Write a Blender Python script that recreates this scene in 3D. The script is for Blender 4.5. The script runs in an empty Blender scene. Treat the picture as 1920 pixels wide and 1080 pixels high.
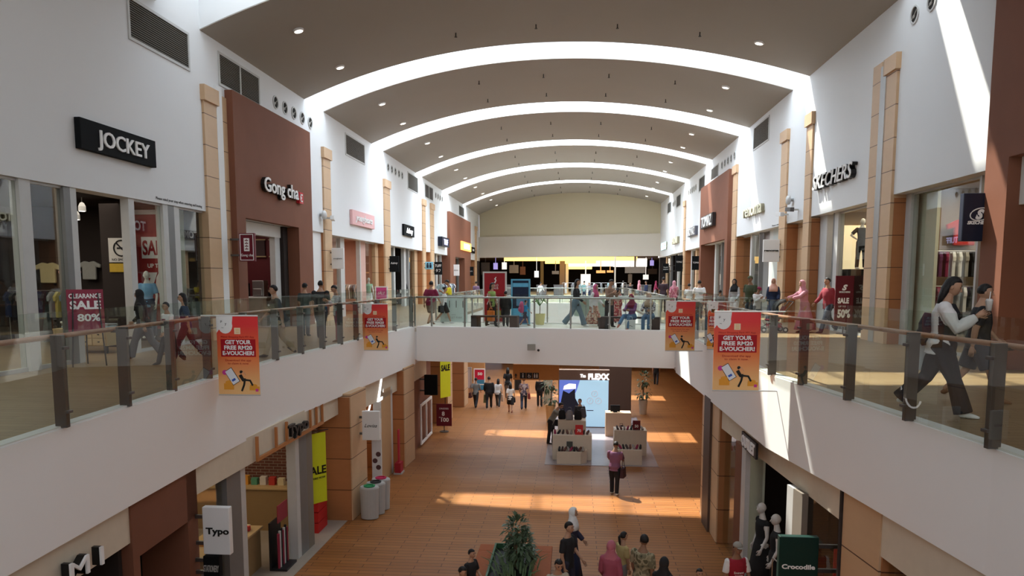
import bpy, bmesh, math, random
from math import sin, cos, pi, radians, sqrt, atan2
from mathutils import Vector, Matrix

random.seed(7)
SC = bpy.context.scene
COL = SC.collection

# ------------------------------------------------------------------ camera
cam_d = bpy.data.cameras.new('camera')
cam_d.sensor_width = 36.0
cam_d.lens = 26.0
cam_d.shift_y = 0.0651
cam_d.clip_start = 0.05
cam_d.clip_end = 400
cam = bpy.data.objects.new('camera', cam_d)
COL.objects.link(cam)
cam.location = (0, 0, 6.6)
cam.rotation_euler = (radians(90 - 5.927), 0, radians(4.796))
SC.camera = cam

# ------------------------------------------------------------------ world, sun, exposure
SC.view_settings.view_transform = 'Standard'
SC.view_settings.look = 'None'
SC.view_settings.exposure = 0.20
SC.view_settings.gamma = 1.0
SC.view_settings.use_curve_mapping = False
w = bpy.data.worlds.new('sky')
SC.world = w
w.use_nodes = True
bg = w.node_tree.nodes['Background']
bg.inputs[0].default_value = (0.75, 0.85, 1.0, 1)
bg.inputs[1].default_value = 1.2
SUN_DIR = Vector((0.40, -0.54, -1.0))
sd = bpy.data.lights.new('sun', 'SUN')
sd.energy = 11.0
sd.angle = 0.02
sd.color = (1.0, 0.95, 0.86)
so = bpy.data.objects.new('sun', sd)
COL.objects.link(so)
so.rotation_euler = SUN_DIR.to_track_quat('-Z', 'Y').to_euler()
so.location = (-10, 40, 40)

try:
    SC.cycles.max_bounces = 7
    SC.cycles.diffuse_bounces = 4
    SC.cycles.glossy_bounces = 3
    SC.cycles.transmission_bounces = 4
    SC.cycles.transparent_max_bounces = 14
    SC.cycles.sample_clamp_indirect = 4.0
    SC.cycles.caustics_reflective = False
    SC.cycles.caustics_refractive = False
    SC.cycles.use_denoising = True
except Exception:
    pass


def area(name, loc, size, power, color, rot=(0, 0, 0), spread=pi):
    d = bpy.data.lights.new(name, 'AREA')
    d.shape = 'RECTANGLE'
    d.size, d.size_y = size
    d.energy = power
    d.color = color
    d.spread = spread
    o = bpy.data.objects.new(name, d)
    COL.objects.link(o)
    o.location = loc
    o.rotation_euler = rot
    return o


# skylight gaps between the vault bays: (near y, far y) on the left wall and on the right wall
BAYS_L = [(-1.0, 7.9), (10.0, 18.3), (20.5, 28.5), (30.7, 38.0), (40.3, 48.6), (50.6, 58.4), (61.1, 69.3), (71.0, 81.4)]
BAYS_R = [(-1.0, 8.1), (10.1, 18.7), (20.8, 28.75), (30.8, 38.15), (40.4, 48.1), (50.0, 57.4), (59.3, 66.8), (68.6, 76.0)]
BOOST_POWER = [60, 250, 900, 1900, 2300, 2500, 2600]  # area lamps added to boost the daylight, weak near and strong far off
for i in range(7):
    y0 = (BAYS_L[i][1] + BAYS_R[i][1]) / 2
    y1 = (BAYS_L[i + 1][0] + BAYS_R[i + 1][0]) / 2
    area('skylight_boost', (-0.95, (y0 + y1) / 2, 16.0), (18.0, (y1 - y0) * 0.8), BOOST_POWER[i], (0.80, 0.90, 1.0))
# warm downlights of the lower mall (one soft lamp per ceiling stretch)
for (x, y, p, sx, sy, z) in [(-1.0, 31.5, 40, 6, 5, 3.3), (-1.5, 42, 70, 7, 8, 3.3), (6.2, 32, 25, 2.5, 12, 3.3)]:
    area('lower_mall_lamp', (x, y, z), (sx, sy), p, (1.0, 0.70, 0.42))

# ------------------------------------------------------------------ materials
MATS = {}


def nt(name):
    m = bpy.data.materials.new(name)
    m.use_nodes = True
    t = m.node_tree
    return m, t, t.nodes['Principled BSDF']


def M(name, c, r=0.6, metal=0.0, var=0.06, scale=6.0, bump=0.0, emit=0.0, ecol=None, spec=0.3, coat=0.0):
    if name in MATS:
        return MATS[name]
    m, t, b = nt(name)
    b.inputs['Roughness'].default_value = r
    b.inputs['Metallic'].default_value = metal
    b.inputs['Specular IOR Level'].default_value = spec
    b.inputs['Coat Weight'].default_value = coat
    if var > 0 and emit == 0:
        tc = t.nodes.new('ShaderNodeTexCoord')
        n = t.nodes.new('ShaderNodeTexNoise')
        n.inputs['Scale'].default_value = scale
        n.inputs['Detail'].default_value = 3
        t.links.new(tc.outputs['Object'], n.inputs['Vector'])
        mx = t.nodes.new('ShaderNodeMix')
        mx.data_type = 'RGBA'
        mx.inputs[6].default_value = (*[max(0, v * (1 - var)) for v in c], 1)
        mx.inputs[7].default_value = (*[min(1, v * (1 + var)) for v in c], 1)
        t.links.new(n.outputs['Fac'], mx.inputs[0])
        t.links.new(mx.outputs[2], b.inputs['Base Color'])
        if bump > 0:
            bp = t.nodes.new('ShaderNodeBump')
            bp.inputs['Strength'].default_value = bump
            bp.inputs['Distance'].default_value = 0.02
            t.links.new(n.outputs['Fac'], bp.inputs['Height'])
            t.links.new(bp.outputs['Normal'], b.inputs['Normal'])
    else:
        b.inputs['Base Color'].default_value = (*c, 1)
    if emit > 0:
        b.inputs['Emission Color'].default_value = (*(ecol or c), 1)
        b.inputs['Emission Strength'].default_value = emit
    MATS[name] = m
    return m


def glass_mat(name, tint, refl=0.55, rough=0.0, base=0.03, top=0.32):
    """thin architectural glass: see-through tinted pane plus a fresnel reflection"""
    m = bpy.data.materials.new(name)
    m.use_nodes = True
    t = m.node_tree
    t.nodes.clear()
    out = t.nodes.new('ShaderNodeOutputMaterial')
    tr = t.nodes.new('ShaderNodeBsdfTransparent')
    tr.inputs[0].default_value = (*tint, 1)
    gl = t.nodes.new('ShaderNodeBsdfGlossy')
    gl.inputs['Roughness'].default_value = rough
    fr = t.nodes.new('ShaderNodeLayerWeight')
    fr.inputs[0].default_value = refl
    mp = t.nodes.new('ShaderNodeMapRange')
    mp.inputs['To Min'].default_value = base
    mp.inputs['To Max'].default_value = top
    t.links.new(fr.outputs['Fresnel'], mp.inputs['Value'])
    mx = t.nodes.new('ShaderNodeMixShader')
    ge = t.nodes.new('ShaderNodeNewGeometry')
    sb = t.nodes.new('ShaderNodeMath')
    sb.operation = 'SUBTRACT'
    sb.inputs[0].default_value = 1.0
    t.links.new(ge.outputs['Backfacing'], sb.inputs[1])
    ml = t.nodes.new('ShaderNodeMath')
    ml.operation = 'MULTIPLY'
    t.links.new(sb.outputs[0], ml.inputs[0])
    t.links.new(mp.outputs[0], ml.inputs[1])
    t.links.new(ml.outputs[0], mx.inputs[0])
    t.links.new(tr.outputs[0], mx.inputs[1])
    t.links.new(gl.outputs[0], mx.inputs[2])
    t.links.new(mx.outputs[0], out.inputs[0])
    MATS[name] = m
    return m


def brick_mat(name, c1, c2, mortar, bw, bh, off=0.5, rough=0.45, msize=0.006, axes='xy', bump=0.2, noise=0.15, spec=0.5, nscale=(1, 14, 1)):
    """planks, tiles or bricks; axes picks which object axes run along/up the pattern"""
    m, t, b = nt(name)
    tc = t.nodes.new('ShaderNodeTexCoord')
    sep = t.nodes.new('ShaderNodeSeparateXYZ')
    cmb = t.nodes.new('ShaderNodeCombineXYZ')
    t.links.new(tc.outputs['Object'], sep.inputs[0])
    if axes == 'hz':            # use (x+y, z) so it works on both wall directions
        ad = t.nodes.new('ShaderNodeMath')
        ad.operation = 'ADD'
        t.links.new(sep.outputs[0], ad.inputs[0])
        t.links.new(sep.outputs[1], ad.inputs[1])
        t.links.new(ad.outputs[0], cmb.inputs[0])
        t.links.new(sep.outputs[2], cmb.inputs[1])
    else:
        t.links.new(sep.outputs['xyz'.index(axes[0])], cmb.inputs[0])
        t.links.new(sep.outputs['xyz'.index(axes[1])], cmb.inputs[1])
    br = t.nodes.new('ShaderNodeTexBrick')
    br.offset = off
    br.inputs['Scale'].default_value = 1.0
    br.inputs['Brick Width'].default_value = bw
    br.inputs['Row Height'].default_value = bh
    br.inputs['Mortar Size'].default_value = msize
    br.inputs['Mortar Smooth'].default_value = 0.3
    br.inputs['Bias'].default_value = 0.0
    br.inputs['Color1'].default_value = (*c1, 1)
    br.inputs['Color2'].default_value = (*c2, 1)
    br.inputs['Mortar'].default_value = (*mortar, 1)
    t.links.new(cmb.outputs[0], br.inputs['Vector'])
    mp = t.nodes.new('ShaderNodeMapping')
    mp.inputs['Scale'].default_value = nscale
    t.links.new(cmb.outputs[0], mp.inputs[0])
    n = t.nodes.new('ShaderNodeTexNoise')
    n.inputs['Scale'].default_value = 2.5
    n.inputs['Detail'].default_value = 4
    t.links.new(mp.outputs[0], n.inputs['Vector'])
    mr = t.nodes.new('ShaderNodeMapRange')
    mr.inputs['To Min'].default_value = 1 - noise
    mr.inputs['To Max'].default_value = 1 + noise
    t.links.new(n.outputs['Fac'], mr.inputs['Value'])
    vm = t.nodes.new('ShaderNodeVectorMath')
    vm.operation = 'SCALE'
    t.links.new(br.outputs['Color'], vm.inputs[0])
    t.links.new(mr.outputs[0], vm.inputs['Scale'])
    t.links.new(vm.outputs[0], b.inputs['Base Color'])
    b.inputs['Roughness'].default_value = rough
    b.inputs['Specular IOR Level'].default_value = spec
    bp = t.nodes.new('ShaderNodeBump')
    bp.inputs['Strength'].default_value = bump
    bp.inputs['Distance'].default_value = 0.01
    bp.invert = True
    t.links.new(br.outputs['Fac'], bp.inputs['Height'])
    t.links.new(bp.outputs['Normal'], b.inputs['Normal'])
    MATS[name] = m
    return m


def pattern_mat(name, cols, scale, kind='voronoi', r=0.8):
    """printed cloth: camouflage, florals, checks and stripes"""
    m, t, b = nt(name)
    tc = t.nodes.new('ShaderNodeTexCoord')
    cr = t.nodes.new('ShaderNodeValToRGB')
    cr.color_ramp.interpolation = 'CONSTANT'
    while len(cr.color_ramp.elements) < len(cols):
        cr.color_ramp.elements.new(0.5)
    for i, c in enumerate(cols):
        cr.color_ramp.elements[i].position = (i / len(cols)) if kind != 'noise' else (0.0 if i == 0 else 0.36 + 0.26 * (i - 1) / max(1, len(cols) - 2) if len(cols) > 2 else 0.5)
        cr.color_ramp.elements[i].color = (*c, 1)
    if kind == 'voronoi':
        n = t.nodes.new('ShaderNodeTexVoronoi')
        n.inputs['Scale'].default_value = scale
        t.links.new(tc.outputs['Object'], n.inputs['Vector'])
        sp = t.nodes.new('ShaderNodeSeparateColor')
        t.links.new(n.outputs['Color'], sp.inputs[0])
        t.links.new(sp.outputs[0], cr.inputs[0])
    elif kind == 'noise':
        n = t.nodes.new('ShaderNodeTexNoise')
        n.inputs['Scale'].default_value = scale
        n.inputs['Detail'].default_value = 1
        t.links.new(tc.outputs['Object'], n.inputs['Vector'])
        t.links.new(n.outputs['Fac'], cr.inputs[0])
    elif kind == 'check':
        n = t.nodes.new('ShaderNodeTexChecker')
        n.inputs['Scale'].default_value = scale
        t.links.new(tc.outputs['Object'], n.inputs['Vector'])
        t.links.new(n.outputs['Fac'], cr.inputs[0])
    else:
        n = t.nodes.new('ShaderNodeTexWave')
        n.inputs['Scale'].default_value = scale
        n.bands_direction = 'Z'
        t.links.new(tc.outputs['Object'], n.inputs['Vector'])
        t.links.new(n.outputs['Fac'], cr.inputs[0])
    t.links.new(cr.outputs[0], b.inputs['Base Color'])
    b.inputs['Roughness'].default_value = r
    MATS[name] = m
    return m


def grad_mat(name, c_top, c_mid, c_bot, z0, z1):
    """printed vertical colour ramp on the banners"""
    m, t, b = nt(name)
    tc = t.nodes.new('ShaderNodeTexCoord')
    sep = t.nodes.new('ShaderNodeSeparateXYZ')
    t.links.new(tc.outputs['Object'], sep.inputs[0])
    mr = t.nodes.new('ShaderNodeMapRange')
    mr.inputs['From Min'].default_value = z0
    mr.inputs['From Max'].default_value = z1
    t.links.new(sep.outputs[2], mr.inputs['Value'])
    cr = t.nodes.new('ShaderNodeValToRGB')
    cr.color_ramp.elements[0].color = (*c_bot, 1)
    cr.color_ramp.elements[1].color = (*c_top, 1)
    e = cr.color_ramp.elements.new(0.5)
    e.color = (*c_mid, 1)
    t.links.new(mr.outputs[0], cr.inputs[0])
    t.links.new(cr.outputs[0], b.inputs['Base Color'])
    b.inputs['Roughness'].default_value = 0.5
    MATS[name] = m
    return m


fasciaw = M('brightened_fascia_white', (0.90, 0.89, 0.88), 0.5, var=0.01, scale=0.8)  # brighter than the wall white in place of light that misses the fascia
white = M('white_paint', (0.76, 0.77, 0.78), 0.55, var=0.02, scale=0.8)
white2 = M('white_board', (0.8, 0.8, 0.8), 0.4, var=0.02)
taupe = M('taupe_ceiling_paint', (0.36, 0.335, 0.30), 0.8, var=0.03, scale=0.5)
cream = M('cream_paint', (0.56, 0.50, 0.36), 0.8, var=0.03, scale=0.4)
greige = M('greige_paint', (0.62, 0.57, 0.50), 0.8, var=0.02, scale=0.4)
brownp = M('brown_panel', (0.20, 0.080, 0.048), 0.7, spec=0.2, var=0.10, scale=1.3)
pale_tile = brick_mat('pale_floor_tiles', (0.66, 0.62, 0.54), (0.62, 0.58, 0.50), (0.4, 0.36, 0.3), 0.9, 0.45, rough=0.3, msize=0.005, bump=0.1, noise=0.05)
orange_side = brick_mat('orange_brown_side', (0.40, 0.165, 0.065), (0.37, 0.15, 0.06), (0.10, 0.04, 0.02), 30.0, 0.86, off=0.0, rough=0.6, msize=0.012, axes='hz', bump=0.3, noise=0.08, nscale=(1, 3, 1), spec=0.25)  # orange-brown, for the pillar sides that face the camera
stone = brick_mat('sandstone_cladding', (0.60, 0.40, 0.24), (0.57, 0.375, 0.22), (0.10, 0.05, 0.03), 30.0, 0.86, off=0.0, rough=0.5, msize=0.012, axes='hz', bump=0.3, noise=0.06, nscale=(1, 3, 1))
woodf = brick_mat('oak_plank_tiles', (0.29, 0.20, 0.108), (0.24, 0.16, 0.085), (0.12, 0.07, 0.04), 1.2, 0.16, rough=0.35, spec=0.35, msize=0.006, bump=0.15, noise=0.22, nscale=(0.6, 9, 1))
woodg = brick_mat('red_oak_plank_tiles', (0.33, 0.135, 0.042), (0.27, 0.105, 0.032), (0.08, 0.03, 0.015), 1.2, 0.18, rough=0.42, spec=0.18, msize=0.009, bump=0.15, noise=0.2, nscale=(0.6, 9, 1))
redbrick = brick_mat('red_brick', (0.16, 0.055, 0.04), (0.12, 0.04, 0.03), (0.3, 0.24, 0.2), 0.24, 0.08, rough=0.85, msize=0.009, axes='hz', bump=0.5)
steel = M('brushed_steel', (0.42, 0.42, 0.40), 0.32, 0.85, var=0.05)
dsteel = M('dark_steel', (0.13, 0.12, 0.115), 0.35, 0.7, var=0.08)
alu = M('aluminium_frame', (0.50, 0.50, 0.50), 0.4, 0.3, var=0.04)
woodr = M('handrail_wood', (0.36, 0.17, 0.09), 0.35, var=0.15, scale=12)
blackm = M('black_enamel', (0.015, 0.015, 0.017), 0.4, var=0.0)
navy = M('navy_panel', (0.012, 0.016, 0.035), 0.35, var=0.0)
darkin = M('dark_interior', (0.03, 0.022, 0.02), 0.9, var=0.1)
litwhite = M('lit_sign_white', (0.95, 0.95, 0.95), 0.5, emit=1.6)
lettwhite = M('letter_white', (0.85, 0.85, 0.85), 0.4, var=0)
lettblack = M('letter_black', (0.01, 0.01, 0.01), 0.4, var=0)
lampglow = M('lamp_glow', (1.0, 0.93, 0.82), 0.5, emit=6)
glass = glass_mat('clear_glass', (0.93, 0.96, 0.94), 0.38, base=0.03, top=0.9)
railglass = glass_mat('green_tinted_glass', (0.93, 0.96, 0.935), 0.36, base=0.02, top=1.0)
louvre = M('dark_louvre', (0.10, 0.085, 0.07), 0.6, var=0)
skin1 = M('skin_tan', (0.42, 0.24, 0.155), 0.55, var=0.05)
skin2 = M('skin_light', (0.55, 0.35, 0.25), 0.55, var=0.05)
skin3 = M('skin_brown', (0.27, 0.145, 0.09), 0.55, var=0.05)
eyem = M('eye_dark', (0.02, 0.015, 0.012), 0.3, var=0)
lipm = M('lips', (0.35, 0.12, 0.10), 0.5, var=0)
hairb = M('black_hair', (0.012, 0.010, 0.010), 0.55, var=0.2, scale=60, bump=0.4)


def MC(c, r=0.85, nm=None):
    """a matt cloth or plastic in a plain colour"""
    k = nm or 'cloth_%d_%d_%d' % tuple(int(v * 255) for v in c)
    return M(k, c, r, var=0.10, scale=9, bump=0.15)


# ------------------------------------------------------------------ mesh builder
class MB:
    def __init__(s):
        s.v, s.f, s.mi = [], [], []
        s.m = 0
        s.T = None

    def add(s, vs, fs):
        o = len(s.v)
        if s.T is not None:
            vs = [s.T @ Vector(p) for p in vs]
        s.v += [tuple(p) for p in vs]
        for f in fs:
            s.f.append([i + o for i in f])
            s.mi.append(s.m)
        return s

    def box(s, x0, x1, y0, y1, z0, z1):
        v = [(x0, y0, z0), (x1, y0, z0), (x1, y1, z0), (x0, y1, z0), (x0, y0, z1), (x1, y0, z1), (x1, y1, z1), (x0, y1, z1)]
        return s.add(v, [(0, 3, 2, 1), (4, 5, 6, 7), (0, 1, 5, 4), (1, 2, 6, 5), (2, 3, 7, 6), (3, 0, 4, 7)])

    def cbox(s, c, d, rz=0.0, rx=0.0, ry=0.0):
        R = Matrix.Translation(c) @ Matrix.Rotation(rz, 4, 'Z') @ Matrix.Rotation(ry, 4, 'Y') @ Matrix.Rotation(rx, 4, 'X')
        h = [a / 2 for a in d]
        v = [R @ Vector((sx * h[0], sy * h[1], sz * h[2])) for sz in (-1, 1) for (sx, sy) in ((-1, -1), (1, -1), (1, 1), (-1, 1))]
        return s.add(v, [(0, 3, 2, 1), (4, 5, 6, 7), (0, 1, 5, 4), (1, 2, 6, 5), (2, 3, 7, 6), (3, 0, 4, 7)])

    def prism(s, poly, z0, z1):
        """polygon in xy (counter-clockwise) extruded in z"""
        n = len(poly)
        v = [(x, y, z0) for x, y in poly] + [(x, y, z1) for x, y in poly]
        return s.add(v, [list(range(n))[::-1], list(range(n, 2 * n))] + [(i, (i + 1) % n, n + (i + 1) % n, n + i) for i in range(n)])

    def prismy(s, poly, y0, y1):
        """polygon in xz extruded in y"""
        n = len(poly)
        v = [(x, y0, z) for x, z in poly] + [(x, y1, z) for x, z in poly]
        return s.add(v, [list(range(n)), list(range(n, 2 * n))[::-1]] + [((i + 1) % n, i, n + i, n + (i + 1) % n) for i in range(n)])

    def ring_tube(s, rings, caps=True):
        n = len(rings[0])
        v, f = [], []
        for r in rings:
            v += r
        for i in range(len(rings) - 1):
            for j in range(n):
                a, b = i * n + j, i * n + (j + 1) % n
                f.append((a, b, b + n, a + n))
        if caps:
            f.append(list(range(n))[::-1])
            f.append(list(range((len(rings) - 1) * n, len(rings) * n)))
        return s.add(v, f)

    def tube(s, pts, rad, n=8, side=None, caps=True):
        """pts: centres; rad: radius, or list of r or (ra, rb); side: vector giving the ra axis"""
        P = [Vector(p) for p in pts]
        rings = []
        for i, p in enumerate(P):
            if i == 0:
                d = P[1] - P[0]
            elif i == len(P) - 1:
                d = P[-1] - P[-2]
            else:
                d = (P[i + 1] - P[i]).normalized() + (P[i] - P[i - 1]).normalized()
            if d.length < 1e-9:
                d = Vector((0, 0, 1))
            d.normalize()
            a = Vector(side) if side is not None else (Vector((0, 0, 1)) if abs(d.z) < 0.8 else Vector((1, 0, 0)))
            a = a - d * a.dot(d)
            if a.length < 1e-6:
                a = Vector((0, 1, 0)) - d * d.y
            a.normalize()
            b = d.cross(a)
            r = rad[i] if isinstance(rad, (list, tuple)) else rad
            ra, rb = r if isinstance(r, (list, tuple)) else (r, r)
            rings.append([tuple(p + a * (ra * cos(2 * pi * k / n)) + b * (rb * sin(2 * pi * k / n))) for k in range(n)])
        return s.ring_tube(rings, caps)

    def cyl(s, c, r, z0, z1, n=16, r1=None):
        return s.tube([(c[0], c[1], z0), (c[0], c[1], z1)], [r, r1 if r1 is not None else r], n, side=(1, 0, 0))

    def lathe(s, c, prof, n=20):
        rings = [[(c[0] + r * cos(2 * pi * k / n), c[1] + r * sin(2 * pi * k / n), c[2] + z) for k in range(n)] for r, z in prof]
        return s.ring_tube(rings, True)

    def ell(s, c, r, nu=12, nv=8, fn=None):
        v = []
        for i in range(nv + 1):
            th = pi * i / nv
            for j in range(nu):
                ph = 2 * pi * j / nu
                p = Vector((sin(th) * cos(ph), sin(th) * sin(ph), cos(th)))
                if fn:
                    p = fn(p)
                v.append((c[0] + p.x * r[0], c[1] + p.y * r[1], c[2] + p.z * r[2]))
        f = []
        for i in range(nv):
            for j in range(nu):
                a, b = i * nu + j, i * nu + (j + 1) % nu
                f.append((a, a + nu, b + nu, b))
        return s.add(v, f)

    def mesh(s, me, mat=None):
        T = mat or Matrix()
        return s.add([T @ v.co for v in me.vertices], [list(p.vertices) for p in me.polygons])

    def build(s, name, mats, parent=None, smooth=False, loc=None, merge=False, bevel=0.0):
        me = bpy.data.meshes.new(name)
        me.from_pydata(s.v, [], s.f)
        if not isinstance(mats, (list, tuple)):
            mats = [mats]
        for m in mats:
            me.materials.append(m)
        if len(mats) > 1:
            me.polygons.foreach_set('material_index', s.mi)
        if merge:
            bm = bmesh.new()
            bm.from_mesh(me)
            bmesh.ops.remove_doubles(bm, verts=bm.verts, dist=1e-5)
            bm.to_mesh(me)
            bm.free()
        me.update()
        if smooth:
            me.shade_smooth()
        o = bpy.data.objects.new(name, me)
        COL.objects.link(o)
        if loc:
            o.location = loc
        if parent:
            o.parent = parent
        if bevel > 0:
            b = o.modifiers.new('bevel', 'BEVEL')
            b.width = bevel
            b.segments = 2
            b.limit_method = 'ANGLE'
        return o


def tag(o, label, cat, group=None, kind=None):
    o['label'] = label
    o['category'] = cat
    if group:
        o['group'] = group
    if kind:
        o['kind'] = kind
    return o


def thing(name, label, cat, loc=(0, 0, 0), rz=0.0, group=None):
    o = bpy.data.objects.new(name, None)
    o.empty_display_size = 0.1
    COL.objects.link(o)
    o.location = loc
    o.rotation_euler = (0, 0, radians(rz))
    return tag(o, label, cat, group)


def struct(name, mb, mats, label=None, loc=None, smooth=False):
    o = mb.build(name, mats, loc=loc, smooth=smooth)
    o['kind'] = 'structure'
    if label:
        o['label'] = label
    return o


NUM = {}


def num(n):
    NUM[n] = NUM.get(n, 0) + 1
    return '%s_%d' % (n, NUM[n])


def copy_tree(o, parent=None):
    c = o.copy()
    COL.objects.link(c)
    c.parent = parent
    for ch in list(o.children):
        copy_tree(ch, c)
    return c


def place(o, loc, rz=0.0, label=None, group=None):
    o.location = loc
    o.rotation_euler = (0, 0, radians(rz))
    if label:
        o['label'] = label
    if group:
        o['group'] = group
    return o


TXT = {}


def text_mb(mb, s, x, z, h, y=0.0, depth=0.01, align='C', width=None, bold=0.0, shear=0.0, mirror=False):
    """letters standing in the local xz plane and facing -y; x is the centre (or left end), z the baseline, h the cap height"""
    key = (s, round(bold, 4), round(shear, 3))
    if key not in TXT:
        cu = bpy.data.curves.new('t', 'FONT')
        cu.body = s
        cu.size = 1.0
        cu.offset = bold
        cu.shear = shear
        cu.extrude = 0.5
        cu.resolution_u = 3
        o = bpy.data.objects.new('t', cu)
        COL.objects.link(o)
        dg = bpy.context.evaluated_depsgraph_get()
        me = bpy.data.meshes.new_from_object(o.evaluated_get(dg))
        bpy.data.objects.remove(o)
        bpy.data.curves.remove(cu)
        TXT[key] = me
    me = TXT[key]
    xs = [v.co.x for v in me.vertices]
    x0, x1 = min(xs), max(xs)
    k = h / 0.70
    kx = (width / (x1 - x0)) if width else k
    W = (x1 - x0) * kx
    left = x - W / 2 if align == 'C' else x
    T = Matrix(((kx, 0, 0, left - x0 * kx), (0, 0, -depth, y - depth / 2), (0, k, 0, z), (0, 0, 0, 1)))
    mb.mesh(me, T)
    return W


# ------------------------------------------------------------------ reading positions off the photograph
FPX, PPX, PPY, CZ = 1387.0, 960.0, 665.0, 6.6
_pit, _yaw = math.atan((PPY - 521.0) / FPX), radians(4.796)
_fw = Vector((-sin(_yaw) * cos(_pit), cos(_yaw) * cos(_pit), -sin(_pit)))
_rt = Vector((cos(_yaw), sin(_yaw), 0))
_up = _rt.cross(_fw)


def ray(px, py):
    return _rt * ((px - PPX) / FPX) - _up * ((py - PPY) / FPX) + _fw


def onz(px, py, z):
    r = ray(px, py)
    return Vector((0, 0, CZ)) + r * ((z - CZ) / r.z)


def onx(px, py, x):
    r = ray(px, py)
    return Vector((0, 0, CZ)) + r * (x / r.x)


def ony(px, py, y):
    r = ray(px, py)
    return Vector((0, 0, CZ)) + r * (y / r.y)
# ------------------------------------------------------------------ building shell
XL, XR = -10.4, 8.5
ZU = 4.8                       # upper floor
ZT = 16.1                      # top of the skylight wells
HL, HR = 8.47, 8.82            # shopfront heads, left and right


def frame(side):
    if side == 'L':
        return Matrix.Translation((XL, 0, 0)) @ Matrix.Rotation(pi / 2, 4, 'Z')
    return Matrix.Translation((XR, 0, 0)) @ Matrix.Rotation(-pi / 2, 4, 'Z')


def wx(side, y):
    return y if side == 'L' else -y


def wbox(mb, side, ya, yb, ina, inb, z0, z1):
    """box on a side wall: ya..yb along the hall, ina..inb measured into the wall (negative stands proud)"""
    if side == 'L':
        return mb.box(XL - inb, XL - ina, ya, yb, z0, z1)
    return mb.box(XR + ina, XR + inb, ya, yb, z0, z1)


def wthing(name, label, cat, side, y, z, off=0.0, group=None):
    x = XL + off if side == 'L' else XR - off
    return thing(name, label, cat, (x, y, z), 90 if side == 'L' else -90, group)


def arc(x):
    d = x + 0.6
    k = 0.0170 if d > 0 else 0.0168 + 0.00032 * abs(d)
    return 15.34 - k * d * d


def yb(i, e, x):
    a, b = BAYS_L[i][e], BAYS_R[i][e]
    return a + (b - a) * (x - XL) / (XR - XL)


NX = 44
XS = [XL + (XR - XL) * k / NX for k in range(NX + 1)]
for i in range(8):
    mb = MB()
    v = []
    for x in XS:
        v += [(x, yb(i, 0, x), arc(x)), (x, yb(i, 1, x), arc(x)), (x, yb(i, 0, x), arc(x) + 0.2), (x, yb(i, 1, x), arc(x) + 0.2)]
    f = []
    for k in range(NX):
        a, b = 4 * k, 4 * k + 4
        f += [(a, a + 1, b + 1, b), (a + 2, b + 2, b + 3, a + 3), (a, b, b + 2, a + 2), (a + 1, a + 3, b + 3, b + 1)]
    f += [(0, 2, 3, 1), (4 * NX, 4 * NX + 1, 4 * NX + 3, 4 * NX + 2)]
    mb.add(v, f)
    struct('ceiling', mb, taupe)
    for e in (0, 1):            # white upstand walls of the skylight wells
        if (i == 7 and e == 1) or (i == 0 and e == 0):
            continue
        s = 0.12 if e == 0 else -0.12
        mb = MB()
        v = []
        for x in XS:
            y = yb(i, e, x) - (0.004 if e == 0 else -0.004)
            v += [(x, y, arc(x) + 0.03), (x, y, ZT), (x, y + s, arc(x) + 0.03), (x, y + s, ZT)]
        f = []
        for k in range(NX):
            a, b = 4 * k, 4 * k + 4
            f += [(a, b, b + 1, a + 1), (a + 2, a + 3, b + 3, b + 2), (a, a + 2, b + 2, b), (a + 1, b + 1, b + 3, a + 3)]
        mb.add(v, f)
        struct(num('trim'), mb, white)
for i in range(7):              # skylight glazing
    mb = MB()
    v = [(XL, BAYS_L[i][1], ZT), (XR, BAYS_R[i][1], ZT), (XR, BAYS_R[i + 1][0], ZT), (XL, BAYS_L[i + 1][0], ZT)]
    mb.add(v, [(0, 1, 2, 3)])
    w1 = struct(num('window'), mb, glass)
    mb = MB()
    for k in range(8):
        x = XL + 0.3 + k * (XR - XL - 0.6) / 7
        t = (x - XL) / (XR - XL)
        mb.box(x - 0.05, x + 0.05, yb(i, 1, x), yb(i + 1, 0, x), ZT - 0.08, ZT - 0.01)
    o = mb.build('window_frame', white, w1)

# floors --------------------------------------------------------------
EDGE_L = [(-5.60, 1.5), (-5.75, 3.0), (-6.30, 12.4), (-6.40, 15.4), (-5.80, 26.55)]
EDGE_R = [(4.9, 1.5), (4.40, 8.0), (4.02, 11.0), (3.60, 13.9), (3.50, 21.0), (3.42, 24.95)]
polys = [
    [(-16.5, -6)] + [(-5.6, -6)] + EDGE_L + [(-5.70, 29.9), (-5.6, 52), (-5.6, 112), (-16.5, 112)],
    [(14.5, 112), (3.6, 112), (3.6, 28.8)] + EDGE_R[::-1] + [(4.9, -6), (14.5, -6)],
    [(-5.6, -6), (4.9, -6), (4.9, 1.5), (-5.6, 1.5)],
    [(-5.80, 26.55), (3.42, 24.95), (3.6, 28.8), (-5.70, 29.9)],
    [(-5.6, 52), (3.6, 52), (3.6, 112), (-5.6, 112)],
]
for k, pl in enumerate(polys):
    mb = MB()
    mb.prism(pl, ZU - 0.15, ZU)
    struct('floor', mb, woodf if k < 3 else pale_tile)
    mb = MB()
    mb.prism(pl, 3.47 if k != 3 else 3.62, ZU - 0.16)
    struct('ceiling', mb, white)


def strip(mb, pts, t, z0, z1):
    """a vertical band of thickness t following a line of points (t to the left of travel)"""
    n = len(pts)
    outer = []
    for i, p in enumerate(pts):
        a = Vector(pts[max(0, i - 1)])
        b = Vector(pts[min(n - 1, i + 1)])
        d = (b - a).normalized()
        outer.append((p[0] - d.y * t, p[1] + d.x * t))
    mb.prism(list(pts) + outer[::-1], z0, z1)


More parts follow.
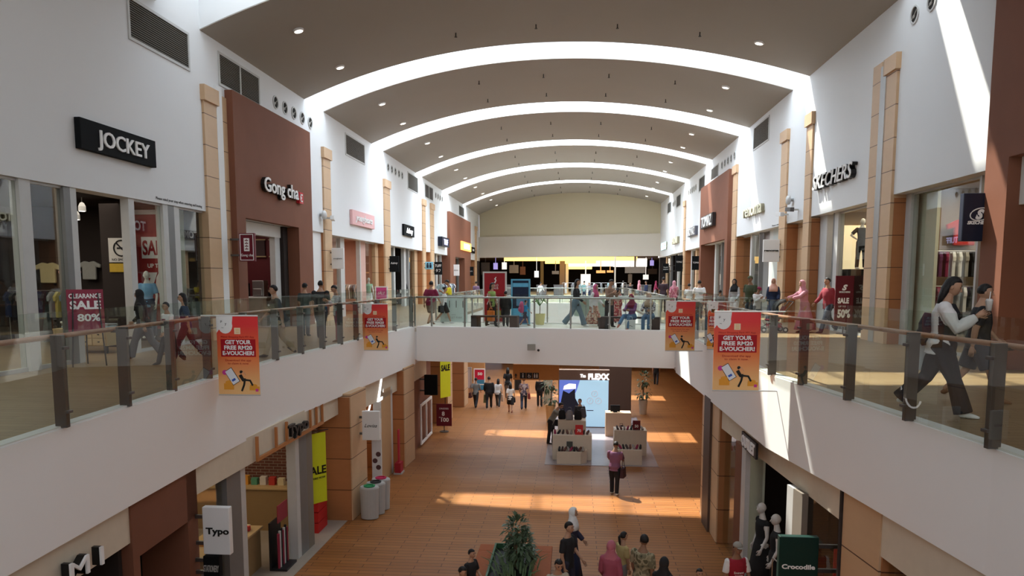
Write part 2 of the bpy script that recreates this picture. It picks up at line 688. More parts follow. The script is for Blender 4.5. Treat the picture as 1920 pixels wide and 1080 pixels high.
FASC_Z = 3.45
for pts, z0 in [(EDGE_L, FASC_Z), (EDGE_R[::-1], FASC_Z), ([(-5.72, 26.55), (3.36, 24.97)], 3.58),
                ([(4.9, 1.45), (-5.6, 1.45)], FASC_Z), ([(3.6, 28.8), (-5.7, 29.9)], 3.5), ([(-5.6, 52), (3.6, 52)], 3.5)]:
    mb = MB()
    # fascia sheet on the void side, kerb on top
    rev = pts
    strip(mb, rev, -0.015, z0, ZU + 0.02)
    strip(mb, rev, 0.16, ZU + 0.002, ZU + 0.05)
    struct(num('trim'), mb, fasciaw)

mb = MB()
mb.box(-16.5, 14.5, -6, 75, -0.3, 0)
struct('floor', mb, woodg)
mb = MB()
mb.box(-16.5, 14.5, -6.3, -6.0, 0, ZT)
struct('wall_back', mb, M('cool_white_paint', (0.80, 0.84, 0.90), 0.6, var=0.01))

# upper side walls ------------------------------------------------------
SEG_L = [(-6, 20.42), (20.42, 30.35), (30.35, 40.15), (40.15, 50.4), (50.4, 53.4), (53.4, 60.5), (60.5, 72.7), (72.7, 81.5)]
for a, b in SEG_L:
    mb = MB()
    wbox(mb, 'L', a, b, 0.0, 0.45, HL - 0.03 * (a > 29), ZT)
    struct('wall_left', mb, white)
SEG_R = [(16.0, 20.95), (20.95, 27.9), (27.9, 31.0), (31.0, 40.3), (40.3, 50.5), (50.5, 58.4), (58.4, 67.0), (67.0, 77)]
for a, b in SEG_R:
    mb = MB()
    wbox(mb, 'R', a, b, 0.0, 0.45, HR - 0.004 * (a - 16), ZT)
    struct('wall_right', mb, white)
mb = MB()
wbox(mb, 'R', -6, 16.0, 0, 0.45, 8.0, ZT)
struct('wall_right', mb, white)


def pillar(side, ya, yb_, ztop, proud=0.07, cap=True, z0=ZU, back=1.0):
    mb = MB()
    wbox(mb, side, ya, yb_, -proud, back, z0, ztop)
    if cap:
        wbox(mb, side, ya - 0.06, yb_ + 0.06, -proud - 0.07, 0.0, ztop - 0.42, ztop)
    o = struct(num('trim'), mb, stone)
    if cap and ya != 20.42:      # orange-brown slab on the near side of the pillar below the wall head
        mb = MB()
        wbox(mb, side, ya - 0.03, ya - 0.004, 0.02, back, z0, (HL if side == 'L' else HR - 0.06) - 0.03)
        struct(num('trim'), mb, orange_side)
    return o


for a, b in [(20.42, 21.15), (30.3, 31.2), (40.15, 41.4), (50.4, 51.4), (53.3, 54.5), (77.4, 78.6)]:
    pillar('L', a, b, 11.95)
pillar('L', 21.5, 21.84, 11.9, 0.05, False)
for a, b in [(20.93, 21.62), (27.9, 28.6), (31.0, 31.9), (40.3, 41.25), (58.4, 59.3)]:
    pillar('R', a, b, 12.5)
pillar('R', 21.98, 22.6, 12.55, 0.05, False)
mb = MB()
wbox(mb, 'L', 21.15, 21.5, -0.08, 0.3, ZU, 12.1)
struct(num('trim'), mb, white2)
mb = MB()
wbox(mb, 'R', 21.62, 21.98, -0.08, 0.3, ZU, 12.4)
struct(num('trim'), mb, M('rain_pipe_grey', (0.36, 0.35, 0.34), 0.4, 0.4))

# brown feature panels framing an opening
def feature(side, ya, yb_, z1, oa, ob, zo, proud=0.24, ret=0.35):
    mb = MB()
    wbox(mb, side, ya, yb_, -proud, 0.0, zo, z1)
    wbox(mb, side, ya, oa, -proud, 0.9, ZU, zo)
    wbox(mb, side, ob, yb_, -proud, 0.9, ZU, zo)
    return struct('wall_left' if side == 'L' else 'wall_right', mb, brownp)


feature('L', 21.84, 28.35, 12.15, 22.45, 26.9, 8.45)
feature('L', 60.5, 72.7, 12.0, 63.2, 68.6, 8.4)
feature('R', 41.5, 50.5, 12.45, 42.2, 49.9, 8.74)
feature('R', 4.0, 16.0, 16.0, 5.0, 15.2, 8.9)
# dark gap and recessed plain bay beside the pillars
mb = MB()
wbox(mb, 'L', 28.36, 30.3, 0.1, 0.3, ZU, HL)
struct('wall_left', mb, white2)
mb = MB()
wbox(mb, 'L', 51.4, 53.3, 0.55, 0.8, ZU, HL)
struct('wall_left', mb, stone)
mb = MB()
wbox(mb, 'R', 28.6, 31.0, 0.45, 0.8, ZU, HR)
struct('wall_right', mb, stone)
mb = MB()
wbox(mb, 'R', 22.6, 22.95, 0.3, 0.8, ZU, HR)
struct('wall_right', mb, stone)

# far end wall: pale band over the food hall opening, cream gable above
pL, pR = Vector((XL, 80.6)), Vector((XR, 75.2))


def farbox(mb, t0, t1, d0, d1, z0, z1):
    n = Vector((pL.y - pR.y, pR.x - pL.x)).normalized()
    a, b = pL.lerp(pR, t0), pL.lerp(pR, t1)
    q = [a + n * d0, b + n * d0, b + n * d1, a + n * d1]
    mb.prism([(p.x, p.y) for p in q], z0, z1)


mb = MB()
farbox(mb, 0, 1, 0, 0.5, 8.78, 11.0)
struct('wall_far', mb, greige)
mb = MB()
farbox(mb, 0, 1, 0.25, 0.5, 11.0, ZT)
struct('wall_far', mb, cream)

# ------------------------------------------------------------------ shopfronts
def shop(side, ya, yb_, head, posts, inner, depth=5.0, lamp=None, panes=None, back=None, zc=None, glaz=0.4):
    """shop shell behind a glazed front. posts: (y0, y1, material); panes: list of (y0, y1) that are glazed"""
    zc = zc or head + 0.15
    mb = MB()
    wbox(mb, side, ya, yb_, glaz + depth, glaz + depth + 0.15, ZU, zc)
    wbox(mb, side, ya - 0.15, ya, glaz + 0.1, glaz + depth + 0.15, ZU, zc)
    wbox(mb, side, yb_, yb_ + 0.15, glaz + 0.1, glaz + depth + 0.15, ZU, zc)
    struct('wall_back', mb, back or inner)
    mb = MB()
    wbox(mb, side, ya - 0.15, yb_ + 0.15, glaz + 0.05, glaz + depth + 0.15, zc, zc + 0.1)
    struct('ceiling', mb, inner)
    for (a, b, m) in posts:
        mb = MB()
        wbox(mb, side, a, b, glaz - 0.08, glaz + 0.12, ZU, head + 0.02)
        struct(num('trim'), mb, m)
    for (a, b) in (panes or []):
        mb = MB()
        wbox(mb, side, a, b, glaz - 0.004, glaz + 0.008, ZU + 0.08, head - 0.05)
        wn = struct(num('window'), mb, glass)
        mb = MB()
        wbox(mb, side, a, b, glaz - 0.03, glaz + 0.05, ZU, ZU + 0.08)
        wbox(mb, side, a, b, glaz - 0.03, glaz + 0.05, head - 0.05, head)
        mb.build('window_frame', alu, wn)
    if lamp:
        p, c = lamp
        x = XL - glaz - depth / 2 if side == 'L' else XR + glaz + depth / 2
        area('shop_lamp', (x, (ya + yb_) / 2, zc - 0.12), (depth * 0.6, (yb_ - ya) * 0.7), p, c)


postw = M('shopfront_post_white', (0.55, 0.55, 0.54), 0.45, 0.1)
postd = M('shopfront_post_dark', (0.20, 0.20, 0.20), 0.45, 0.3)
palein = M('pale_green_display_panel', (0.55, 0.58, 0.47), 0.7)
# left upper shops
shop('L', 8.0, 20.3, HL, [(13.35, 13.65, postw), (14.58, 14.78, postd), (14.78, 14.97, postw), (16.8, 17.03, postw), (18.27, 18.5, postw), (18.5, 18.8, postd), (18.8, 19.05, postw)],
     darkin, 5.8, (170, (1.0, 0.9, 0.75)), [(8.0, 13.35), (13.65, 14.58), (17.03, 18.27), (19.05, 20.4)], glaz=0.12)
mb = MB()
wbox(mb, 'L', 19.05, 20.38, 0.6, 0.7, ZU, HL + 0.1)
struct('wall_left', mb, palein)
shop('L', 22.3, 28.2, 8.45, [(22.45, 22.6, postw), (26.0, 26.45, postw), (26.9, 27.15, alu)], M('maroon_interior', (0.10, 0.012, 0.015), 0.6), 3.5, (45, (1.0, 0.85, 0.75)), [(27.15, 28.0)])
mb = MB()
wbox(mb, 'L', 22.45, 26.5, 0.3, 0.6, 8.05, 8.45)
struct(num('trim'), mb, white2)
mb = MB()
wbox(mb, 'L', 26.5, 26.9, 0.2, 0.7, ZU, 8.45)
struct(num('trim'), mb, darkin)
pinkin = M('pink_interior', (0.62, 0.36, 0.28), 0.7)
shop('L', 31.3, 40.1, HL - 0.03, [(33.5, 34.1, postw), (36.6, 36.75, postw), (36.75, 37.6, M('pink_pier', (0.60, 0.38, 0.32), 0.5)), (39.5, 40.1, stone)], pinkin, 4.2, (75, (1.0, 0.78, 0.62)),
     [(31.3, 33.5), (37.6, 39.5)])
shop('L', 41.5, 50.3, HL - 0.03, [(43.6, 43.95, postw), (46.3, 46.8, postw), (47.6, 47.8, alu), (49.4, 50.3, stone)], darkin, 4.0, (14, (0.9, 0.95, 1.0)), [(41.5, 43.6), (47.8, 49.4)])
shop('L', 54.6, 60.4, HL - 0.03, [(57.3, 57.8, postw), (59.3, 59.6, alu)], darkin, 4.0, (10, (0.9, 0.95, 1.0)), [(57.8, 59.3)])
shop('L', 62.5, 69.5, 8.4, [(65.6, 66.1, postw), (68.4, 68.8, postd)], darkin, 3.0, (8, (1.0, 0.9, 0.8)), [(66.1, 68.4)])
shop('L', 72.8, 77.3, HL, [(74.8, 75.2, postw)], darkin, 3.0, (6, (1.0, 0.9, 0.8)), [(72.8, 74.8)])
# right upper shops
shop('R', 15.4, 21.0, HR, [(17.2, 17.28, alu), (20.6, 20.9, postw)], M('sandy_interior', (0.30, 0.22, 0.14), 0.8), 3.0, (90, (1.0, 0.86, 0.66)), [(16.0, 17.2), (17.28, 20.6)])
mb = MB()
wbox(mb, 'R', 19.8, 20.93, 0.62, 0.7, ZU, HR)
struct('wall_right', mb, palein)
shop('R', 22.8, 27.9, HR - 0.03, [(22.95, 23.15, alu), (26.0, 26.35, postw), (26.35, 26.5, postd), (27.1, 27.9, postw)], M('sandy_interior', (0.30, 0.22, 0.14), 0.8), 3.0, (50, (1.0, 0.86, 0.66)),
     [(23.15, 26.0)])
greyin = M('grey_shutter', (0.36, 0.34, 0.34), 0.5)
shop('R', 32.0, 40.3, HR - 0.08, [(32.0, 34.2, M('frosted_window', (0.45, 0.50, 0.50), 0.3)), (34.2, 34.8, postw), (36.6, 36.7, postd), (38.2, 38.5, postw)], greyin, 0.8, (14, (1.0, 0.9, 0.9)),
     [(36.7, 38.2), (38.5, 40.3)])
shop('R', 42.0, 50.0, 8.74, [(43.6, 44.0, postw), (45.8, 45.95, postd), (47.6, 48.0, postw)], greyin, 1.4, (10, (1.0, 0.9, 0.8)), [(42.2, 43.6), (45.95, 47.6)])
shop('R', 50.6, 58.2, 8.66, [(52.2, 52.6, postw), (55.0, 55.5, stone), (57.2, 57.6, postw)], M('brown_interior', (0.12, 0.07, 0.05), 0.8), 3.0, (7, (1.0, 0.9, 0.8)), [(55.5, 57.2)])
shop('R', 59.4, 67.0, 8.62, [(61.4, 61.8, stone), (64.5, 65.0, postw)], darkin, 3.0, (6, (1.0, 0.9, 0.8)), [(61.8, 64.5)])
shop('R', 67.0, 75.0, 8.6, [(69.5, 70.2, postd), (72.5, 73.1, stone)], darkin, 3.0, None, [(70.2, 72.5)])
# near shops outside the frame at both sides stay as plain dark fronts
mb = MB()
wbox(mb, 'L', -6, 8.0, 0.35, 0.5, ZU, HL)
struct('wall_left', mb, greyin)
mb = MB()
wbox(mb, 'R', -6, 15.3, 0.7, 0.9, ZU, 8.95)
struct('wall_right', mb, darkin)

# ------------------------------------------------------------------ food hall beyond the end wall
mb = MB()
mb.box(-16.5, 14.5, 81.4, 112, 8.95, 9.15)
struct('ceiling', mb, M('brown_soffit', (0.13, 0.085, 0.055), 0.8))
mb = MB()
mb.box(-16.5, 14.5, 112, 112.3, ZU, 9.1)
struct('wall_far', mb, darkin)
mb = MB()
mb.box(-16.7, -16.5, 80, 112, ZU, 9.1)
struct('wall_left', mb, darkin)
mb = MB()
mb.box(14.5, 14.7, 75, 112, ZU, 9.1)
struct('wall_right', mb, darkin)
mb = MB()
mb.box(8.5, 14.5, 75.6, 76.0, ZU, 9.1)
struct('wall_right', mb, darkin)
mb = MB()
mb.box(-16.5, XL, 80.8, 81.2, ZU, 9.1)
struct('wall_left', mb, darkin)

# ------------------------------------------------------------------ lower mall walls (they follow the edge of the void above)
def seg_frame(p0, p1):
    """frame along the wall line p0 -> p1 seen from the hall, local x along it, -y towards the viewer"""
    d = Vector((p1[0] - p0[0], p1[1] - p0[1]))
    return Matrix.Translation((p0[0], p0[1], 0)) @ Matrix.Rotation(atan2(d.y, d.x), 4, 'Z'), d.length


GL0, GL1 = (-5.62, 1.5), (-6.28, 12.4)         # left wall, near piece
# left side pieces as local boxes along y (line x = gx(y))
def gx(y):
    pts = [(1.5, -5.72), (12.4, -6.38), (15.4, -6.45), (21.0, -6.25), (26.5, -6.0), (60, -5.75)]
    for (a, xa), (b, xb) in zip(pts, pts[1:]):
        if y <= b:
            return xa + (xb - xa) * (y - a) / (b - a)
    return pts[-1][1]


def gr(y):
    pts = [(1.5, 5.0), (8.0, 4.50), (11.0, 4.12), (13.9, 3.70), (21.0, 3.60), (26, 3.6)]
    for (a, xa), (b, xb) in zip(pts, pts[1:]):
        if y <= b:
            return xa + (xb - xa) * (y - a) / (b - a)
    return pts[-1][1]


def lbox(mb, ya, yb_, ina, inb, z0, z1):
    xa, xb = gx(ya), gx(yb_)
    mb.prism([(xa - ina, ya), (xb - ina, yb_), (xb - inb, yb_), (xa - inb, ya)] if ina < inb else [(xa - inb, ya), (xb - inb, yb_), (xb - ina, yb_), (xa - ina, ya)], z0, z1)


def rbox(mb, ya, yb_, ina, inb, z0, z1):
    xa, xb = gr(ya), gr(yb_)
    mb.prism([(xa + ina, ya), (xa + inb, ya), (xb + inb, yb_), (xb + ina, yb_)], z0, z1)


bandm = M('cream_fascia', (0.66, 0.58, 0.46), 0.6)
for (a, b, zb) in [(2, 9.62, 2.88), (11.66, 19.6, 2.95), (21.2, 24.9, 2.72), (26.2, 29.5, 2.70)]:
    mb = MB()
    lbox(mb, a, b, 0.0, 0.25, zb, 3.5)
    struct('wall_left', mb, bandm)
mb = MB()
lbox(mb, 9.62, 11.66, -0.03, 0.3, 2.62, 3.5)
lbox(mb, 11.3, 11.66, -0.03, 0.8, 0, 3.5)
lbox(mb, 9.62, 9.8, -0.03, 0.8, 0, 2.62)
struct('wall_left', mb, brownp)
for (a, b, pr, mm) in [(19.2, 20.5, 0.35, stone), (20.5, 21.2, 0.05, brownp), (24.9, 26.2, 0.25, stone), (26.2, 30.6, -0.05, brownp), (33.0, 34.2, 0.25, stone), (37.2, 38.4, 0.35, stone)]:
    mb = MB()
    lbox(mb, a, b, -pr, 1.2, 0, 3.5)
    struct('wall_left', mb, mm)
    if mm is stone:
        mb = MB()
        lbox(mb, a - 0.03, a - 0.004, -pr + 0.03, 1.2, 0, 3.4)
        struct(num('trim'), mb, orange_side)
# shells of the lower left shops
for (a, b, dp, mm, lp) in [(2, 9.5, 3.0, darkin, None), (9.7, 11.4, 1.2, M('mural_dark_green', (0.02, 0.05, 0.03), 0.6), None), (11.7, 19.2, 4.6, M('kraft_interior', (0.22, 0.15, 0.09), 0.8), (48, (1.0, 0.80, 0.52))),
                           (21.0, 25.0, 3.2, M('tan_interior', (0.40, 0.24, 0.13), 0.7), (22, (1.0, 0.72, 0.42))), (30.6, 33.0, 2.0, darkin, (5, (1, .8, .6))), (34.2, 37.2, 2.0, M('lilac_interior', (0.35, 0.33, 0.36), 0.7), (10, (1, .9, .85))), (38.4, 47, 2.5, M('pale_interior', (0.5, 0.42, 0.34), 0.7), (14, (1, .85, .7)))]:
    x = gx((a + b) / 2)
    mb = MB()
    mb.box(x - dp - 0.15, x - dp, a, b, 0, 3.44)
    mb.box(x - dp, x - 0.35, a - 0.08, a, 0, 3.44)
    mb.box(x - dp, x - 0.35, b, b + 0.08, 0, 3.44)
    struct('wall_back', mb, mm)
    if lp:
        area('shop_lamp', (x - dp / 2 - 0.2, (a + b) / 2, 3.36), (dp * 0.6, (b - a) * 0.7), lp[0], lp[1])
mb = MB()
mb.box(-10.9, -6.85, 19.0, 19.1, 0.0, 3.42)
struct('wall_back', mb, redbrick)
mb = MB()
mb.box(-16, -5.7, 46.8, 47.2, 0, 3.5)
mb.box(-5.7, 9, 58, 58.3, 0, 3.6)
struct('wall_far', mb, M('orange_wall', (0.55, 0.30, 0.13), 0.6))
# posts of the lower left fronts
for (a, b, mm) in [(12.9, 13.5, postd), (13.5, 13.72, postw), (16.35, 16.55, postw), (16.55, 17.0, postd), (17.0, 17.35, M('post_taupe', (0.20, 0.17, 0.14), 0.6)), (22.9, 23.05, postw), (23.05, 24.1, M('tan_pier', (0.5, 0.31, 0.16), 0.5)), (24.1, 24.3, postw)]:
    mb = MB()
    lbox(mb, a, b, 0.0, 0.22, 0, 2.98)
    struct(num('trim'), mb, mm)
mb = MB()
lbox(mb, 11.7, 12.9, 0.1, 0.11, 0.05, 2.95)
struct(num('window'), mb, glass)
mb = MB()
lbox(mb, 13.0, 19.2, -0.2, 4.4, 0.001, 0.012)
struct('floor', mb, M('grey_shop_floor', (0.34, 0.29, 0.24), 0.4))
# right side
for (a, b, zb) in [(2, 10.2, 2.80), (11.3, 18.3, 2.92)]:
    mb = MB()
    rbox(mb, a, b, 0.0, 0.25, zb, 3.5)
    struct('wall_right', mb, bandm)
for (a, b, pr, mm) in [(10.2, 11.3, 0.02, stone), (18.3, 19.1, 0.06, stone), (19.1, 19.9, 0.12, M('dark_bronze', (0.10, 0.065, 0.05), 0.5)), (19.9, 20.5, 0.05, stone)]:
    mb = MB()
    rbox(mb, a, b, -pr, 1.0, 0, 3.5)
    struct('wall_right', mb, mm)
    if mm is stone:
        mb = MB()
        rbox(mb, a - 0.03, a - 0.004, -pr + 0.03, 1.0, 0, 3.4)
        struct(num('trim'), mb, orange_side)
for (a, b, dp, mm, lp) in [(2, 10.2, 2.5, M('grey_green_interior', (0.12, 0.14, 0.12), 0.7), None), (11.3, 18.3, 2.6, darkin, (6, (1, .85, .7)))]:
    x = gr((a + b) / 2)
    mb = MB()
    mb.box(x + dp, x + dp + 0.15, a, b, 0, 3.44)
    mb.box(x + 0.35, x + dp, b, b + 0.08, 0, 3.44)
    mb.box(x + 0.35, x + dp, a - 0.08, a, 0, 3.44)
    struct('wall_back', mb, mm)
    if lp:
        area('shop_lamp', (x + dp / 2 + 0.2, (a + b) / 2, 3.36), (dp * 0.6, (b - a) * 0.7), lp[0], lp[1])
for (a, b, mm) in [(16.15, 16.75, brownp), (15.8, 16.15, postw), (12.95, 13.2, postw), (12.6, 12.95, M('post_taupe', (0.20, 0.17, 0.14), 0.6))]:
    mb = MB()
    rbox(mb, a, b, 0.0, 0.10, 0, 2.95)
    struct(num('trim'), mb, mm)
for (a, b) in [(16.75, 18.3), (2, 10.2), (11.3, 12.6)]:
    mb = MB()
    rbox(mb, a, b, 0.1, 0.11, 0.05, 2.92)
    struct(num('window'), mb, glass)
mb = MB()
rbox(mb, 16.3, 18.3, 0.5, 0.55, 0.0, 2.95)
struct('wall_right', mb, palein)
mb = MB()
mb.box(7.4, 7.6, 20.6, 58, 0, 3.47)
mb.box(3.7, 7.5, 20.5, 20.7, 0, 3.47)
struct('wall_right', mb, M('orange_brown_wall', (0.45, 0.22, 0.10), 0.6))

# ------------------------------------------------------------------ railings
def railing(label, pts, posts, wood=True, glass_top=1.38, rail_z=1.10, inward=1):
    """pts: line on plan; posts: positions along it as (x, y)"""
    r = thing('railing', label, 'railing', (posts[0][0], posts[0][1], ZU))
    ox, oy, oz = posts[0][0], posts[0][1], ZU
    P = [(x - ox, y - oy) for x, y in posts]
    for i, (x, y) in enumerate(P):
        j = min(i, len(P) - 2)
        a = atan2(P[j + 1][1] - P[j][1], P[j + 1][0] - P[j][0])
        n = Vector((-sin(a), cos(a))) * inward
        mb = MB()
        mb.cbox((x, y, 0.58), (0.07 if wood else 0.05, 0.14 if wood else 0.07, 1.10), a)
        for hz in (0.22, 0.98):
            mb.cbox((x - n.x * 0.08, y - n.y * 0.08, hz), (0.10, 0.05, 0.035), a)
        mb.cbox((x + n.x * 0.10, y + n.y * 0.10, 1.07), (0.03, 0.10, 0.03), a)
        mb.build('post', steel if not wood else dsteel, r, bevel=0.004)
    for (x0, y0), (x1, y1) in zip(P, P[1:]):
        a = atan2(y1 - y0, x1 - x0)
        L = sqrt((x1 - x0) ** 2 + (y1 - y0) ** 2)
        n = Vector((-sin(a), cos(a))) * inward
        mb = MB()
        mb.cbox(((x0 + x1) / 2 - n.x * 0.085, (y0 + y1) / 2 - n.y * 0.085, 0.05 + glass_top / 2), (L - 0.03, 0.012, glass_top - 0.04), a)
        mb.build('glass_panel', railglass, r)
    mb = MB()
    off = [Vector((x, y, rail_z)) for x, y in P]
    a = atan2(P[1][1] - P[0][1], P[1][0] - P[0][0])
    o2 = []
    for i, p in enumerate(off):
        j = min(i, len(P) - 2)
        a = atan2(P[j + 1][1] - P[j][1], P[j + 1][0] - P[j][0])
        n = Vector((-sin(a), cos(a), 0)) * inward
        o2.append(p + n * 0.14)
    mb.tube(o2, 0.032, 10)
    mb.build('handrail', woodr if wood else steel, r, smooth=True)
    return r


postsL = [(-5.85, 5.2), (-5.95, 6.7), (-6.05, 8.19), (-6.17, 9.63), (-6.28, 11.01), (-6.37, 12.34), (-6.42, 13.9), (-6.42, 15.41), (-6.36, 16.75), (-6.28, 18.0), (-6.22, 19.25), (-6.16, 20.5), (-6.05, 22.4), (-5.96, 24.2), (-5.87, 26.35)]
postsR = [(4.66, 4.8), (4.50, 6.4), (4.36, 7.97), (4.17, 9.47), (3.99, 11.01), (3.79, 12.54), (3.62, 13.8), (3.6, 15.3), (3.57, 16.8), (3.55, 18.4), (3.54, 20.0), (3.52, 21.7), (3.50, 23.3), (3.48, 24.85)]
railing('glass railing with a wooden handrail along the left walkway', None, postsL, True, inward=1)
railing('glass railing with a wooden handrail along the right walkway', None, postsR, True, inward=-1)
bp = []
for t in [0, 0.07, 0.205, 0.34, 0.48, 0.618, 0.762, 0.91, 0.995]:
    bp.append((-5.80 + 9.2 * t, 26.66 - 1.58 * t))
railing('glass railing with a steel rail on the near edge of the bridge', None, bp, False, glass_top=1.2, rail_z=1.10, inward=1)
bp = [(-5.6 + 9.1 * t / 6, 29.75 - 1.05 * t / 6) for t in range(7)]
railing('glass railing with a steel rail on the far edge of the bridge', None, bp[::-1], False, glass_top=1.1, rail_z=1.08, inward=1)
bp = [(3.5, 30.5 + 21.3 * t / 10) for t in range(11)]
railing('glass railing along the right of the second void', None, bp, False, glass_top=1.1, rail_z=1.08, inward=-1)
bp = [(-5.5, 31.5 + 20.3 * t / 10) for t in range(11)]
railing('glass railing along the left of the second void', None, bp, False, glass_top=1.1, rail_z=1.08, inward=1)
bp = [(3.5 - 9.0 * t / 6, 52.15) for t in range(7)]
railing('glass railing across the far edge of the second void', None, bp, False, glass_top=1.1, rail_z=1.08, inward=-1)
# ------------------------------------------------------------------ signs, vents, lamps on the walls
def air_vent(side, ya, yb_, z0, z1, label, split=False, slats=16):
    L = yb_ - ya
    y = ya if side == 'L' else yb_
    t = wthing('air_vent', label, 'air vent', side, y, z0, 0.0, 'louvred air vents high on the side walls')
    H = z1 - z0
    mb = MB()
    mb.box(0, L, -0.03, 0.03, 0, 0.07).box(0, L, -0.03, 0.03, H - 0.07, H).box(0, 0.07, -0.03, 0.03, 0.07, H - 0.07).box(L - 0.07, L, -0.03, 0.03, 0.07, H - 0.07)
    if split:
        mb.box(L / 2 - 0.03, L / 2 + 0.03, -0.03, 0.03, 0.07, H - 0.07)
    mb.build('frame', postw, t)
    mb = MB()
    for k in range(slats):
        z = 0.09 + (H - 0.16) * k / slats
        mb.cbox((L / 2, 0.0, z + 0.02), (L - 0.14, 0.035, 0.012), 0, radians(35))
    mb.build('louvres', M('louvre_grey', (0.30, 0.28, 0.25), 0.5), t)
    mb = MB()
    mb.box(0.06, L - 0.06, 0.004 - 0.01, 0.01 - 0.01, 0.06, H - 0.06)
    mb.build('backing', M('vent_dark', (0.02, 0.018, 0.016), 0.9, var=0), t)


for (s_, a, b, z0, z1, lb, sp) in [
    ('L', 17.08, 19.85, 12.14, 13.14, 'large louvred vent above the black sign on the left wall', False),
    ('L', 21.5, 24.35, 12.2, 13.17, 'two panel louvred vent above the brown panel with white lettering', True),
    ('L', 33.55, 36.65, 12.15, 13.15, 'square louvred vent above the pink sign', False),
    ('L', 46.2, 49.2, 12.12, 13.2, 'louvred vent above the small black sign on the left wall', False),
    ('L', 51.5, 54.5, 12.15, 13.15, 'dark louvred vent between two stone pillars far along the left wall', True),
    ('L', 66.7, 69.9, 12.2, 13.15, 'farthest louvred vent on the left wall, above the second brown panel', False),
    ('R', 34.25, 37.1, 12.64, 13.74, 'louvred vent nearest the camera on the right wall', False),
    ('R', 45.8, 48.15, 12.6, 13.4, 'louvred vent above the brown panel on the right wall', False),
    ('R', 50.3, 52.7, 12.4, 13.4, 'louvred vent just past the brown panel on the right wall', False),
    ('R', 61.5, 64.0, 12.4, 13.4, 'dark louvred vent far along the right wall', False),
    ('R', 67.5, 70.0, 12.4, 13.4, 'farthest louvred vent on the right wall', False)]:
    air_vent(s_, a, b, z0, z1, lb, sp, 16 if b < 50 else 10)


def round_vent(side, y, z, label, grp, r=0.23):
    t = wthing('round_vent', label, 'round vent', side, y, z, 0.0, grp)
    mb = MB()
    mb.T = Matrix.Rotation(pi / 2, 4, 'X')
    rings = []
    for (rr, zz) in [(r, 0.0), (r, 0.03), (r * 0.82, 0.035), (r * 0.78, 0.0)]:
        rings.append([(rr * cos(2 * pi * k / 24), rr * sin(2 * pi * k / 24), zz) for k in range(24)])
    mb.ring_tube(rings, False)
    mb.build('rim', postw, t)
    mb = MB()
    mb.T = Matrix.Rotation(pi / 2, 4, 'X')
    mb.cyl((0, 0), r * 0.8, 0.002, 0.012, 24)
    mb.build('duct', M('vent_dark', (0.02, 0.018, 0.016), 0.9, var=0), t)
    mb = MB()
    mb.T = Matrix.Rotation(pi / 2, 4, 'X')
    mb.cbox((0, 0, 0.022), (r * 1.5, 0.03, 0.01), 0.6)
    mb.ell((-r * 0.2, -r * 0.15, 0.018), (r * 0.35, r * 0.2, 0.01), 10, 6)
    mb.build('nozzle_flap', M('louvre_grey', (0.30, 0.28, 0.25), 0.5), t)


for (s_, ys, z, g, tail) in [
    ('L', [25.66, 26.5, 27.35, 28.2, 29.05], 12.66, 'round air nozzles beside the first brown panel', 'round air nozzle high on the left wall beside the first rib'),
    ('L', [41.3, 42.15, 43.0, 43.85, 44.7], 12.72, 'round air nozzles above the small black sign', 'round air nozzle in the middle row on the left wall'),
    ('L', [55.6, 56.5, 57.4, 58.3], 12.75, 'round air nozzles far along the left wall', 'round air nozzle in the far row on the left wall'),
    ('R', [41.3, 42.15, 43.0, 43.85, 44.7], 13.1, 'round air nozzles above the right brown panel', 'round air nozzle in the row above the right brown panel'),
    ('R', [54.0, 54.8, 55.6, 56.4, 57.2], 12.95, 'round air nozzles far along the right wall', 'round air nozzle in the far row on the right wall'),
    ('R', [64.8, 65.6, 66.3], 12.95, 'round air nozzles near the end of the right wall', 'round air nozzle near the far end of the right wall'),
    ('R', [19.3, 20.2], 13.2, 'round air nozzles at the top right of the photo', 'round air nozzle at the top right above the double stone pillar')]:
    for y in ys:
        round_vent(s_, y, z, tail, g)
round_vent('L', 15.7, 13.2, 'round air nozzle at the top left above the black sign', None)

# downlights and sprinklers on the vault
def vault_hit(px, py):
    r = ray(px, py)
    t = 5.0
    while t < 120:
        p = Vector((0, 0, CZ)) + r * t
        if p.z > arc(p.x):
            return p
        t += 0.05
    return None


lightpts = [(559, 55), (637, 124), (716, 193), (755, 230), (801, 267), (826, 292), (855, 317), (872, 333), (891, 350), (905, 362), (920, 374), (931, 384),
            (1424, 78), (1361, 162), (1331, 205), (1297, 250), (1281, 275), (1258, 303), (1247, 320), (1233, 341), (1225, 352), (1213, 367), (1206, 377)]
first = None
for k, (px, py) in enumerate(lightpts):
    p = vault_hit(px, py)
    side = 'left' if k < 12 else 'right'
    j = k if k < 12 else k - 12
    lab = 'round downlight in the vault, number %s from the camera, %s side' % (['one', 'two', 'three', 'four', 'five', 'six', 'seven', 'eight', 'nine', 'ten', 'eleven', 'twelve'][j], side)
    if first is None:
        t = first = thing('ceiling_light', lab, 'ceiling light', (0, 0, 0), 0, 'downlights set in the curved ceiling')
        mb = MB()
        mb.lathe((0, 0, 0), [(0.17, 0.0), (0.17, -0.04), (0.13, -0.06), (0.12, -0.02)], 18)
        mb.build('rim', white2, t)
        mb = MB()
        mb.cyl((0, 0), 0.12, -0.05, -0.03, 18)
        mb.build('lens', lampglow, t)
    else:
        t = copy_tree(first)
    sl = -2 * 0.017 * (p.x + 0.6)
    place(t, (p.x, p.y, arc(p.x)), 0, lab)
    t.rotation_euler = (0, -math.atan(sl), 0)
spr = None
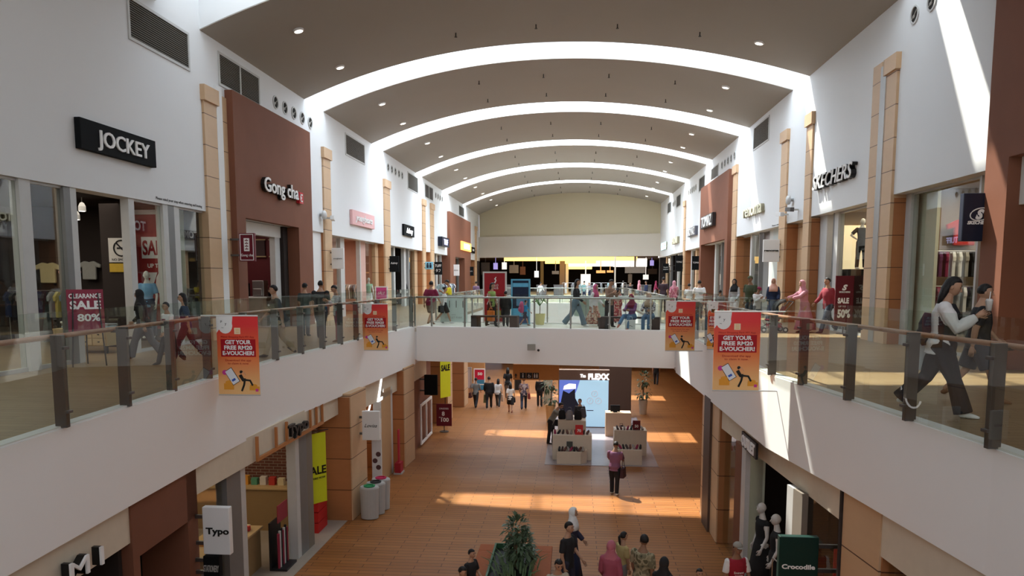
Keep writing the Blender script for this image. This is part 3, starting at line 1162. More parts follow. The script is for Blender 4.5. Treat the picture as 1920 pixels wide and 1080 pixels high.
for i in range(2, 8):
    for (fy) in (0.3, 0.75):
        for x in (-4.2, -1.4, 1.4, 4.2):
            y = yb(i, 0, x) + (yb(i, 1, x) - yb(i, 0, x)) * fy
            if spr is None:
                mb = MB()
                mb.cyl((0, 0), 0.02, -0.14, 0, 8)
                mb.cyl((0, 0), 0.05, -0.15, -0.135, 10)
                spr = o = mb.build('sprinkler', blackm)
            else:
                o = spr.copy()
                COL.objects.link(o)
            o.location = (x, y, arc(x))
            tag(o, 'tiny dark sprinkler head on the curved ceiling', 'sprinkler', 'sprinkler heads dotting the vault')


def board_sign(side, ya, yb_, z0, z1, label, board, text, tcol, th, tz, tw=None, depth=0.14, bold=0.0, shear=0.0, tx=None, off=0.0, name='shop_sign', back=None):
    L = yb_ - ya
    y = ya if side == 'L' else yb_
    t = wthing(name, label, 'shop sign', side, y, z0, off)
    if board:
        mb = MB()
        mb.box(0, L, -depth, -0.005, 0, z1 - z0)
        mb.build('board', board, t, bevel=0.01)
    if back:                      # dark block behind every letter
        mb = MB()
        text_mb(mb, text, tx or L / 2, tz, th, -0.0, depth, width=tw, bold=bold + 0.008, shear=shear)
        mb.build('letter_returns', back, t)
    mb = MB()
    text_mb(mb, text, tx or L / 2, tz, th, -depth - 0.002, 0.03, width=tw, bold=bold, shear=shear)
    mb.build('lettering', tcol, t)
    return t


board_sign('L', 14.97, 17.77, 9.29, 9.93, 'black signboard reading JOCKEY on the near left wall', M('sign_black', (0.008, 0.009, 0.010), 0.7, var=0, spec=0.1), 'JOCKEY', lettwhite, 0.33, 0.16, 1.95, bold=0.012, tx=1.52)
sg = board_sign('L', 23.6, 26.75, 9.3, 10.0, 'white lettering reading Gong cha on the brown panel', None, 'Gong cha', lettwhite, 0.46, 0.12, 2.95, depth=0.12, off=0.25, tx=1.5, bold=0.01, back=lettblack)
mb = MB()
mb.box(3.12, 3.5, -0.12, 0, 0.02, 0.42)
e = mb.build('red_seal', M('seal_red', (0.55, 0.02, 0.03), 0.5, var=0), sg)
mb = MB()
mb.box(3.2, 3.42, -0.13, -0.12, 0.08, 0.13).box(3.2, 3.25, -0.13, -0.12, 0.08, 0.36).box(3.2, 3.42, -0.13, -0.12, 0.31, 0.36).box(3.29, 3.34, -0.13, -0.12, 0.17, 0.27)
mb.build('seal_strokes', lettwhite, e)
board_sign('L', 34.0, 37.8, 9.08, 9.76, 'pink signboard with white script lettering above the pink shop', M('pink_board', (0.80, 0.47, 0.47), 0.5), 'younghearts', lettwhite, 0.30, 0.22, 2.9, shear=0.25, bold=0.02)
board_sign('L', 44.5, 47.35, 9.18, 9.85, 'small black signboard reading Aubrey on the left wall', M('sign_black', (0, 0, 0)), 'Aubrey', litwhite, 0.32, 0.17, 1.7, shear=0.3)
board_sign('L', 56.3, 59.4, 9.03, 9.74, 'dark navy signboard far along the left wall', navy, 'TUFF', M('sign_violet', (0.6, 0.6, 0.95), 0.5, emit=1.2), 0.42, 0.14, 1.7, depth=0.35, bold=0.02)
board_sign('L', 66.0, 72.0, 9.1, 9.88, 'glowing white and orange signboard on the far brown panel', M('orange_glow', (1.0, 0.42, 0.10), 0.5, emit=1.6), 'LEVIS', litwhite, 0.4, 0.19, 3.6, off=0.25, bold=0.06)
board_sign('L', 74.0, 76.6, 9.1, 9.7, 'small black sign by the far left corner pillar', M('sign_black', (0, 0, 0)), 'BATA', lettwhite, 0.2, 0.2, 1.2)
board_sign('R', 23.5, 27.4, 9.62, 10.12, 'white slanted letters reading SKECHERS on the right wall', None, 'SKECHERS', lettwhite, 0.47, 0.03, 3.7, depth=0.16, bold=0.0, shear=0.25, back=lettblack)
board_sign('R', 34.5, 38.2, 9.5, 10.12, 'pale cream letters reading renoma on the right wall', None, 'renoma', M('letter_cream', (0.80, 0.78, 0.62), 0.5, emit=0.15), 0.62, 0.05, 3.6, depth=0.15, bold=0.0, back=M('letter_gold', (0.3, 0.27, 0.18), 0.5))
board_sign('R', 44.9, 48.9, 9.68, 10.45, 'dark framed letters reading TOMAZ on the right brown panel', M('sign_dark_brown', (0.03, 0.02, 0.02), 0.5), 'TOMAZ', lettwhite, 0.62, 0.09, 3.5, off=0.25, bold=0.02, depth=0.2)
board_sign('R', 52.7, 56.2, 9.58, 10.2, 'dark sign of tall white letters on the right wall past the brown panel', M('sign_grey', (0.10, 0.10, 0.12), 0.5), 'TOMAZ', lettwhite, 0.5, 0.07, 3.1, bold=0.02, depth=0.2)
board_sign('R', 61.5, 65.0, 9.4, 10.0, 'small cream lettered sign far along the right wall', None, 'PADINI', M('letter_cream', (0, 0, 0)), 0.5, 0.05, 3.1, bold=0.03, back=M('letter_gold', (0, 0, 0)), depth=0.2)
board_sign('R', 69.4, 74.0, 9.2, 10.0, 'bluish white lit sign at the far end of the right wall', None, 'CROCS', M('sign_cyan', (0.6, 0.9, 0.95), 0.5, emit=1.3), 0.6, 0.1, 3.9, bold=0.06, depth=0.1, back=M('letter_gold', (0, 0, 0)))


FS = {}


def flag_sign(label, q, side, x, board, texts, edge=None, base=ZU, thick=0.12, brackets=True, br=0.42):
    """sign that juts out of a wall and faces the hall's near end. q: its four sides in the photo (l, t, r, b)"""
    l, t_, r, b = q
    if side == 'L':
        y = onx(l, (t_ + b) / 2, x + 0.12).y
    else:
        y = onx(r, (t_ + b) / 2, x - 0.12).y
    p0, p1 = ony(l, t_, y), ony(r, b, y)
    W, H = p1.x - p0.x, p0.z - p1.z
    FS.update(W=W, H=H)
    t = thing('hanging_sign', label, 'hanging sign', (p0.x, y, p1.z), 0)
    mb = MB()
    mb.box(0, W, 0, thick, 0, H)
    mb.build('board', board, t, bevel=0.012)
    if edge:
        mb = MB()
        for (a, c, e, f) in [(0.03, W - 0.03, 0.03, 0.05), (0.03, W - 0.03, H - 0.05, H - 0.03), (0.03, 0.05, 0.05, H - 0.05), (W - 0.05, W - 0.03, 0.05, H - 0.05)]:
            mb.box(a, c, -0.006, 0.0, e, f)
        mb.build('border_line', edge, t)
    for (s, cx, cz, h, w_, m, kw) in texts:
        mb = MB()
        text_mb(mb, s, W * cx, H * cz, H * h, -0.002, 0.008, width=(W * w_ if w_ else None), **kw)
        mb.build('lettering', m, t)
    if brackets:
        for bz in (0.22, 0.78):
            mb = MB()
            if side == 'L':
                mb.box(-br, 0.0, 0.03, 0.08, H * bz - 0.03, H * bz + 0.03)
            else:
                mb.box(W, W + br, 0.03, 0.08, H * bz - 0.03, H * bz + 0.03)
            mb.build('bracket', dsteel, t)
    return t


maroon = M('maroon_sign', (0.14, 0.008, 0.02), 0.4, var=0.02)
blk = M('sign_black', (0, 0, 0))
fs = flag_sign('maroon hanging sign with white emblem reading Gong cha beside the tea shop', (447, 437, 478, 490), 'L', XL + 0.2, maroon, [('Gong cha', 0.5, 0.18, 0.09, 0.78, lettwhite, {})], lettwhite)
mb = MB()
W, H = FS['W'], FS['H']
mb.box(W * .32, W * .68, -0.008, 0, H * .36, H * .82)
e = mb.build('emblem', lettwhite, fs, bevel=0.02)
mb = MB()
for k in range(4):
    mb.box(W * .39, W * .61, -0.012, -0.008, H * (.42 + k * 0.1), H * (.45 + k * 0.1))
    mb.box(W * .48, W * .52, -0.012, -0.008, H * (.45 + k * 0.1), H * (.49 + k * 0.1))
mb.build('emblem_strokes', maroon, e)
flag_sign('plain white hanging sign with tiny lettering beside the pink shop', (621, 465, 645, 504), 'L', XL, white2, [('younghearts', 0.5, 0.47, 0.06, 0.7, lettblack, {})])
flag_sign('black hanging sign reading Aubrey on the left pillar', (730, 480, 748, 510), 'L', XL, blk, [('Aubrey', 0.5, 0.5, 0.13, 0.75, lettwhite, {'shear': 0.3})])
fs = flag_sign('light blue toilet sign hung on the left wall', (797, 491, 812, 505), 'L', XL, br=0.8, texts=[], board=M('sky_blue_sign', (0.25, 0.55, 0.72), 0.4))
for cx in (FS['W'] * .32, FS['W'] * .68):
    mb = MB()
    mb.ell((cx, -0.01, FS['H'] * .75), (0.06, 0.01, 0.06), 10, 6)
    mb.box(cx - 0.07, cx + 0.07, -0.014, 0, FS['H'] * .2, FS['H'] * .62)
    mb.build('figure_pictogram', navy, fs)
flag_sign('black hanging sign with white writing and katakana', (814, 491, 829, 515), 'L', XL, blk, br=0.8, texts=[('TUFF', 0.5, 0.6, 0.2, 0.8, lettwhite, {}), ('\u30bf\u30d5', 0.5, 0.22, 0.2, 0.6, lettwhite, {})])
flag_sign('white hanging sign by the far left brown panel', (848, 496, 861, 517), 'L', XL, white2, [('LEVIS', 0.5, 0.45, 0.09, 0.7, lettblack, {})])
flag_sign('dark hanging sign near the far left corner', (879, 500, 888, 517), 'L', XL, blk, [('BATA', 0.5, 0.45, 0.1, 0.6, lettwhite, {})])
flag_sign('white hanging sign reading renoma on the right wall', (1432, 449, 1461, 491), 'R', XR, white2, [('renoma', 0.5, 0.47, 0.09, 0.88, lettblack, {'bold': 0.04})])
flag_sign('black hanging sign reading TOMAZ under the right brown panel', (1298, 480, 1314, 506), 'R', XR, blk, [('TOMAZ', 0.5, 0.46, 0.13, 0.85, lettwhite, {})])
flag_sign('tall black hanging sign between two far right shops', (1267, 479, 1280, 509), 'R', XR, blk, [('TOMAZ', 0.5, 0.55, 0.1, 0.8, lettwhite, {})])
flag_sign('black hanging sign farthest along the right wall', (1243, 494, 1254, 512), 'R', XR, blk, br=0.95, texts=[('hush', 0.5, 0.55, 0.14, 0.7, lettwhite, {}), ('puppies', 0.5, 0.35, 0.12, 0.8, lettwhite, {})])
fs = flag_sign('dark navy hanging sign with a white S emblem reading SKECHERS', (1808, 362, 1866, 452), 'R', XR + 0.1, navy, [('S', 0.5, 0.47, 0.18, 0.26, lettwhite, {'bold': 0.07, 'shear': 0.35}), ('SKECHERS', 0.47, 0.355, 0.065, 0.66, lettwhite, {'bold': 0.05, 'shear': 0.25})], thick=0.15)
mb = MB()
for rr, tt in ((1.0, 0.02),):
    pts = [(FS['W'] * (0.52 + 0.30 * cos(a) + 0.06 * sin(a)), -0.006, FS['H'] * (0.56 + 0.13 * sin(a))) for a in [2 * pi * k / 28 for k in range(29)]]
    mb.tube(pts, 0.012, 5)
mb.build('emblem_ring', lettwhite, fs)
flag_sign('white hanging sign reading Typo above a dark stationery board', (378, 951, 432, 1041), 'L', gx(11) + 0.0, white2, [('Typo', 0.55, 0.44, 0.13, 0.86, lettblack, {'bold': 0.03})])
flag_sign('black chalk sign with white hand lettering under the white Typo sign', (380, 1043, 412, 1085), 'L', gx(11) + 0.02, blk, [('STATIONERY', 0.5, 0.3, 0.3, 0.95, M('chalk', (0.5, 0.5, 0.48), 0.8), {'shear': 0.2})])
flag_sign('white hanging sign with script reading Lovisa on the stone pillar', (678, 771, 712, 826), 'L', gx(20) + 0.3, white2, [('Lovisa', 0.5, 0.45, 0.12, 0.72, lettblack, {'shear': 0.45})])
flag_sign('blank black hanging sign past the second pillar on the lower left', (795, 703, 820, 741), 'L', gx(28), blk, [])
fs = flag_sign('dark green hanging sign reading Crocodile at the bottom right', (1462, 1006, 1533, 1090), 'R', gr(11.8), M('dark_green_sign', (0.006, 0.03, 0.024), 0.4), [('Crocodile', 0.5, 0.27, 0.10, 0.84, lettwhite, {'bold': 0.03})], thick=0.12)

# lower shop names
t = thing('shop_sign', 'black three dimensional letters reading Typo inside an orange wooden frame', 'shop sign', (-6.29, 13.95, 2.96), 90)
mb = MB()
mb.box(0, 3.9, -0.05, 0, 0, 0.07)
for xx in (0, 0.95, 1.28 + 0.25, 3.0, 3.42, 3.83):
    mb.box(xx, xx + 0.06, -0.05, 0, 0.07, 0.5)
mb.build('frame', M('orange_wood', (0.45, 0.18, 0.06), 0.5), t)
mb = MB()
text_mb(mb, 'Typo', 2.15, 0.15, 0.25, -0.02, 0.07, width=1.2, bold=0.03)
mb.build('lettering', lettblack, t)
t = thing('shop_sign', 'white handwritten style sign reading Lovisa above the jewellery shop', 'shop sign', (gx(22.0) + 0.02, 22.0, 2.68), 90)
mb = MB()
text_mb(mb, 'L', 0.9, 0.02, 0.72, -0.0, 0.06, width=0.55, shear=0.5)
mb.build('initial_letter', litwhite, t)
mb = MB()
text_mb(mb, 'ovisa', 1.9, 0.22, 0.26, -0.0, 0.04, width=1.3, shear=0.4)
mb.build('lettering', litwhite, t)
t = thing('shop_sign', 'black and white block letters MI at the bottom left', 'shop sign', (gx(8) + 0.02, 7.75, 2.9), 90)
mb = MB()
text_mb(mb, 'M I', 0.62, 0.06, 0.24, -0.10, 0.03, width=0.62)
mb.build('lettering', lettwhite, t)
mb = MB()
text_mb(mb, 'M I', 0.62, 0.06, 0.24, 0, 0.10, width=0.62, bold=0.004)
mb.build('letter_returns', lettblack, t)
t = thing('shop_sign', 'white letters reading OUTLET on a black plate under the right fascia', 'shop sign', (gr(15.9) - 0.02, 15.95, 3.02), -90)
mb = MB()
mb.box(0, 1.25, -0.05, 0, 0, 0.32)
mb.build('plate', blackm, t)
mb = MB()
text_mb(mb, 'OUTLET', 0.62, 0.05, 0.22, -0.05, 0.02, width=1.1, bold=0.03)
mb.build('lettering', lettwhite, t)

# notice lettering along shop heads
for (s_, y, z, s, lb) in [('L', 17.9, 8.55, 'Please mind your step when entering and leaving', 'small black notice lettering at the lower corner of the near left wall'),
                          ('R', 33.2, 8.8, 'Please mind your step', 'small notice lettering at the lower edge of the white wall beside the pillar')]:
    t = wthing('notice_lettering', lb, 'lettering', s_, y if s_ == 'L' else y, z)
    mb = MB()
    text_mb(mb, s, 0, 0, 0.07, -0.003, 0.004, align='L', width=2.3)
    o = mb.build('lettering', lettblack, t)

# round loudspeakers, cctv cameras
for (s_, px, py, lb) in [('L', 600, 403, 'round grey wall speaker beside the first left pillar'), ('R', 1487, 375, 'round grey wall speaker in the plain bay on the right')]:
    p = onx(px, py, XL if s_ == 'L' else XR)
    t = wthing('wall_speaker', lb, 'speaker', s_, p.y, p.z)
    mb = MB()
    mb.T = Matrix.Rotation(pi / 2, 4, 'X')
    mb.lathe((0, 0, 0), [(0.06, 0), (0.06, 0.1), (0.17, 0.12), (0.19, 0.2), (0.15, 0.24), (0.02, 0.25)], 18)
    mb.build('horn', postw, t, smooth=True)
for (s_, px, py, lb) in [('L', 606, 409, 'white wall camera on an arm under the round speaker at left'), ('R', 1478, 402, 'white box camera on the right pillar'), ('R', 1497, 393, 'small dark wall camera in the plain bay on the right')]:
    p = onx(px, py, XL if s_ == 'L' else XR)
    t = wthing('security_camera', lb, 'camera', s_, p.y, p.z)
    mb = MB()
    mb.box(-0.05, 0.05, -0.3, 0, -0.03, 0.03)
    mb.build('arm', postw, t)
    mb = MB()
    mb.cbox((0.12, -0.36, 0.0), (0.42, 0.16, 0.16), 0.2, 0, 0.1)
    mb.build('housing', white2 if 'white' in lb else dsteel, t, bevel=0.01)
# emergency light and dome on the bridge fascia
p = ony(997, 650, 25.8)
mb = MB()
mb.box(-0.14, 0.14, -0.08, 0.02, -0.11, 0.11)
o = mb.build('junction_box', M('box_grey', (0.32, 0.31, 0.28), 0.5), loc=(p.x, 25.62, p.z), bevel=0.01)
tag(o, 'small grey square box on the white bridge fascia', 'junction box')
p = ony(1010, 656, 25.7)
mb = MB()
mb.ell((0, -0.03, 0), (0.045, 0.06, 0.045), 12, 8)
o = mb.build('dome_camera', blackm, loc=(p.x, 25.58, p.z), smooth=True)
tag(o, 'tiny black camera next to the grey box on the bridge fascia', 'camera')

# ------------------------------------------------------------------ hanging banners
bred = grad_mat('banner_print', (0.78, 0.03, 0.035), (0.80, 0.17, 0.04), (0.85, 0.50, 0.20), 0.15, 1.25)
boxred = M('banner_box_red', (0.40, 0.004, 0.012), 0.5, var=0)
phonew = M('phone_screen', (0.75, 0.78, 0.85), 0.4, var=0)
gold = M('banner_gold', (0.75, 0.32, 0.03), 0.5, var=0)
pinkm = M('banner_magenta', (0.6, 0.05, 0.3), 0.5, var=0)


def banner(label, x0, x1, y, z0, z1, rz=0.0):
    W, H = x1 - x0, z1 - z0
    t = thing('hanging_banner', label, 'banner', (x0, y, z0), rz, 'red voucher banners clamped to the railing posts')
    k = H / 1.4
    mb = MB()
    mb.box(0, W, -0.004, 0.004, 0, H)
    mb.build('banner_sheet', bred, t)
    for z in (0.0, H):
        mb = MB()
        mb.tube([(-0.28 if x0 < 0 else 0, 0, z), (W + (0.42 if x0 > 0 else 0), 0, z)], 0.013, 8)
        mb.build('rod', white2 if z else alu, t)
    mb = MB()
    pts = [(0.0, H), (0.0, H - 0.30 * k)] + [(0.16 * k + 0.13 * k * cos(a) - 0.0, H - 0.17 * k + 0.13 * k * sin(a) * 1.1) for a in [pi + 0.5 + j * (pi - 0.2) / 8 for j in range(9)]] + [(0.30 * k, H)]
    mb.prismy(pts, -0.007, -0.004)
    e = mb.build('logo_disc', lettwhite, t)
    mb = MB()
    for (a, b_, c) in [(0.09, 0.08, '\u00b5'), (0.17, 0.13, 'y'), (0.11, 0.2, '~')]:
        text_mb(mb, c, a * k, H - (b_ + 0.03) * k, 0.05 * k, -0.007, 0.002)
    mb.build('logo_marks', lettblack, e)
    mb = MB()
    mb.box(W / 2 - 0.055 * k, W / 2 + 0.055 * k, -0.007, -0.004, H - 0.32 * k, H - 0.21 * k)
    e = mb.build('app_icon', M('app_cream', (0.9, 0.72, 0.5), 0.5, var=0), t)
    mb = MB()
    for q in range(3):
        mb.box(W / 2 - 0.03 * k, W / 2 + 0.035 * k, -0.009, -0.007, H - (0.24 + 0.028 * q) * k, H - (0.233 + 0.028 * q) * k)
    mb.build('icon_strokes', gold, e)
    mb = MB()
    text_mb(mb, 'Mitsui Shopping Park MY App', W / 2, H - 0.385 * k, 0.033 * k, -0.005, 0.002, width=W * 0.8)
    mb.build('app_lettering', boxred, t)
    mb = MB()
    mb.box(W * 0.09, W * 0.93, -0.007, -0.004, H - 0.72 * k, H - 0.41 * k)
    bx = mb.build('red_box', boxred, t)
    mb = MB()
    for q, (s, w_) in enumerate([('GET YOUR', 0.62), ('FREE RM20', 0.68), ('E-VOUCHER!', 0.76)]):
        text_mb(mb, s, W * 0.51, H - (0.495 + 0.097 * q) * k, 0.068 * k, -0.007, 0.003, width=W * w_, bold=0.035)
    mb.build('headline_lettering', lettwhite, bx)
    mb = MB()
    text_mb(mb, 'Download the app', W / 2, H - 0.80 * k, 0.036 * k, -0.005, 0.002, width=W * 0.62)
    text_mb(mb, 'to claim it now.', W / 2, H - 0.855 * k, 0.036 * k, -0.005, 0.002, width=W * 0.52)
    mb.build('small_lettering', boxred, t)
    # phone, parcels and the jumping shopper
    mb = MB()
    mb.cbox((W * 0.34, -0.006, 0.33 * k), (0.15 * k, 0.004, 0.29 * k), 0, 0, radians(-32))
    ph = mb.build('phone_outline', lettblack, t)
    mb = MB()
    mb.cbox((W * 0.34, -0.0085, 0.33 * k), (0.132 * k, 0.003, 0.272 * k), 0, 0, radians(-32))
    mb.build('phone_screen', phonew, ph)
    mb = MB()
    mb.cbox((W * 0.375, -0.0105, 0.27 * k), (0.07 * k, 0.002, 0.04 * k), 0, 0, radians(-32))
    mb.build('screen_button', M('banner_blue', (0.03, 0.10, 0.5), 0.5, var=0), ph)
    mb = MB()
    mb.m = 0
    mb.tube([(W * 0.53, -0.007, 0.36 * k), (W * 0.60, -0.007, 0.27 * k), (W * 0.66, -0.007, 0.27 * k)], [(0.004, 0.035 * k)] * 3, 6, side=(0, 1, 0))
    mb.tube([(W * 0.64, -0.007, 0.27 * k), (W * 0.62, -0.007, 0.18 * k), (W * 0.56, -0.007, 0.07 * k)], [(0.004, 0.02 * k)] * 3, 6, side=(0, 1, 0))
    mb.tube([(W * 0.64, -0.007, 0.27 * k), (W * 0.77, -0.007, 0.26 * k), (W * 0.83, -0.007, 0.17 * k)], [(0.004, 0.02 * k)] * 3, 6, side=(0, 1, 0))
    mb.ell((W * 0.56, -0.007, 0.41 * k), (0.03 * k, 0.003, 0.03 * k), 8, 6)
    mb.build('shopper_print', lettblack, t)
    mb = MB()
    mb.tube([(W * 0.56, -0.009, 0.37 * k), (W * 0.62, -0.009, 0.42 * k), (W * 0.67, -0.009, 0.35 * k)], [(0.002, 0.01 * k)] * 3, 6, side=(0, 1, 0))
    mb.build('shopper_arm_print', M('banner_skin', (0.7, 0.35, 0.2), 0.6, var=0), t)
    mb = MB()
    mb.cbox((W * 0.25, -0.006, 0.15 * k), (0.18 * k, 0.003, 0.11 * k))
    mb.ell((W * 0.27, -0.006, 0.22 * k), (0.08 * k, 0.003, 0.04 * k), 10, 6)
    mb.cbox((W * 0.87, -0.006, 0.12 * k), (0.18 * k, 0.003, 0.07 * k))
    mb.ell((W * 0.85, -0.006, 0.17 * k), (0.07 * k, 0.003, 0.03 * k), 10, 6)
    mb.build('parcel_print', gold, t)
    mb = MB()
    mb.ell((W * 0.16, -0.006, 0.40 * k), (0.05 * k, 0.003, 0.045 * k), 9, 6)
    mb.cbox((W * 0.93, -0.008, 0.09 * k), (0.05 * k, 0.003, 0.05 * k))
    mb.build('gift_print', pinkm, t)
    return t


def pxbanner(label, q, y, rz=0):
    a, b = ony(q[0], q[1], y), ony(q[2], q[3], y)
    return banner(label, a.x, b.x, y, b.z, a.z, rz)


pxbanner('red and orange voucher banner nearest the camera on the left railing', (405, 592, 488, 741), 12.55)
pxbanner('red and orange voucher banner on the left railing near the bridge', (679, 570, 728, 657), 21.0)
pxbanner('red and orange voucher banner nearest the camera on the right railing', (1340, 584, 1422, 733), 13.5)
pxbanner('red and orange voucher banner on the right railing near the bridge', (1249, 565, 1302, 658), 20.4)
t = pxbanner('red voucher banner added in place of a reflection beside the near right banner', (1328, 566, 1345, 655), 17.6)  # extra banner modelled where the railing glass shows a reflection
# ------------------------------------------------------------------ people
def remeshed(mb, name, mats, voxel, parent=None, smooth_it=3):
    """fuse overlapping closed tubes into one continuous surface"""
    o = mb.build('tmp', mats[0] if isinstance(mats, (list, tuple)) else mats)
    r = o.modifiers.new('r', 'REMESH')
    r.mode = 'VOXEL'
    r.voxel_size = voxel
    s = o.modifiers.new('s', 'SMOOTH')
    s.iterations = smooth_it
    s.factor = 0.5
    dg = bpy.context.evaluated_depsgraph_get()
    me = bpy.data.meshes.new_from_object(o.evaluated_get(dg))
    bpy.data.objects.remove(o)
    return me


def me_obj(me, name, mats, parent=None, smooth=True):
    me.materials.clear()
    for m in (mats if isinstance(mats, (list, tuple)) else [mats]):
        me.materials.append(m)
    me.name = name
    if smooth:
        me.shade_smooth()
    o = bpy.data.objects.new(name, me)
    COL.objects.link(o)
    if parent:
        o.parent = parent
    return o


def Rx(v, a):
    return Matrix.Rotation(a, 3, 'X') @ v


POSES = {
    'stand': dict(lt=(4, 3), rt=(-4, 0), la=(5, 8, 12), ra=(-3, 8, 15), lean=1),
    'relax': dict(lt=(8, 12), rt=(-3, 0), la=(10, 10, 35), ra=(0, 9, 12), lean=2),
    'walk': dict(lt=(24, 6), rt=(-18, 22), la=(-20, 9, 12), ra=(22, 9, 25), lean=4),
    'walk2': dict(lt=(-16, 24), rt=(22, 5), la=(20, 9, 22), ra=(-18, 9, 12), lean=3),
    'phone': dict(lt=(5, 3), rt=(-5, 2), la=(28, 8, 95), ra=(25, 8, 100), lean=3, head=22),
    'walkphone': dict(lt=(-20, 24), rt=(22, 5), la=(30, 8, 92), ra=(28, 8, 98), lean=4, head=14),
    'push': dict(lt=(14, 5), rt=(-14, 12), la=(52, 6, 22), ra=(52, 6, 22), lean=8),
    'bag': dict(lt=(10, 4), rt=(-10, 8), la=(6, 10, 10), ra=(6, 10, 10), lean=2),
    'hips': dict(lt=(5, 0), rt=(-5, 0), la=(-20, 38, 80), ra=(-20, 38, 80), lean=0),
    'bend': dict(lt=(8, 8), rt=(-4, 4), la=(45, 10, 35), ra=(50, 10, 30), lean=28, head=25),
    'sit': dict(lt=(88, 84), rt=(84, 82), la=(32, 10, 55), ra=(32, 10, 60), lean=4, head=14),
    'sitcross': dict(lt=(90, 84), rt=(96, 50), la=(35, 10, 60), ra=(35, 10, 60), lean=2, head=16),
    'crouch': dict(lt=(95, 125), rt=(70, 120), la=(50, 10, 30), ra=(50, 10, 30), lean=25),
    'mann': dict(lt=(3, 0), rt=(-3, 0), la=(5, 14, 20), ra=(-8, 16, 30), lean=0),
}
SHOE_CACHE = {}


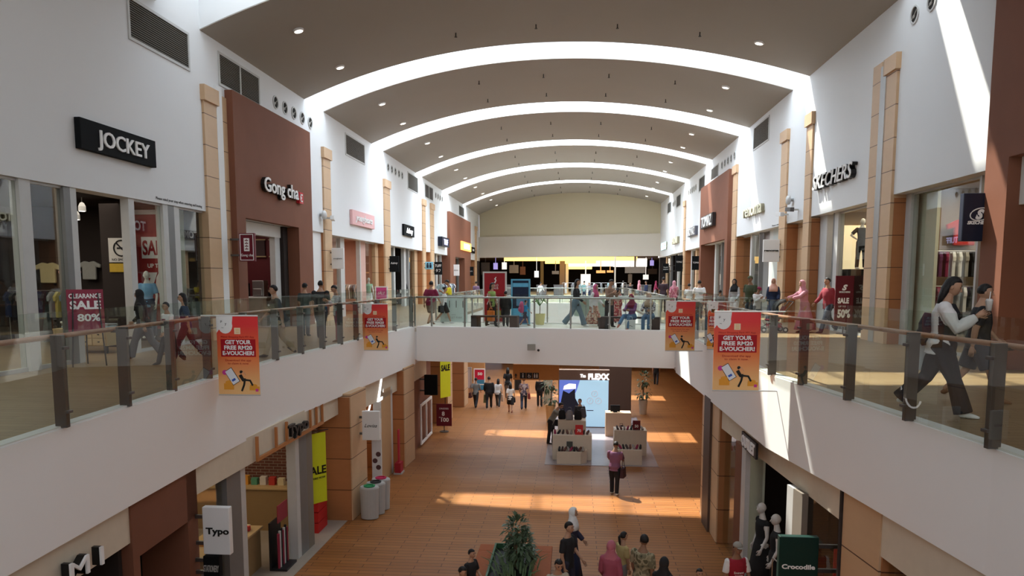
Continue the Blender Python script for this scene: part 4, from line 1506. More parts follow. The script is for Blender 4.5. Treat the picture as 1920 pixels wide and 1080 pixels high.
def person(label, x, y, z, h, rot, pose='stand', skin=skin1, hair='short', top=None, topstyle='tee', bottom=None, botstyle='trousers', shoes=None,
           build=1.0, female=False, hairmat=None, group=None, vox=0.016, hijab=None, cap=None, print_=None, name='person', cat='person', parts_extra=None, headturn=0, glasses=False, nohead=False, legsonly=False):
    P = POSES[pose]
    h = float(h)
    B = build
    top = top or MC((0.02, 0.02, 0.022))
    bottom = bottom or MC((0.02, 0.02, 0.025))
    shoes = shoes or MC((0.03, 0.03, 0.03))
    hairmat = hairmat or hairb
    S = 1.0

    def legchain(side, tt):
        a, k = radians(tt[0]), radians(tt[1])
        hip = Vector((side * 0.052 * (1.05 if female else 1.0), 0, 0))
        knee = hip + Vector((side * 0.006, -sin(a) * 0.245, -cos(a) * 0.245))
        b = a - k
        ank = knee + Vector((0, -sin(b) * 0.235, -cos(b) * 0.235))
        return [hip, knee, ank], b

    Ls, lb = legchain(1, P['lt'])
    Rs, rb = legchain(-1, P['rt'])
    hipz = 0.042 - min(Ls[2].z, Rs[2].z)
    if pose.startswith('sit'):
        hipz = 0.042 - Ls[2].z
    off = Vector((0, 0, hipz))
    Ls = [p + off for p in Ls]
    Rs = [p + off for p in Rs]
    lean = -radians(P['lean'])           # forward is -y

    def tp(v):                           # torso point: rotate about the hips
        return Rx(Vector(v), -lean) + off if False else Matrix.Rotation(-lean * -1, 3, 'X') @ Vector(v) + off

    def T(xx, yy, zz):
        v = Vector((xx, yy, zz))
        # leaning forward means top moves to -y
        a = radians(P['lean'])
        return Vector((v.x, v.y * cos(a) - v.z * sin(a), v.y * sin(a) + v.z * cos(a))) + off
    hw = (1.08 if female else 0.98) * B
    ww = (0.86 if female else 1.0) * B
    sw = (0.90 if female else 1.0) * (0.5 + 0.5 * B)

    def torso(g=0.0, low=-0.03, hi=0.325, sc=1.0):
        prof = [(-0.035, 0.080, 0.062, 0.0), (0.02, 0.090, 0.068, 0.004), (0.09, 0.074, 0.056, -0.002), (0.17, 0.084, 0.060, -0.004), (0.235, 0.094, 0.058, 0.0), (0.27, 0.090, 0.048, 0.004), (0.298, 0.058, 0.038, 0.006), (0.33, 0.034, 0.034, 0.002)]
        pts, rad = [], []
        for (zz, rx, ry, yo) in prof:
            if zz < low - 1e-6 or zz > hi:
                continue
            wgt = hw if zz < 0.05 else (ww if zz < 0.2 else sw)
            if female and 0.15 < zz < 0.24:
                ry *= 1.12
            pts.append(T(0, yo, zz))
            rad.append((rx * wgt * sc + g, ry * (0.4 + 0.6 * wgt) * sc * (1 if B <= 1.05 else 1.12) + g))
        return pts, rad

    def arm(side, aa):
        s_, b_, e_ = [radians(q) for q in aa]
        sh = T(side * 0.102 * sw, 0.006, 0.272)
        ln = radians(P['lean']) * 0.3
        s_ += ln
        up_ = Vector((side * sin(b_), -sin(s_) * cos(b_), -cos(s_) * cos(b_)))
        el = sh + up_ * 0.165
        f_ = s_ + e_
        inn = -side * (0.35 if e_ > 0.9 else 0.05)
        fo = Vector((inn if pose != 'hips' else -side * 0.7, -sin(f_), -cos(f_))).normalized() if pose != 'hips' else Vector((-side * 0.75, -0.25, -0.55)).normalized()
        wr = el + fo * 0.145
        return sh, el, wr, fo

    SL, EL, WL, FL = arm(1, P['la'])
    SR, ER, WR, FR = arm(-1, P['ra'])
    # ---- body: one continuous surface for trunk and limbs
    mb = MB()
    if not nohead or True:
        p, r = torso(0.0)
        p.append(T(0, -0.002, 0.35))
        r.append((0.030, 0.031))
        if not nohead:
            p.append(T(0, -0.006, 0.375))
            r.append((0.029, 0.031))
        mb.tube(p, r, 14, side=(1, 0, 0))
    for (sh, el, wr) in ((SL, EL, WL), (SR, ER, WR)):
        mid = (sh + el) / 2
        m2 = el.lerp(wr, 0.3)
        mb.tube([sh + Vector((0, 0, 0.012)), sh.lerp(mid, 0.5), mid, el, m2, wr], [0.024 * B, 0.029 * B, 0.026 * B, 0.021 * B, 0.021 * B, 0.0145], 10, side=(1, 0.2, 0))
        mb.ell(sh, (0.027 * B,) * 3, 10, 8)
    for (hp, kn, an) in (Ls, Rs):
        q = kn.lerp(an, 0.3)
        mb.ell(kn, (0.032, 0.032, 0.032), 10, 8)
        mb.ell(hp, (0.052 * hw, 0.055, 0.055), 10, 8)
        mb.tube([hp + Vector((0, 0, 0.03)), hp, hp.lerp(kn, 0.45), kn, q, kn.lerp(an, 0.75), an], [0.050 * hw, 0.052 * hw, 0.044 * hw, 0.031, 0.033, 0.023, 0.019], 10, side=(1, 0, 0))
    mb.v = [(a * h, b * h, c * h) for a, b, c in mb.v]
    body = remeshed(mb, 'body', skin, vox)
    # ---- head with face, hands with fingers joined into the same mesh
    D = MB()
    D.mesh(body)
    HD = MB()
    if not nohead:
        hc = Vector((0, -0.012, 0.418))
        nod = radians(P.get('head', 0))
        turn = radians(headturn)

        def hp_(v):
            v = Vector(v)
            v = Matrix.Rotation(turn, 3, 'Z') @ (Matrix.Rotation(nod, 3, 'X') @ (v - Vector((0, 0, -0.05)))) + Vector((0, 0, -0.05))
            return T(hc.x + v.x, hc.y + v.y, hc.z + v.z) if pose != 'bend' else T(hc.x, hc.y, hc.z) + v
        def face(pp):
            x_, y_, z_ = pp.x, pp.y, pp.z
            if z_ < 0:
                x_ *= 1 - 0.28 * (-z_) ** 1.3
                if y_ > 0:
                    y_ *= 1 - 0.45 * (-z_)
            if y_ < -0.75:
                y_ = -0.75 - (-0.75 - y_) * 0.6
            return Vector((x_, y_, z_))
        tmp = MB()
        tmp.ell((0, 0, 0), (0.0435, 0.055, 0.066), 16, 12, face)
        tmp.tube([(0, -0.044, 0.012), (0, -0.052, -0.004), (0, -0.0585, -0.016), (0, -0.047, -0.021)], [0.004, 0.006, 0.0085, 0.005], 6, side=(1, 0, 0))
        for sx in (-1, 1):
            tmp.ell((sx * 0.0445, 0.004, -0.004), (0.006, 0.011, 0.017), 8, 6)
        HD.m = 0
        HD.add([hp_(v) for v in tmp.v], tmp.f)
        tmp = MB()
        for sx in (-1, 1):
            tmp.ell((sx * 0.018, -0.0455, 0.008), (0.0085, 0.004, 0.0042), 8, 6)
            tmp.cbox((sx * 0.018, -0.0475, 0.021), (0.021, 0.004, 0.004), 0, 0, -sx * 0.1)
        if glasses:
            for sx in (-1, 1):
                tmp.tube([(sx * 0.018 + 0.015 * cos(2 * pi * k / 10), -0.053, 0.008 + 0.012 * sin(2 * pi * k / 10)) for k in range(11)], 0.0014, 4)
                tmp.tube([(sx * 0.034, -0.05, 0.01), (sx * 0.046, 0.0, 0.005)], 0.0013, 4)
        HD.m = 1
        HD.add([hp_(v) for v in tmp.v], tmp.f)
        tmp = MB()
        tmp.ell((0, -0.0455, -0.034), (0.013, 0.004, 0.0042), 8, 6)
        HD.m = 2
        HD.add([hp_(v) for v in tmp.v], tmp.f)
    HD.m = 0
    for side, wr, fo in ((1, WL, FL), (-1, WR, FR)):
        bx_ = Vector((side, 0, 0))
        nrm = (bx_ - fo * bx_.dot(fo)).normalized() * -1        # palm faces the body
        sd = fo.cross(nrm).normalized()
        if sd.y > 0:
            sd = -sd                                            # thumb side points forward
        pc = wr + fo * 0.028
        HD.tube([wr - fo * 0.008, wr + fo * 0.012, pc + fo * 0.012, pc + fo * 0.026], [(0.012, 0.010), (0.018, 0.010), (0.0225, 0.0095), (0.021, 0.008)], 8, side=sd)
        for k in range(4):
            b0 = pc + fo * 0.024 + sd * (0.0165 - 0.011 * k)
            ln = [0.036, 0.041, 0.038, 0.029][k]
            c1 = 0.25 + 0.06 * k
            d1 = (fo * cos(c1) + nrm * sin(c1)).normalized()
            d2 = (fo * cos(c1 + 0.5) + nrm * sin(c1 + 0.5)).normalized()
            HD.tube([b0, b0 + d1 * ln * 0.5, b0 + d1 * ln * 0.5 + d2 * ln * 0.5], [0.0052, 0.0048, 0.0036], 6)
        b0 = wr + fo * 0.016 + sd * 0.014
        d1 = (fo * 0.7 + sd * 0.6 + nrm * 0.25).normalized()
        d2 = (fo * 0.9 + sd * 0.15 + nrm * 0.3).normalized()
        HD.tube([b0, b0 + d1 * 0.022, b0 + d1 * 0.022 + d2 * 0.02], [0.0068, 0.006, 0.0045], 6)
    n0 = len(D.f)
    sc = h
    o_ = len(D.v)
    D.v += [(a * sc, b * sc, c * sc) for a, b, c in HD.v]
    D.f += [[i + o_ for i in f] for f in HD.f]
    D.mi += HD.mi
    root = D.build(name, [skin, eyem, lipm], smooth=True)
    root.location = (x, y, z)
    root.rotation_euler = (0, 0, radians(rot))
    tag(root, label, cat, group)

    def scaled(m_):
        m_.v = [(a * h, b * h, c * h) for a, b, c in m_.v]
        return m_

    # ---- clothes
    loose = {'tee': 0.010, 'long': 0.010, 'hoodie': 0.018, 'tunic': 0.016, 'tank': 0.006}.get(topstyle, 0.01)
    if topstyle:
        mb = MB()
        p, r = torso(loose, -0.036, 0.305)
        p.insert(0, T(0, 0, -0.06))
        r.insert(0, (r[0][0] * 1.03, r[0][1] * 1.06))
        if topstyle in ('tee', 'hoodie', 'long') and not pose.startswith('sit'):
            r[0] = (r[0][0] + 0.004, r[0][1] + 0.006)
        mb.tube(p, r, 16, side=(1, 0, 0))
        if topstyle == 'tunic':
            bz = -0.20 if not pose.startswith('sit') else -0.04
            mb.tube([T(0, 0, 0.0), T(0, 0, -0.06), off + Vector((0, 0.0, bz))], [(0.10 * hw, 0.08), (0.108 * hw, 0.088), (0.118 * hw, 0.10)], 16, side=(1, 0, 0))
        for (sh, el, wr) in ((SL, EL, WL), (SR, ER, WR)):
            g = loose
            mb.ell(sh + Vector((0, 0, -0.002)), (0.026 * B + g,) * 3, 12, 10)
            if topstyle in ('tee',):
                e2 = sh.lerp(el, 0.78)
                mb.tube([sh + Vector((0, 0, 0.002)), sh.lerp(e2, 0.3), e2], [0.020 * B + g, 0.028 * B + g, 0.027 * B + g * 1.15], 10, side=(1, 0.2, 0))
            elif topstyle == 'tank':
                mb.tube([sh + Vector((0, 0, 0.002)), sh.lerp(el, 0.2)], [0.026 * B + g, 0.028 * B + g], 10)
            else:
                mb.tube([sh + Vector((0, 0, 0.002)), sh.lerp(el, 0.4), el, el.lerp(wr, 0.4), wr - (wr - el) * 0.05], [0.020 * B + g, 0.028 * B + g, 0.024 * B + g, 0.023 * B + g, 0.017 + g], 10, side=(1, 0.2, 0))
        me = remeshed(scaled(mb), 'top', top, vox, smooth_it=2)
        nm = {'tee': 't_shirt', 'long': 'long_sleeved_top', 'hoodie': 'hoodie', 'tunic': 'tunic', 'tank': 'vest_top'}[topstyle]
        to = me_obj(me, nm, top, root)
    if botstyle in ('trousers', 'wide', 'shorts'):
        mb = MB()
        g = {'trousers': 0.007, 'wide': 0.014, 'shorts': 0.013}[botstyle]
        mb.tube([T(0, 0, 0.075), T(0, 0.003, 0.01), T(0, 0, -0.03)], [(0.08 * hw + g * .6, 0.06 + g * .6), (0.092 * hw + g, 0.068 + g), (0.085 * hw + g, 0.062 + g)], 14, side=(1, 0, 0))
        for (hp, kn, an) in (Ls, Rs):
            if botstyle == 'shorts':
                e = hp.lerp(kn, 0.92)
                mb.tube([hp + Vector((0, 0, 0.02)), hp, e], [0.05 * hw + g, 0.052 * hw + g, 0.045 * hw + g * 1.3], 10, side=(1, 0, 0))
            else:
                mb.ell(kn, (0.034 + g, 0.036 + g, 0.036 + g), 10, 8)
                mb.ell(hp, (0.052 * hw + g, 0.057 + g, 0.057 + g), 10, 8)
                fl = 0.024 if botstyle == 'wide' else 0.006
                mb.tube([hp + Vector((0, 0, 0.02)), hp, hp.lerp(kn, 0.5), kn, kn.lerp(an, 0.5), an + Vector((0, 0, -0.008))],
                        [0.05 * hw + g, 0.052 * hw + g, 0.046 * hw + g, 0.035 + g, 0.031 + g + fl * 0.5, 0.025 + g + fl], 10, side=(1, 0, 0))
        me = remeshed(scaled(mb), 'trousers', bottom, vox, smooth_it=2)
        me_obj(me, 'shorts' if botstyle == 'shorts' else 'trousers', bottom, root)
    elif botstyle in ('skirt', 'dress', 'miniskirt'):
        mb = MB()
        zh = 0.05 if botstyle != 'miniskirt' else 0.30
        if pose.startswith('sit'):
            zh = max(zh, 0.06)
        c2 = (Ls[2] + Rs[2]) / 2
        rings = []
        nn = 28
        for (zz, ra, rb_) in [(0.05, 0.076 * hw, 0.060), (0.0, 0.098 * hw, 0.078), (-0.06, 0.106 * hw, 0.09)] + [(zh - hipz, 0.0, 0.0)]:
            if ra == 0.0:
                k = 1.0
                wdt = 0.15 if botstyle != 'miniskirt' else 0.115
                ct = Vector((c2.x, c2.y * (0.8 if botstyle != 'miniskirt' else 0.2), zh))
                rings.append([tuple(ct + Vector((wdt * cos(t) * (1 + 0.07 * sin(9 * t)), (wdt * 0.95 + abs(Ls[2].y - Rs[2].y) * 0.25) * sin(t) * (1 + 0.07 * sin(9 * t + 1)), 0))) for t in [2 * pi * j / nn for j in range(nn)]])
            else:
                ct = T(0, 0, zz)
                rings.append([tuple(ct + Vector((ra * cos(t) * (1 + 0.01 * sin(9 * t)), rb_ * sin(t) * (1 + 0.01 * sin(9 * t)), 0))) for t in [2 * pi * j / nn for j in range(nn)]])
        mid = [tuple((Vector(a) * 0.5 + Vector(b) * 0.5)) for a, b in zip(rings[-2], rings[-1])]
        rings.insert(3, mid)
        mb.ring_tube(rings)
        scaled(mb).build('skirt', bottom, root, smooth=True)
    # ---- shoes
    for (pts, b, side) in ((Ls, lb, 1), (Rs, rb, -1)):
        an = pts[2]
        pitch = max(-0.2, min(1.1, -b)) if not pose.startswith('sit') else (-b * 0.6)
        if an.z - 0.042 < 0.01:
            pitch = 0.0
        mb = MB()
        def fp(v):
            v = Vector(v)
            c_, s_ = cos(pitch), sin(pitch)
            return an + Vector((v.x + side * 0.004, v.y * c_ + v.z * s_, -v.y * s_ * -1 * -1 + v.z * c_))
        mb.tube([fp((0, 0.030, -0.024)), fp((0, 0.022, -0.018)), fp((0, -0.015, -0.018)), fp((0, -0.05, -0.024)), fp((0, -0.082, -0.030)), fp((0, -0.098, -0.033))],
                [(0.012, 0.012), (0.020, 0.022), (0.022, 0.024), (0.025, 0.018), (0.023, 0.012), (0.012, 0.008)], 10, side=(1, 0, 0))
        scaled(mb).build('shoe', shoes, root, smooth=True)
    # ---- hair / headwear
    if not nohead:
        def hmesh(nm, fn, mat):
            m_ = MB()
            fn(m_)
            m_.v = [tuple(hp_(v)) for v in m_.v]
            return scaled(m_).build(nm, mat, root, smooth=True)
        if hijab is not None:
            def fn(m_):
                def shp(p_):
                    if p_.y < -0.45 and p_.z < 0.60 and p_.z > -0.85 and abs(p_.x) < 0.72:
                        return Vector((p_.x, -0.45 + (p_.y + 0.45) * 0.1, p_.z))
                    return p_
                m_.ell((0, 0.004, 0.004), (0.054, 0.066, 0.077), 22, 16, shp)
            hj = hmesh('hijab', fn, hijab)
            m_ = MB()
            nn = 18
            prof = [(0.405, 0.050, 0.050, 0.004), (0.38, 0.048, 0.050, 0.0), (0.34, 0.062, 0.054, -0.004), (0.30, 0.098, 0.066, -0.006), (0.25, 0.112 * sw, 0.076, -0.012), (0.19, 0.10, 0.08, -0.02)]
            m_.tube([T(0, yo, zz) for zz, a, b, yo in prof], [(a, b) for zz, a, b, yo in prof], nn, side=(1, 0, 0))
            scaled(m_).build('scarf_drape', hijab, root, smooth=True)
        elif hair in ('short', 'long', 'bun', 'curly', 'pony'):
            def fn(m_):
                def shp(p_):
                    if p_.y < -0.1 and p_.z < 0.35:
                        return Vector((p_.x * 0.86, -0.1 + (p_.y + 0.1) * 0.2, p_.z * 0.9))
                    if p_.z < -0.35:
                        return Vector((p_.x * 0.9, p_.y * 0.9, -0.35 + (p_.z + 0.35) * 0.4))
                    return p_
                m_.ell((0, 0.006, 0.012), (0.0485, 0.058, 0.062) if hair != 'curly' else (0.062, 0.066, 0.07), 18, 12, shp)
                if hair == 'long':
                    m_.tube([(0, 0.028, 0.03), (0, 0.038, -0.03), (0, 0.040, -0.09), (0, 0.036, -0.16)], [(0.046, 0.034), (0.052, 0.032), (0.052, 0.026), (0.034, 0.014)], 12, side=(1, 0, 0))
                if hair == 'curly':
                    m_.tube([(0, 0.03, 0.0), (0, 0.04, -0.06), (0, 0.036, -0.10)], [(0.06, 0.04), (0.058, 0.036), (0.03, 0.02)], 12, side=(1, 0, 0))
                if hair == 'bun':
                    m_.ell((0, 0.062, 0.03), (0.024, 0.022, 0.024), 10, 8)
                if hair == 'pony':
                    m_.tube([(0, 0.055, 0.03), (0, 0.08, 0.0), (0, 0.07, -0.07), (0, 0.06, -0.12)], [0.014, 0.02, 0.018, 0.006], 8)
            hmesh('hair', fn, hairmat)
        if cap is not None:
            def fn(m_):
                def shp(p_):
                    return p_ if p_.z > 0.0 else Vector((p_.x, p_.y, 0.0))
                m_.ell((0, 0.004, 0.026), (0.051, 0.060, 0.052), 18, 12, shp)
                m_.ell((0, -0.062, 0.028), (0.034, 0.034, 0.005), 12, 6)
            hmesh('cap', fn, cap)
    if print_ and topstyle:
        # printed writing or marks on the front of the shirt
        for (s, zz, hh, ww_, mm, front) in print_:
            m_ = MB()
            t_ = MB()
            text_mb(t_, s, 0, 0, hh, 0, 0.004 / h, width=ww_)
            sgn = -1 if front else 1
            for (a, b, c) in t_.v:
                ry = 0.062 * (0.4 + 0.6 * B) * (1.12 if B > 1.05 else 1) + loose + 0.006
                q = T(a if front else -a, (sgn * ry) * sqrt(max(0.1, 1 - (a / 0.11) ** 2)) + b, zz + c)
                m_.v.append(tuple(q))
            m_.f = t_.f
            m_.mi = t_.mi
            scaled(m_).build('shirt_print', mm, root)
    root['hands'] = 0
    del root['hands']
    info = dict(WL=WL * h, WR=WR * h, FL=FL, FR=FR, hipz=hipz * h, SL=SL * h, SR=SR * h)
    root_info[root.name] = info
    return root


root_info = {}


def world_pt(root, v):
    return Matrix.Translation(root.location) @ Matrix.Rotation(root.rotation_euler.z, 4, 'Z') @ Vector(v)


def bag(label, root, hand, w_, d_, hh, mat, cat='bag', name='shopping_bag', drop=0.10, shoulder=False, text=None, group=None, rel=None):
    """a bag carried in a hand (or hung from a shoulder): stays its own thing"""
    i = root_info[root.name]
    if rel is not None:
        p = world_pt(root, rel)
    elif shoulder:
        s = i['SL'] if hand == 'L' else i['SR']
        sg = 1 if hand == 'L' else -1
        p = world_pt(root, (s.x + sg * (d_ / 2 + 0.03), s.y + 0.05, s.z - 0.42))
    else:
        wv = (i['WL'] + i['FL'] * 0.09) if hand == 'L' else (i['WR'] + i['FR'] * 0.09)
        sg = 1 if hand == 'L' else -1
        p = world_pt(root, (wv.x + sg * 0.01, wv.y, wv.z - drop))
    t = thing(name, label, cat, (p.x, p.y, p.z - hh), math.degrees(root.rotation_euler.z) + (90 if not shoulder else 90), group)
    mb = MB()
    mb.add([(-w_ / 2, -d_ / 2, 0), (w_ / 2, -d_ / 2, 0), (w_ / 2, d_ / 2, 0), (-w_ / 2, d_ / 2, 0),
            (-w_ * .52, -d_ * .35, hh), (w_ * .52, -d_ * .35, hh), (w_ * .52, d_ * .35, hh), (-w_ * .52, d_ * .35, hh)],
           [(0, 3, 2, 1), (4, 5, 6, 7), (0, 1, 5, 4), (1, 2, 6, 5), (2, 3, 7, 6), (3, 0, 4, 7)])
    mb.build('bag_body', mat, t, bevel=0.012)
    for sy in (-1, 1):
        mb = MB()
        if shoulder:
            if sy > 0:
                continue
            mb.tube([(-w_ * 0.45, 0, hh * 0.95), (-w_ * 0.15, 0, hh + 0.30), (w_ * 0.0, 0, hh + 0.42 - 0.02), (w_ * 0.15, 0, hh + 0.30), (w_ * 0.45, 0, hh * 0.95)], 0.010, 6)
            mb.build('strap', mat, t)
        else:
            mb.tube([(-w_ * 0.25, sy * d_ * 0.3, hh * 0.98), (-w_ * 0.2, sy * d_ * 0.1, hh + drop * 0.9), (w_ * 0.2, sy * d_ * 0.1, hh + drop * 0.9), (w_ * 0.25, sy * d_ * 0.3, hh * 0.98)], 0.006, 6)
            mb.build('handle', mat, t)
    if text:
        mb = MB()
        text_mb(mb, text, 0, hh * 0.35, hh * 0.16, -d_ / 2 - 0.002, 0.004, width=w_ * 0.6)
        mb.build('lettering', lettblack, t)
    return t


def backpack(label, root, mat, h_, z0, w_=0.28, name='backpack'):
    r = root
    p = world_pt(r, (0, 0.16 * h_ / 1.7 + 0.02, z0))
    t = thing(name, label, 'backpack', (p.x, p.y, p.z), math.degrees(r.rotation_euler.z))
    mb = MB()
    mb.tube([(0, 0, 0), (0, 0.02, 0.08), (0, 0.02, 0.28), (0, 0.0, 0.42)], [(w_ * 0.42, 0.05), (w_ * 0.5, 0.085), (w_ * 0.5, 0.08), (w_ * 0.3, 0.04)], 14, side=(1, 0, 0))
    mb.build('pack', mat, t, smooth=True)
    mb = MB()
    mb.tube([(0, 0.09, 0.05), (0, 0.11, 0.12), (0, 0.09, 0.2)], [(w_ * 0.36, 0.02), (w_ * 0.4, 0.03), (w_ * 0.34, 0.02)], 12, side=(1, 0, 0))
    mb.build('front_pocket', mat, t, smooth=True)
    return t
# ------------------------------------------------------------------ the people in the photo
C_ = MC
black_c = C_((0.018, 0.018, 0.02))
navy_c = C_((0.02, 0.03, 0.07))
white_c = C_((0.72, 0.72, 0.72))
grey_c = C_((0.22, 0.22, 0.23))
khaki_c = C_((0.42, 0.32, 0.21))
jean_c = C_((0.10, 0.20, 0.35), nm='denim')
pink_c = C_((0.58, 0.26, 0.31))
dpink_c = C_((0.50, 0.10, 0.20))
peach_c = C_((0.70, 0.40, 0.32))
maroon_c = C_((0.22, 0.02, 0.06))
wht_shoe = C_((0.75, 0.75, 0.75))
sandal_c = C_((0.20, 0.10, 0.05))
camo = pattern_mat('camouflage_cloth', [(0.05, 0.05, 0.03), (0.16, 0.14, 0.08), (0.30, 0.26, 0.16), (0.09, 0.08, 0.04)], 9, 'noise')
floral = pattern_mat('floral_cloth', [(0.45, 0.12, 0.08), (0.65, 0.45, 0.33), (0.25, 0.08, 0.06), (0.70, 0.55, 0.42)], 22)
plaid = pattern_mat('plaid_cloth', [(0.12, 0.12, 0.16), (0.55, 0.52, 0.52)], 16, 'check')
stripe = pattern_mat('striped_cloth', [(0.75, 0.75, 0.75), (0.08, 0.08, 0.09)], 9, 'wave')
pinkpat = pattern_mat('pink_patterned_cloth', [(0.42, 0.10, 0.16), (0.62, 0.30, 0.34), (0.35, 0.12, 0.14)], 20)
patc = pattern_mat('patterned_shirt', [(0.20, 0.12, 0.14), (0.50, 0.42, 0.42), (0.10, 0.08, 0.12)], 14)
redpat = pattern_mat('red_print_cloth', [(0.5, 0.05, 0.06), (0.6, 0.35, 0.3), (0.3, 0.03, 0.04)], 18)


def man(label, px, py, top_px, rot, pose='stand', z=ZU, ks=1.0, y=None, sit=False, **kw):
    """stand a person on the floor point seen at pixel (px, py); top_px is the pixel row of the top of the head"""
    if y is None:
        p = onz(px, py, z)
    else:
        q = ony(px, py, y)
        p = Vector((q.x, y, z))
    if sit:
        h = kw.pop('h')
    else:
        h = max(1.0, min(1.86, (ony(px, top_px, p.y).z - z) * ks))
    kw.pop('h', None)
    far = p.length > 24
    kw.setdefault('vox', 0.022 if far else 0.015)
    return person(label, p.x, p.y, z, h, rot, pose, **kw)


def recolour(root, part, mat, test):
    """a second cloth colour on the faces of a garment that pass the test"""
    for ch in root.children:
        if ch.name.split('.')[0] == part:
            ch.data.materials.append(mat)
            k = len(ch.data.materials) - 1
            hh = max(v.co.z for v in root.data.vertices)
            for p_ in ch.data.polygons:
                if test(p_.center, hh):
                    p_.material_index = k


GU = 'shoppers on the upper level'
# left walkway
a = man('woman in a black hijab and black top walking past the sale window', 272, 672, 540, -80, 'walk', hijab=black_c, topstyle='long', female=True, top=black_c, bottom=C_((0.10, 0.10, 0.11)), shoes=sandal_c, skin=skin1, glasses=True, build=1.1, botstyle='wide')
man('boy in a white printed t-shirt and glasses between two women', 319, 682, 564, -25, 'walk2', top=white_c, bottom=black_c, skin=skin1, glasses=True, print_=[('SUMMER', 0.2, 0.03, 0.1, maroon_c, True)])
man('woman with long black hair in a navy t-shirt on the left walkway', 352, 674, 546, -70, 'walk', hair='long', top=navy_c, bottom=C_((0.08, 0.03, 0.04)), female=True, shoes=sandal_c, glasses=True)
man('heavy man in a black printed t-shirt and khaki trousers behind the left railing', 522, 668, 531, -62, 'walk', top=black_c, bottom=khaki_c, shoes=C_((0.06, 0.05, 0.05)), build=1.35, print_=[('DOORS', 0.21, 0.028, 0.12, white_c, True)])
man('shop worker in black behind the tea counter', 503, 640, 531, 10, 'stand', skin=skin2, y=27.75, top=black_c)
man('person with a white printed cap badge in dark clothes by the tea shop', 573, 630, 532, 175, 'relax', top=C_((0.03, 0.04, 0.04)), bottom=C_((0.10, 0.11, 0.13)), cap=black_c)
man('broad man in a black t-shirt seen from behind near the tea shop', 603, 634, 527, 170, 'stand', top=black_c, bottom=C_((0.04, 0.04, 0.05)), build=1.45)
man('man in a black and white jacket and dark red trousers at the left railing', 634, 640, 535, -50, 'phone', topstyle='long', top=stripe, bottom=C_((0.28, 0.05, 0.05)), skin=skin1, shoes=sandal_c)
# on the bridge
a = man('man in a dark vest and khaki shorts on the left of the bridge', 808, 609, 525, 160, 'walk', top=maroon_c, topstyle='tee', bottom=C_((0.22, 0.16, 0.12)), botstyle='shorts', build=1.25, shoes=sandal_c)
bag('dark handbag carried by the man in khaki shorts', a, 'R', 0.3, 0.12, 0.25, black_c, cat='handbag', name='handbag')
a = man('woman in a white top and black cropped trousers beside the man in shorts', 833, 606, 536, 110, 'walk2', top=white_c, topstyle='long', bottom=black_c, botstyle='shorts', hair='bun', female=True, shoes=wht_shoe)
man('man in a bright yellow t-shirt behind the pair on the bridge', 843, 603, 525, -70, 'phone', top=C_((0.85, 0.70, 0.03)), bottom=navy_c)
man('person in a purple shirt on the left walkway past the bridge', 893, 590, 528, 180, 'stand', top=C_((0.22, 0.14, 0.24)), y=48.0)
a = man('woman with curly black hair in a green top holding shopping bags', 922, 612, 531, 55, 'bag', hair='curly', female=True, top=C_((0.26, 0.36, 0.10)), topstyle='tank', bottom=black_c)
bag('orange paper shopping bag held by the woman in green', a, 'R', 0.30, 0.12, 0.38, C_((0.80, 0.22, 0.04)), text=None)
bag('olive shopping bag held by the woman in green', a, 'L', 0.26, 0.12, 0.30, C_((0.42, 0.36, 0.10)))
man('person in long black clothes standing in front of the blue poster stand', 948, 612, 546, 175, 'stand', top=black_c, bottom=black_c, topstyle='tunic', build=1.2, hair='short', vox=0.02)
a = man('child in a blue shirt with a maroon backpack on the bridge', 984, 611, 565, 120, 'walk', top=C_((0.03, 0.30, 0.60)), bottom=C_((0.04, 0.04, 0.07)), botstyle='shorts', shoes=sandal_c)
backpack('maroon backpack worn by the child in blue', a, dpink_c, 1.1, 0.5, 0.24)
a = man('woman in a black top and wide grey blue trousers walking across the bridge', 1079, 612, 521, 75, 'walk', hair='long', female=True, top=black_c, topstyle='long', bottom=C_((0.14, 0.20, 0.25)), botstyle='wide', shoes=wht_shoe)
a = man('woman in a pink hijab, white top and long floral skirt', 1114, 611, 532, 60, 'walk2', hijab=dpink_c, female=True, top=white_c, topstyle='tunic', bottom=floral, botstyle='skirt')
a = man('person in a brown shirt and dark trousers next to the floral skirt', 1142, 613, 524, 40, 'phone', top=C_((0.26, 0.17, 0.12)), bottom=black_c, topstyle='long')
man('person in a red printed dress behind the group on the bridge', 1157, 606, 540, 160, 'stand', top=redpat, bottom=redpat, topstyle='tunic', botstyle='skirt', female=True, hair='long')
# seated pair on the right end of the bridge
pb = onz(1178, 612, ZU)
person('woman in a maroon hijab and jeans sitting cross legged on the bridge bench', pb.x, 26.1, ZU, 1.62, -35, 'sitcross', hijab=maroon_c, female=True, top=C_((0.20, 0.07, 0.20)), topstyle='long', bottom=jean_c, shoes=C_((0.55, 0.20, 0.15)), vox=0.02)
person('person in a plaid shirt, beige headscarf and jeans sitting on the bridge bench', pb.x + 0.58, 26.0, ZU, 1.66, -20, 'sit', hijab=C_((0.45, 0.33, 0.22)), top=plaid, topstyle='long', bottom=jean_c, shoes=black_c, vox=0.02, build=1.1, female=True)
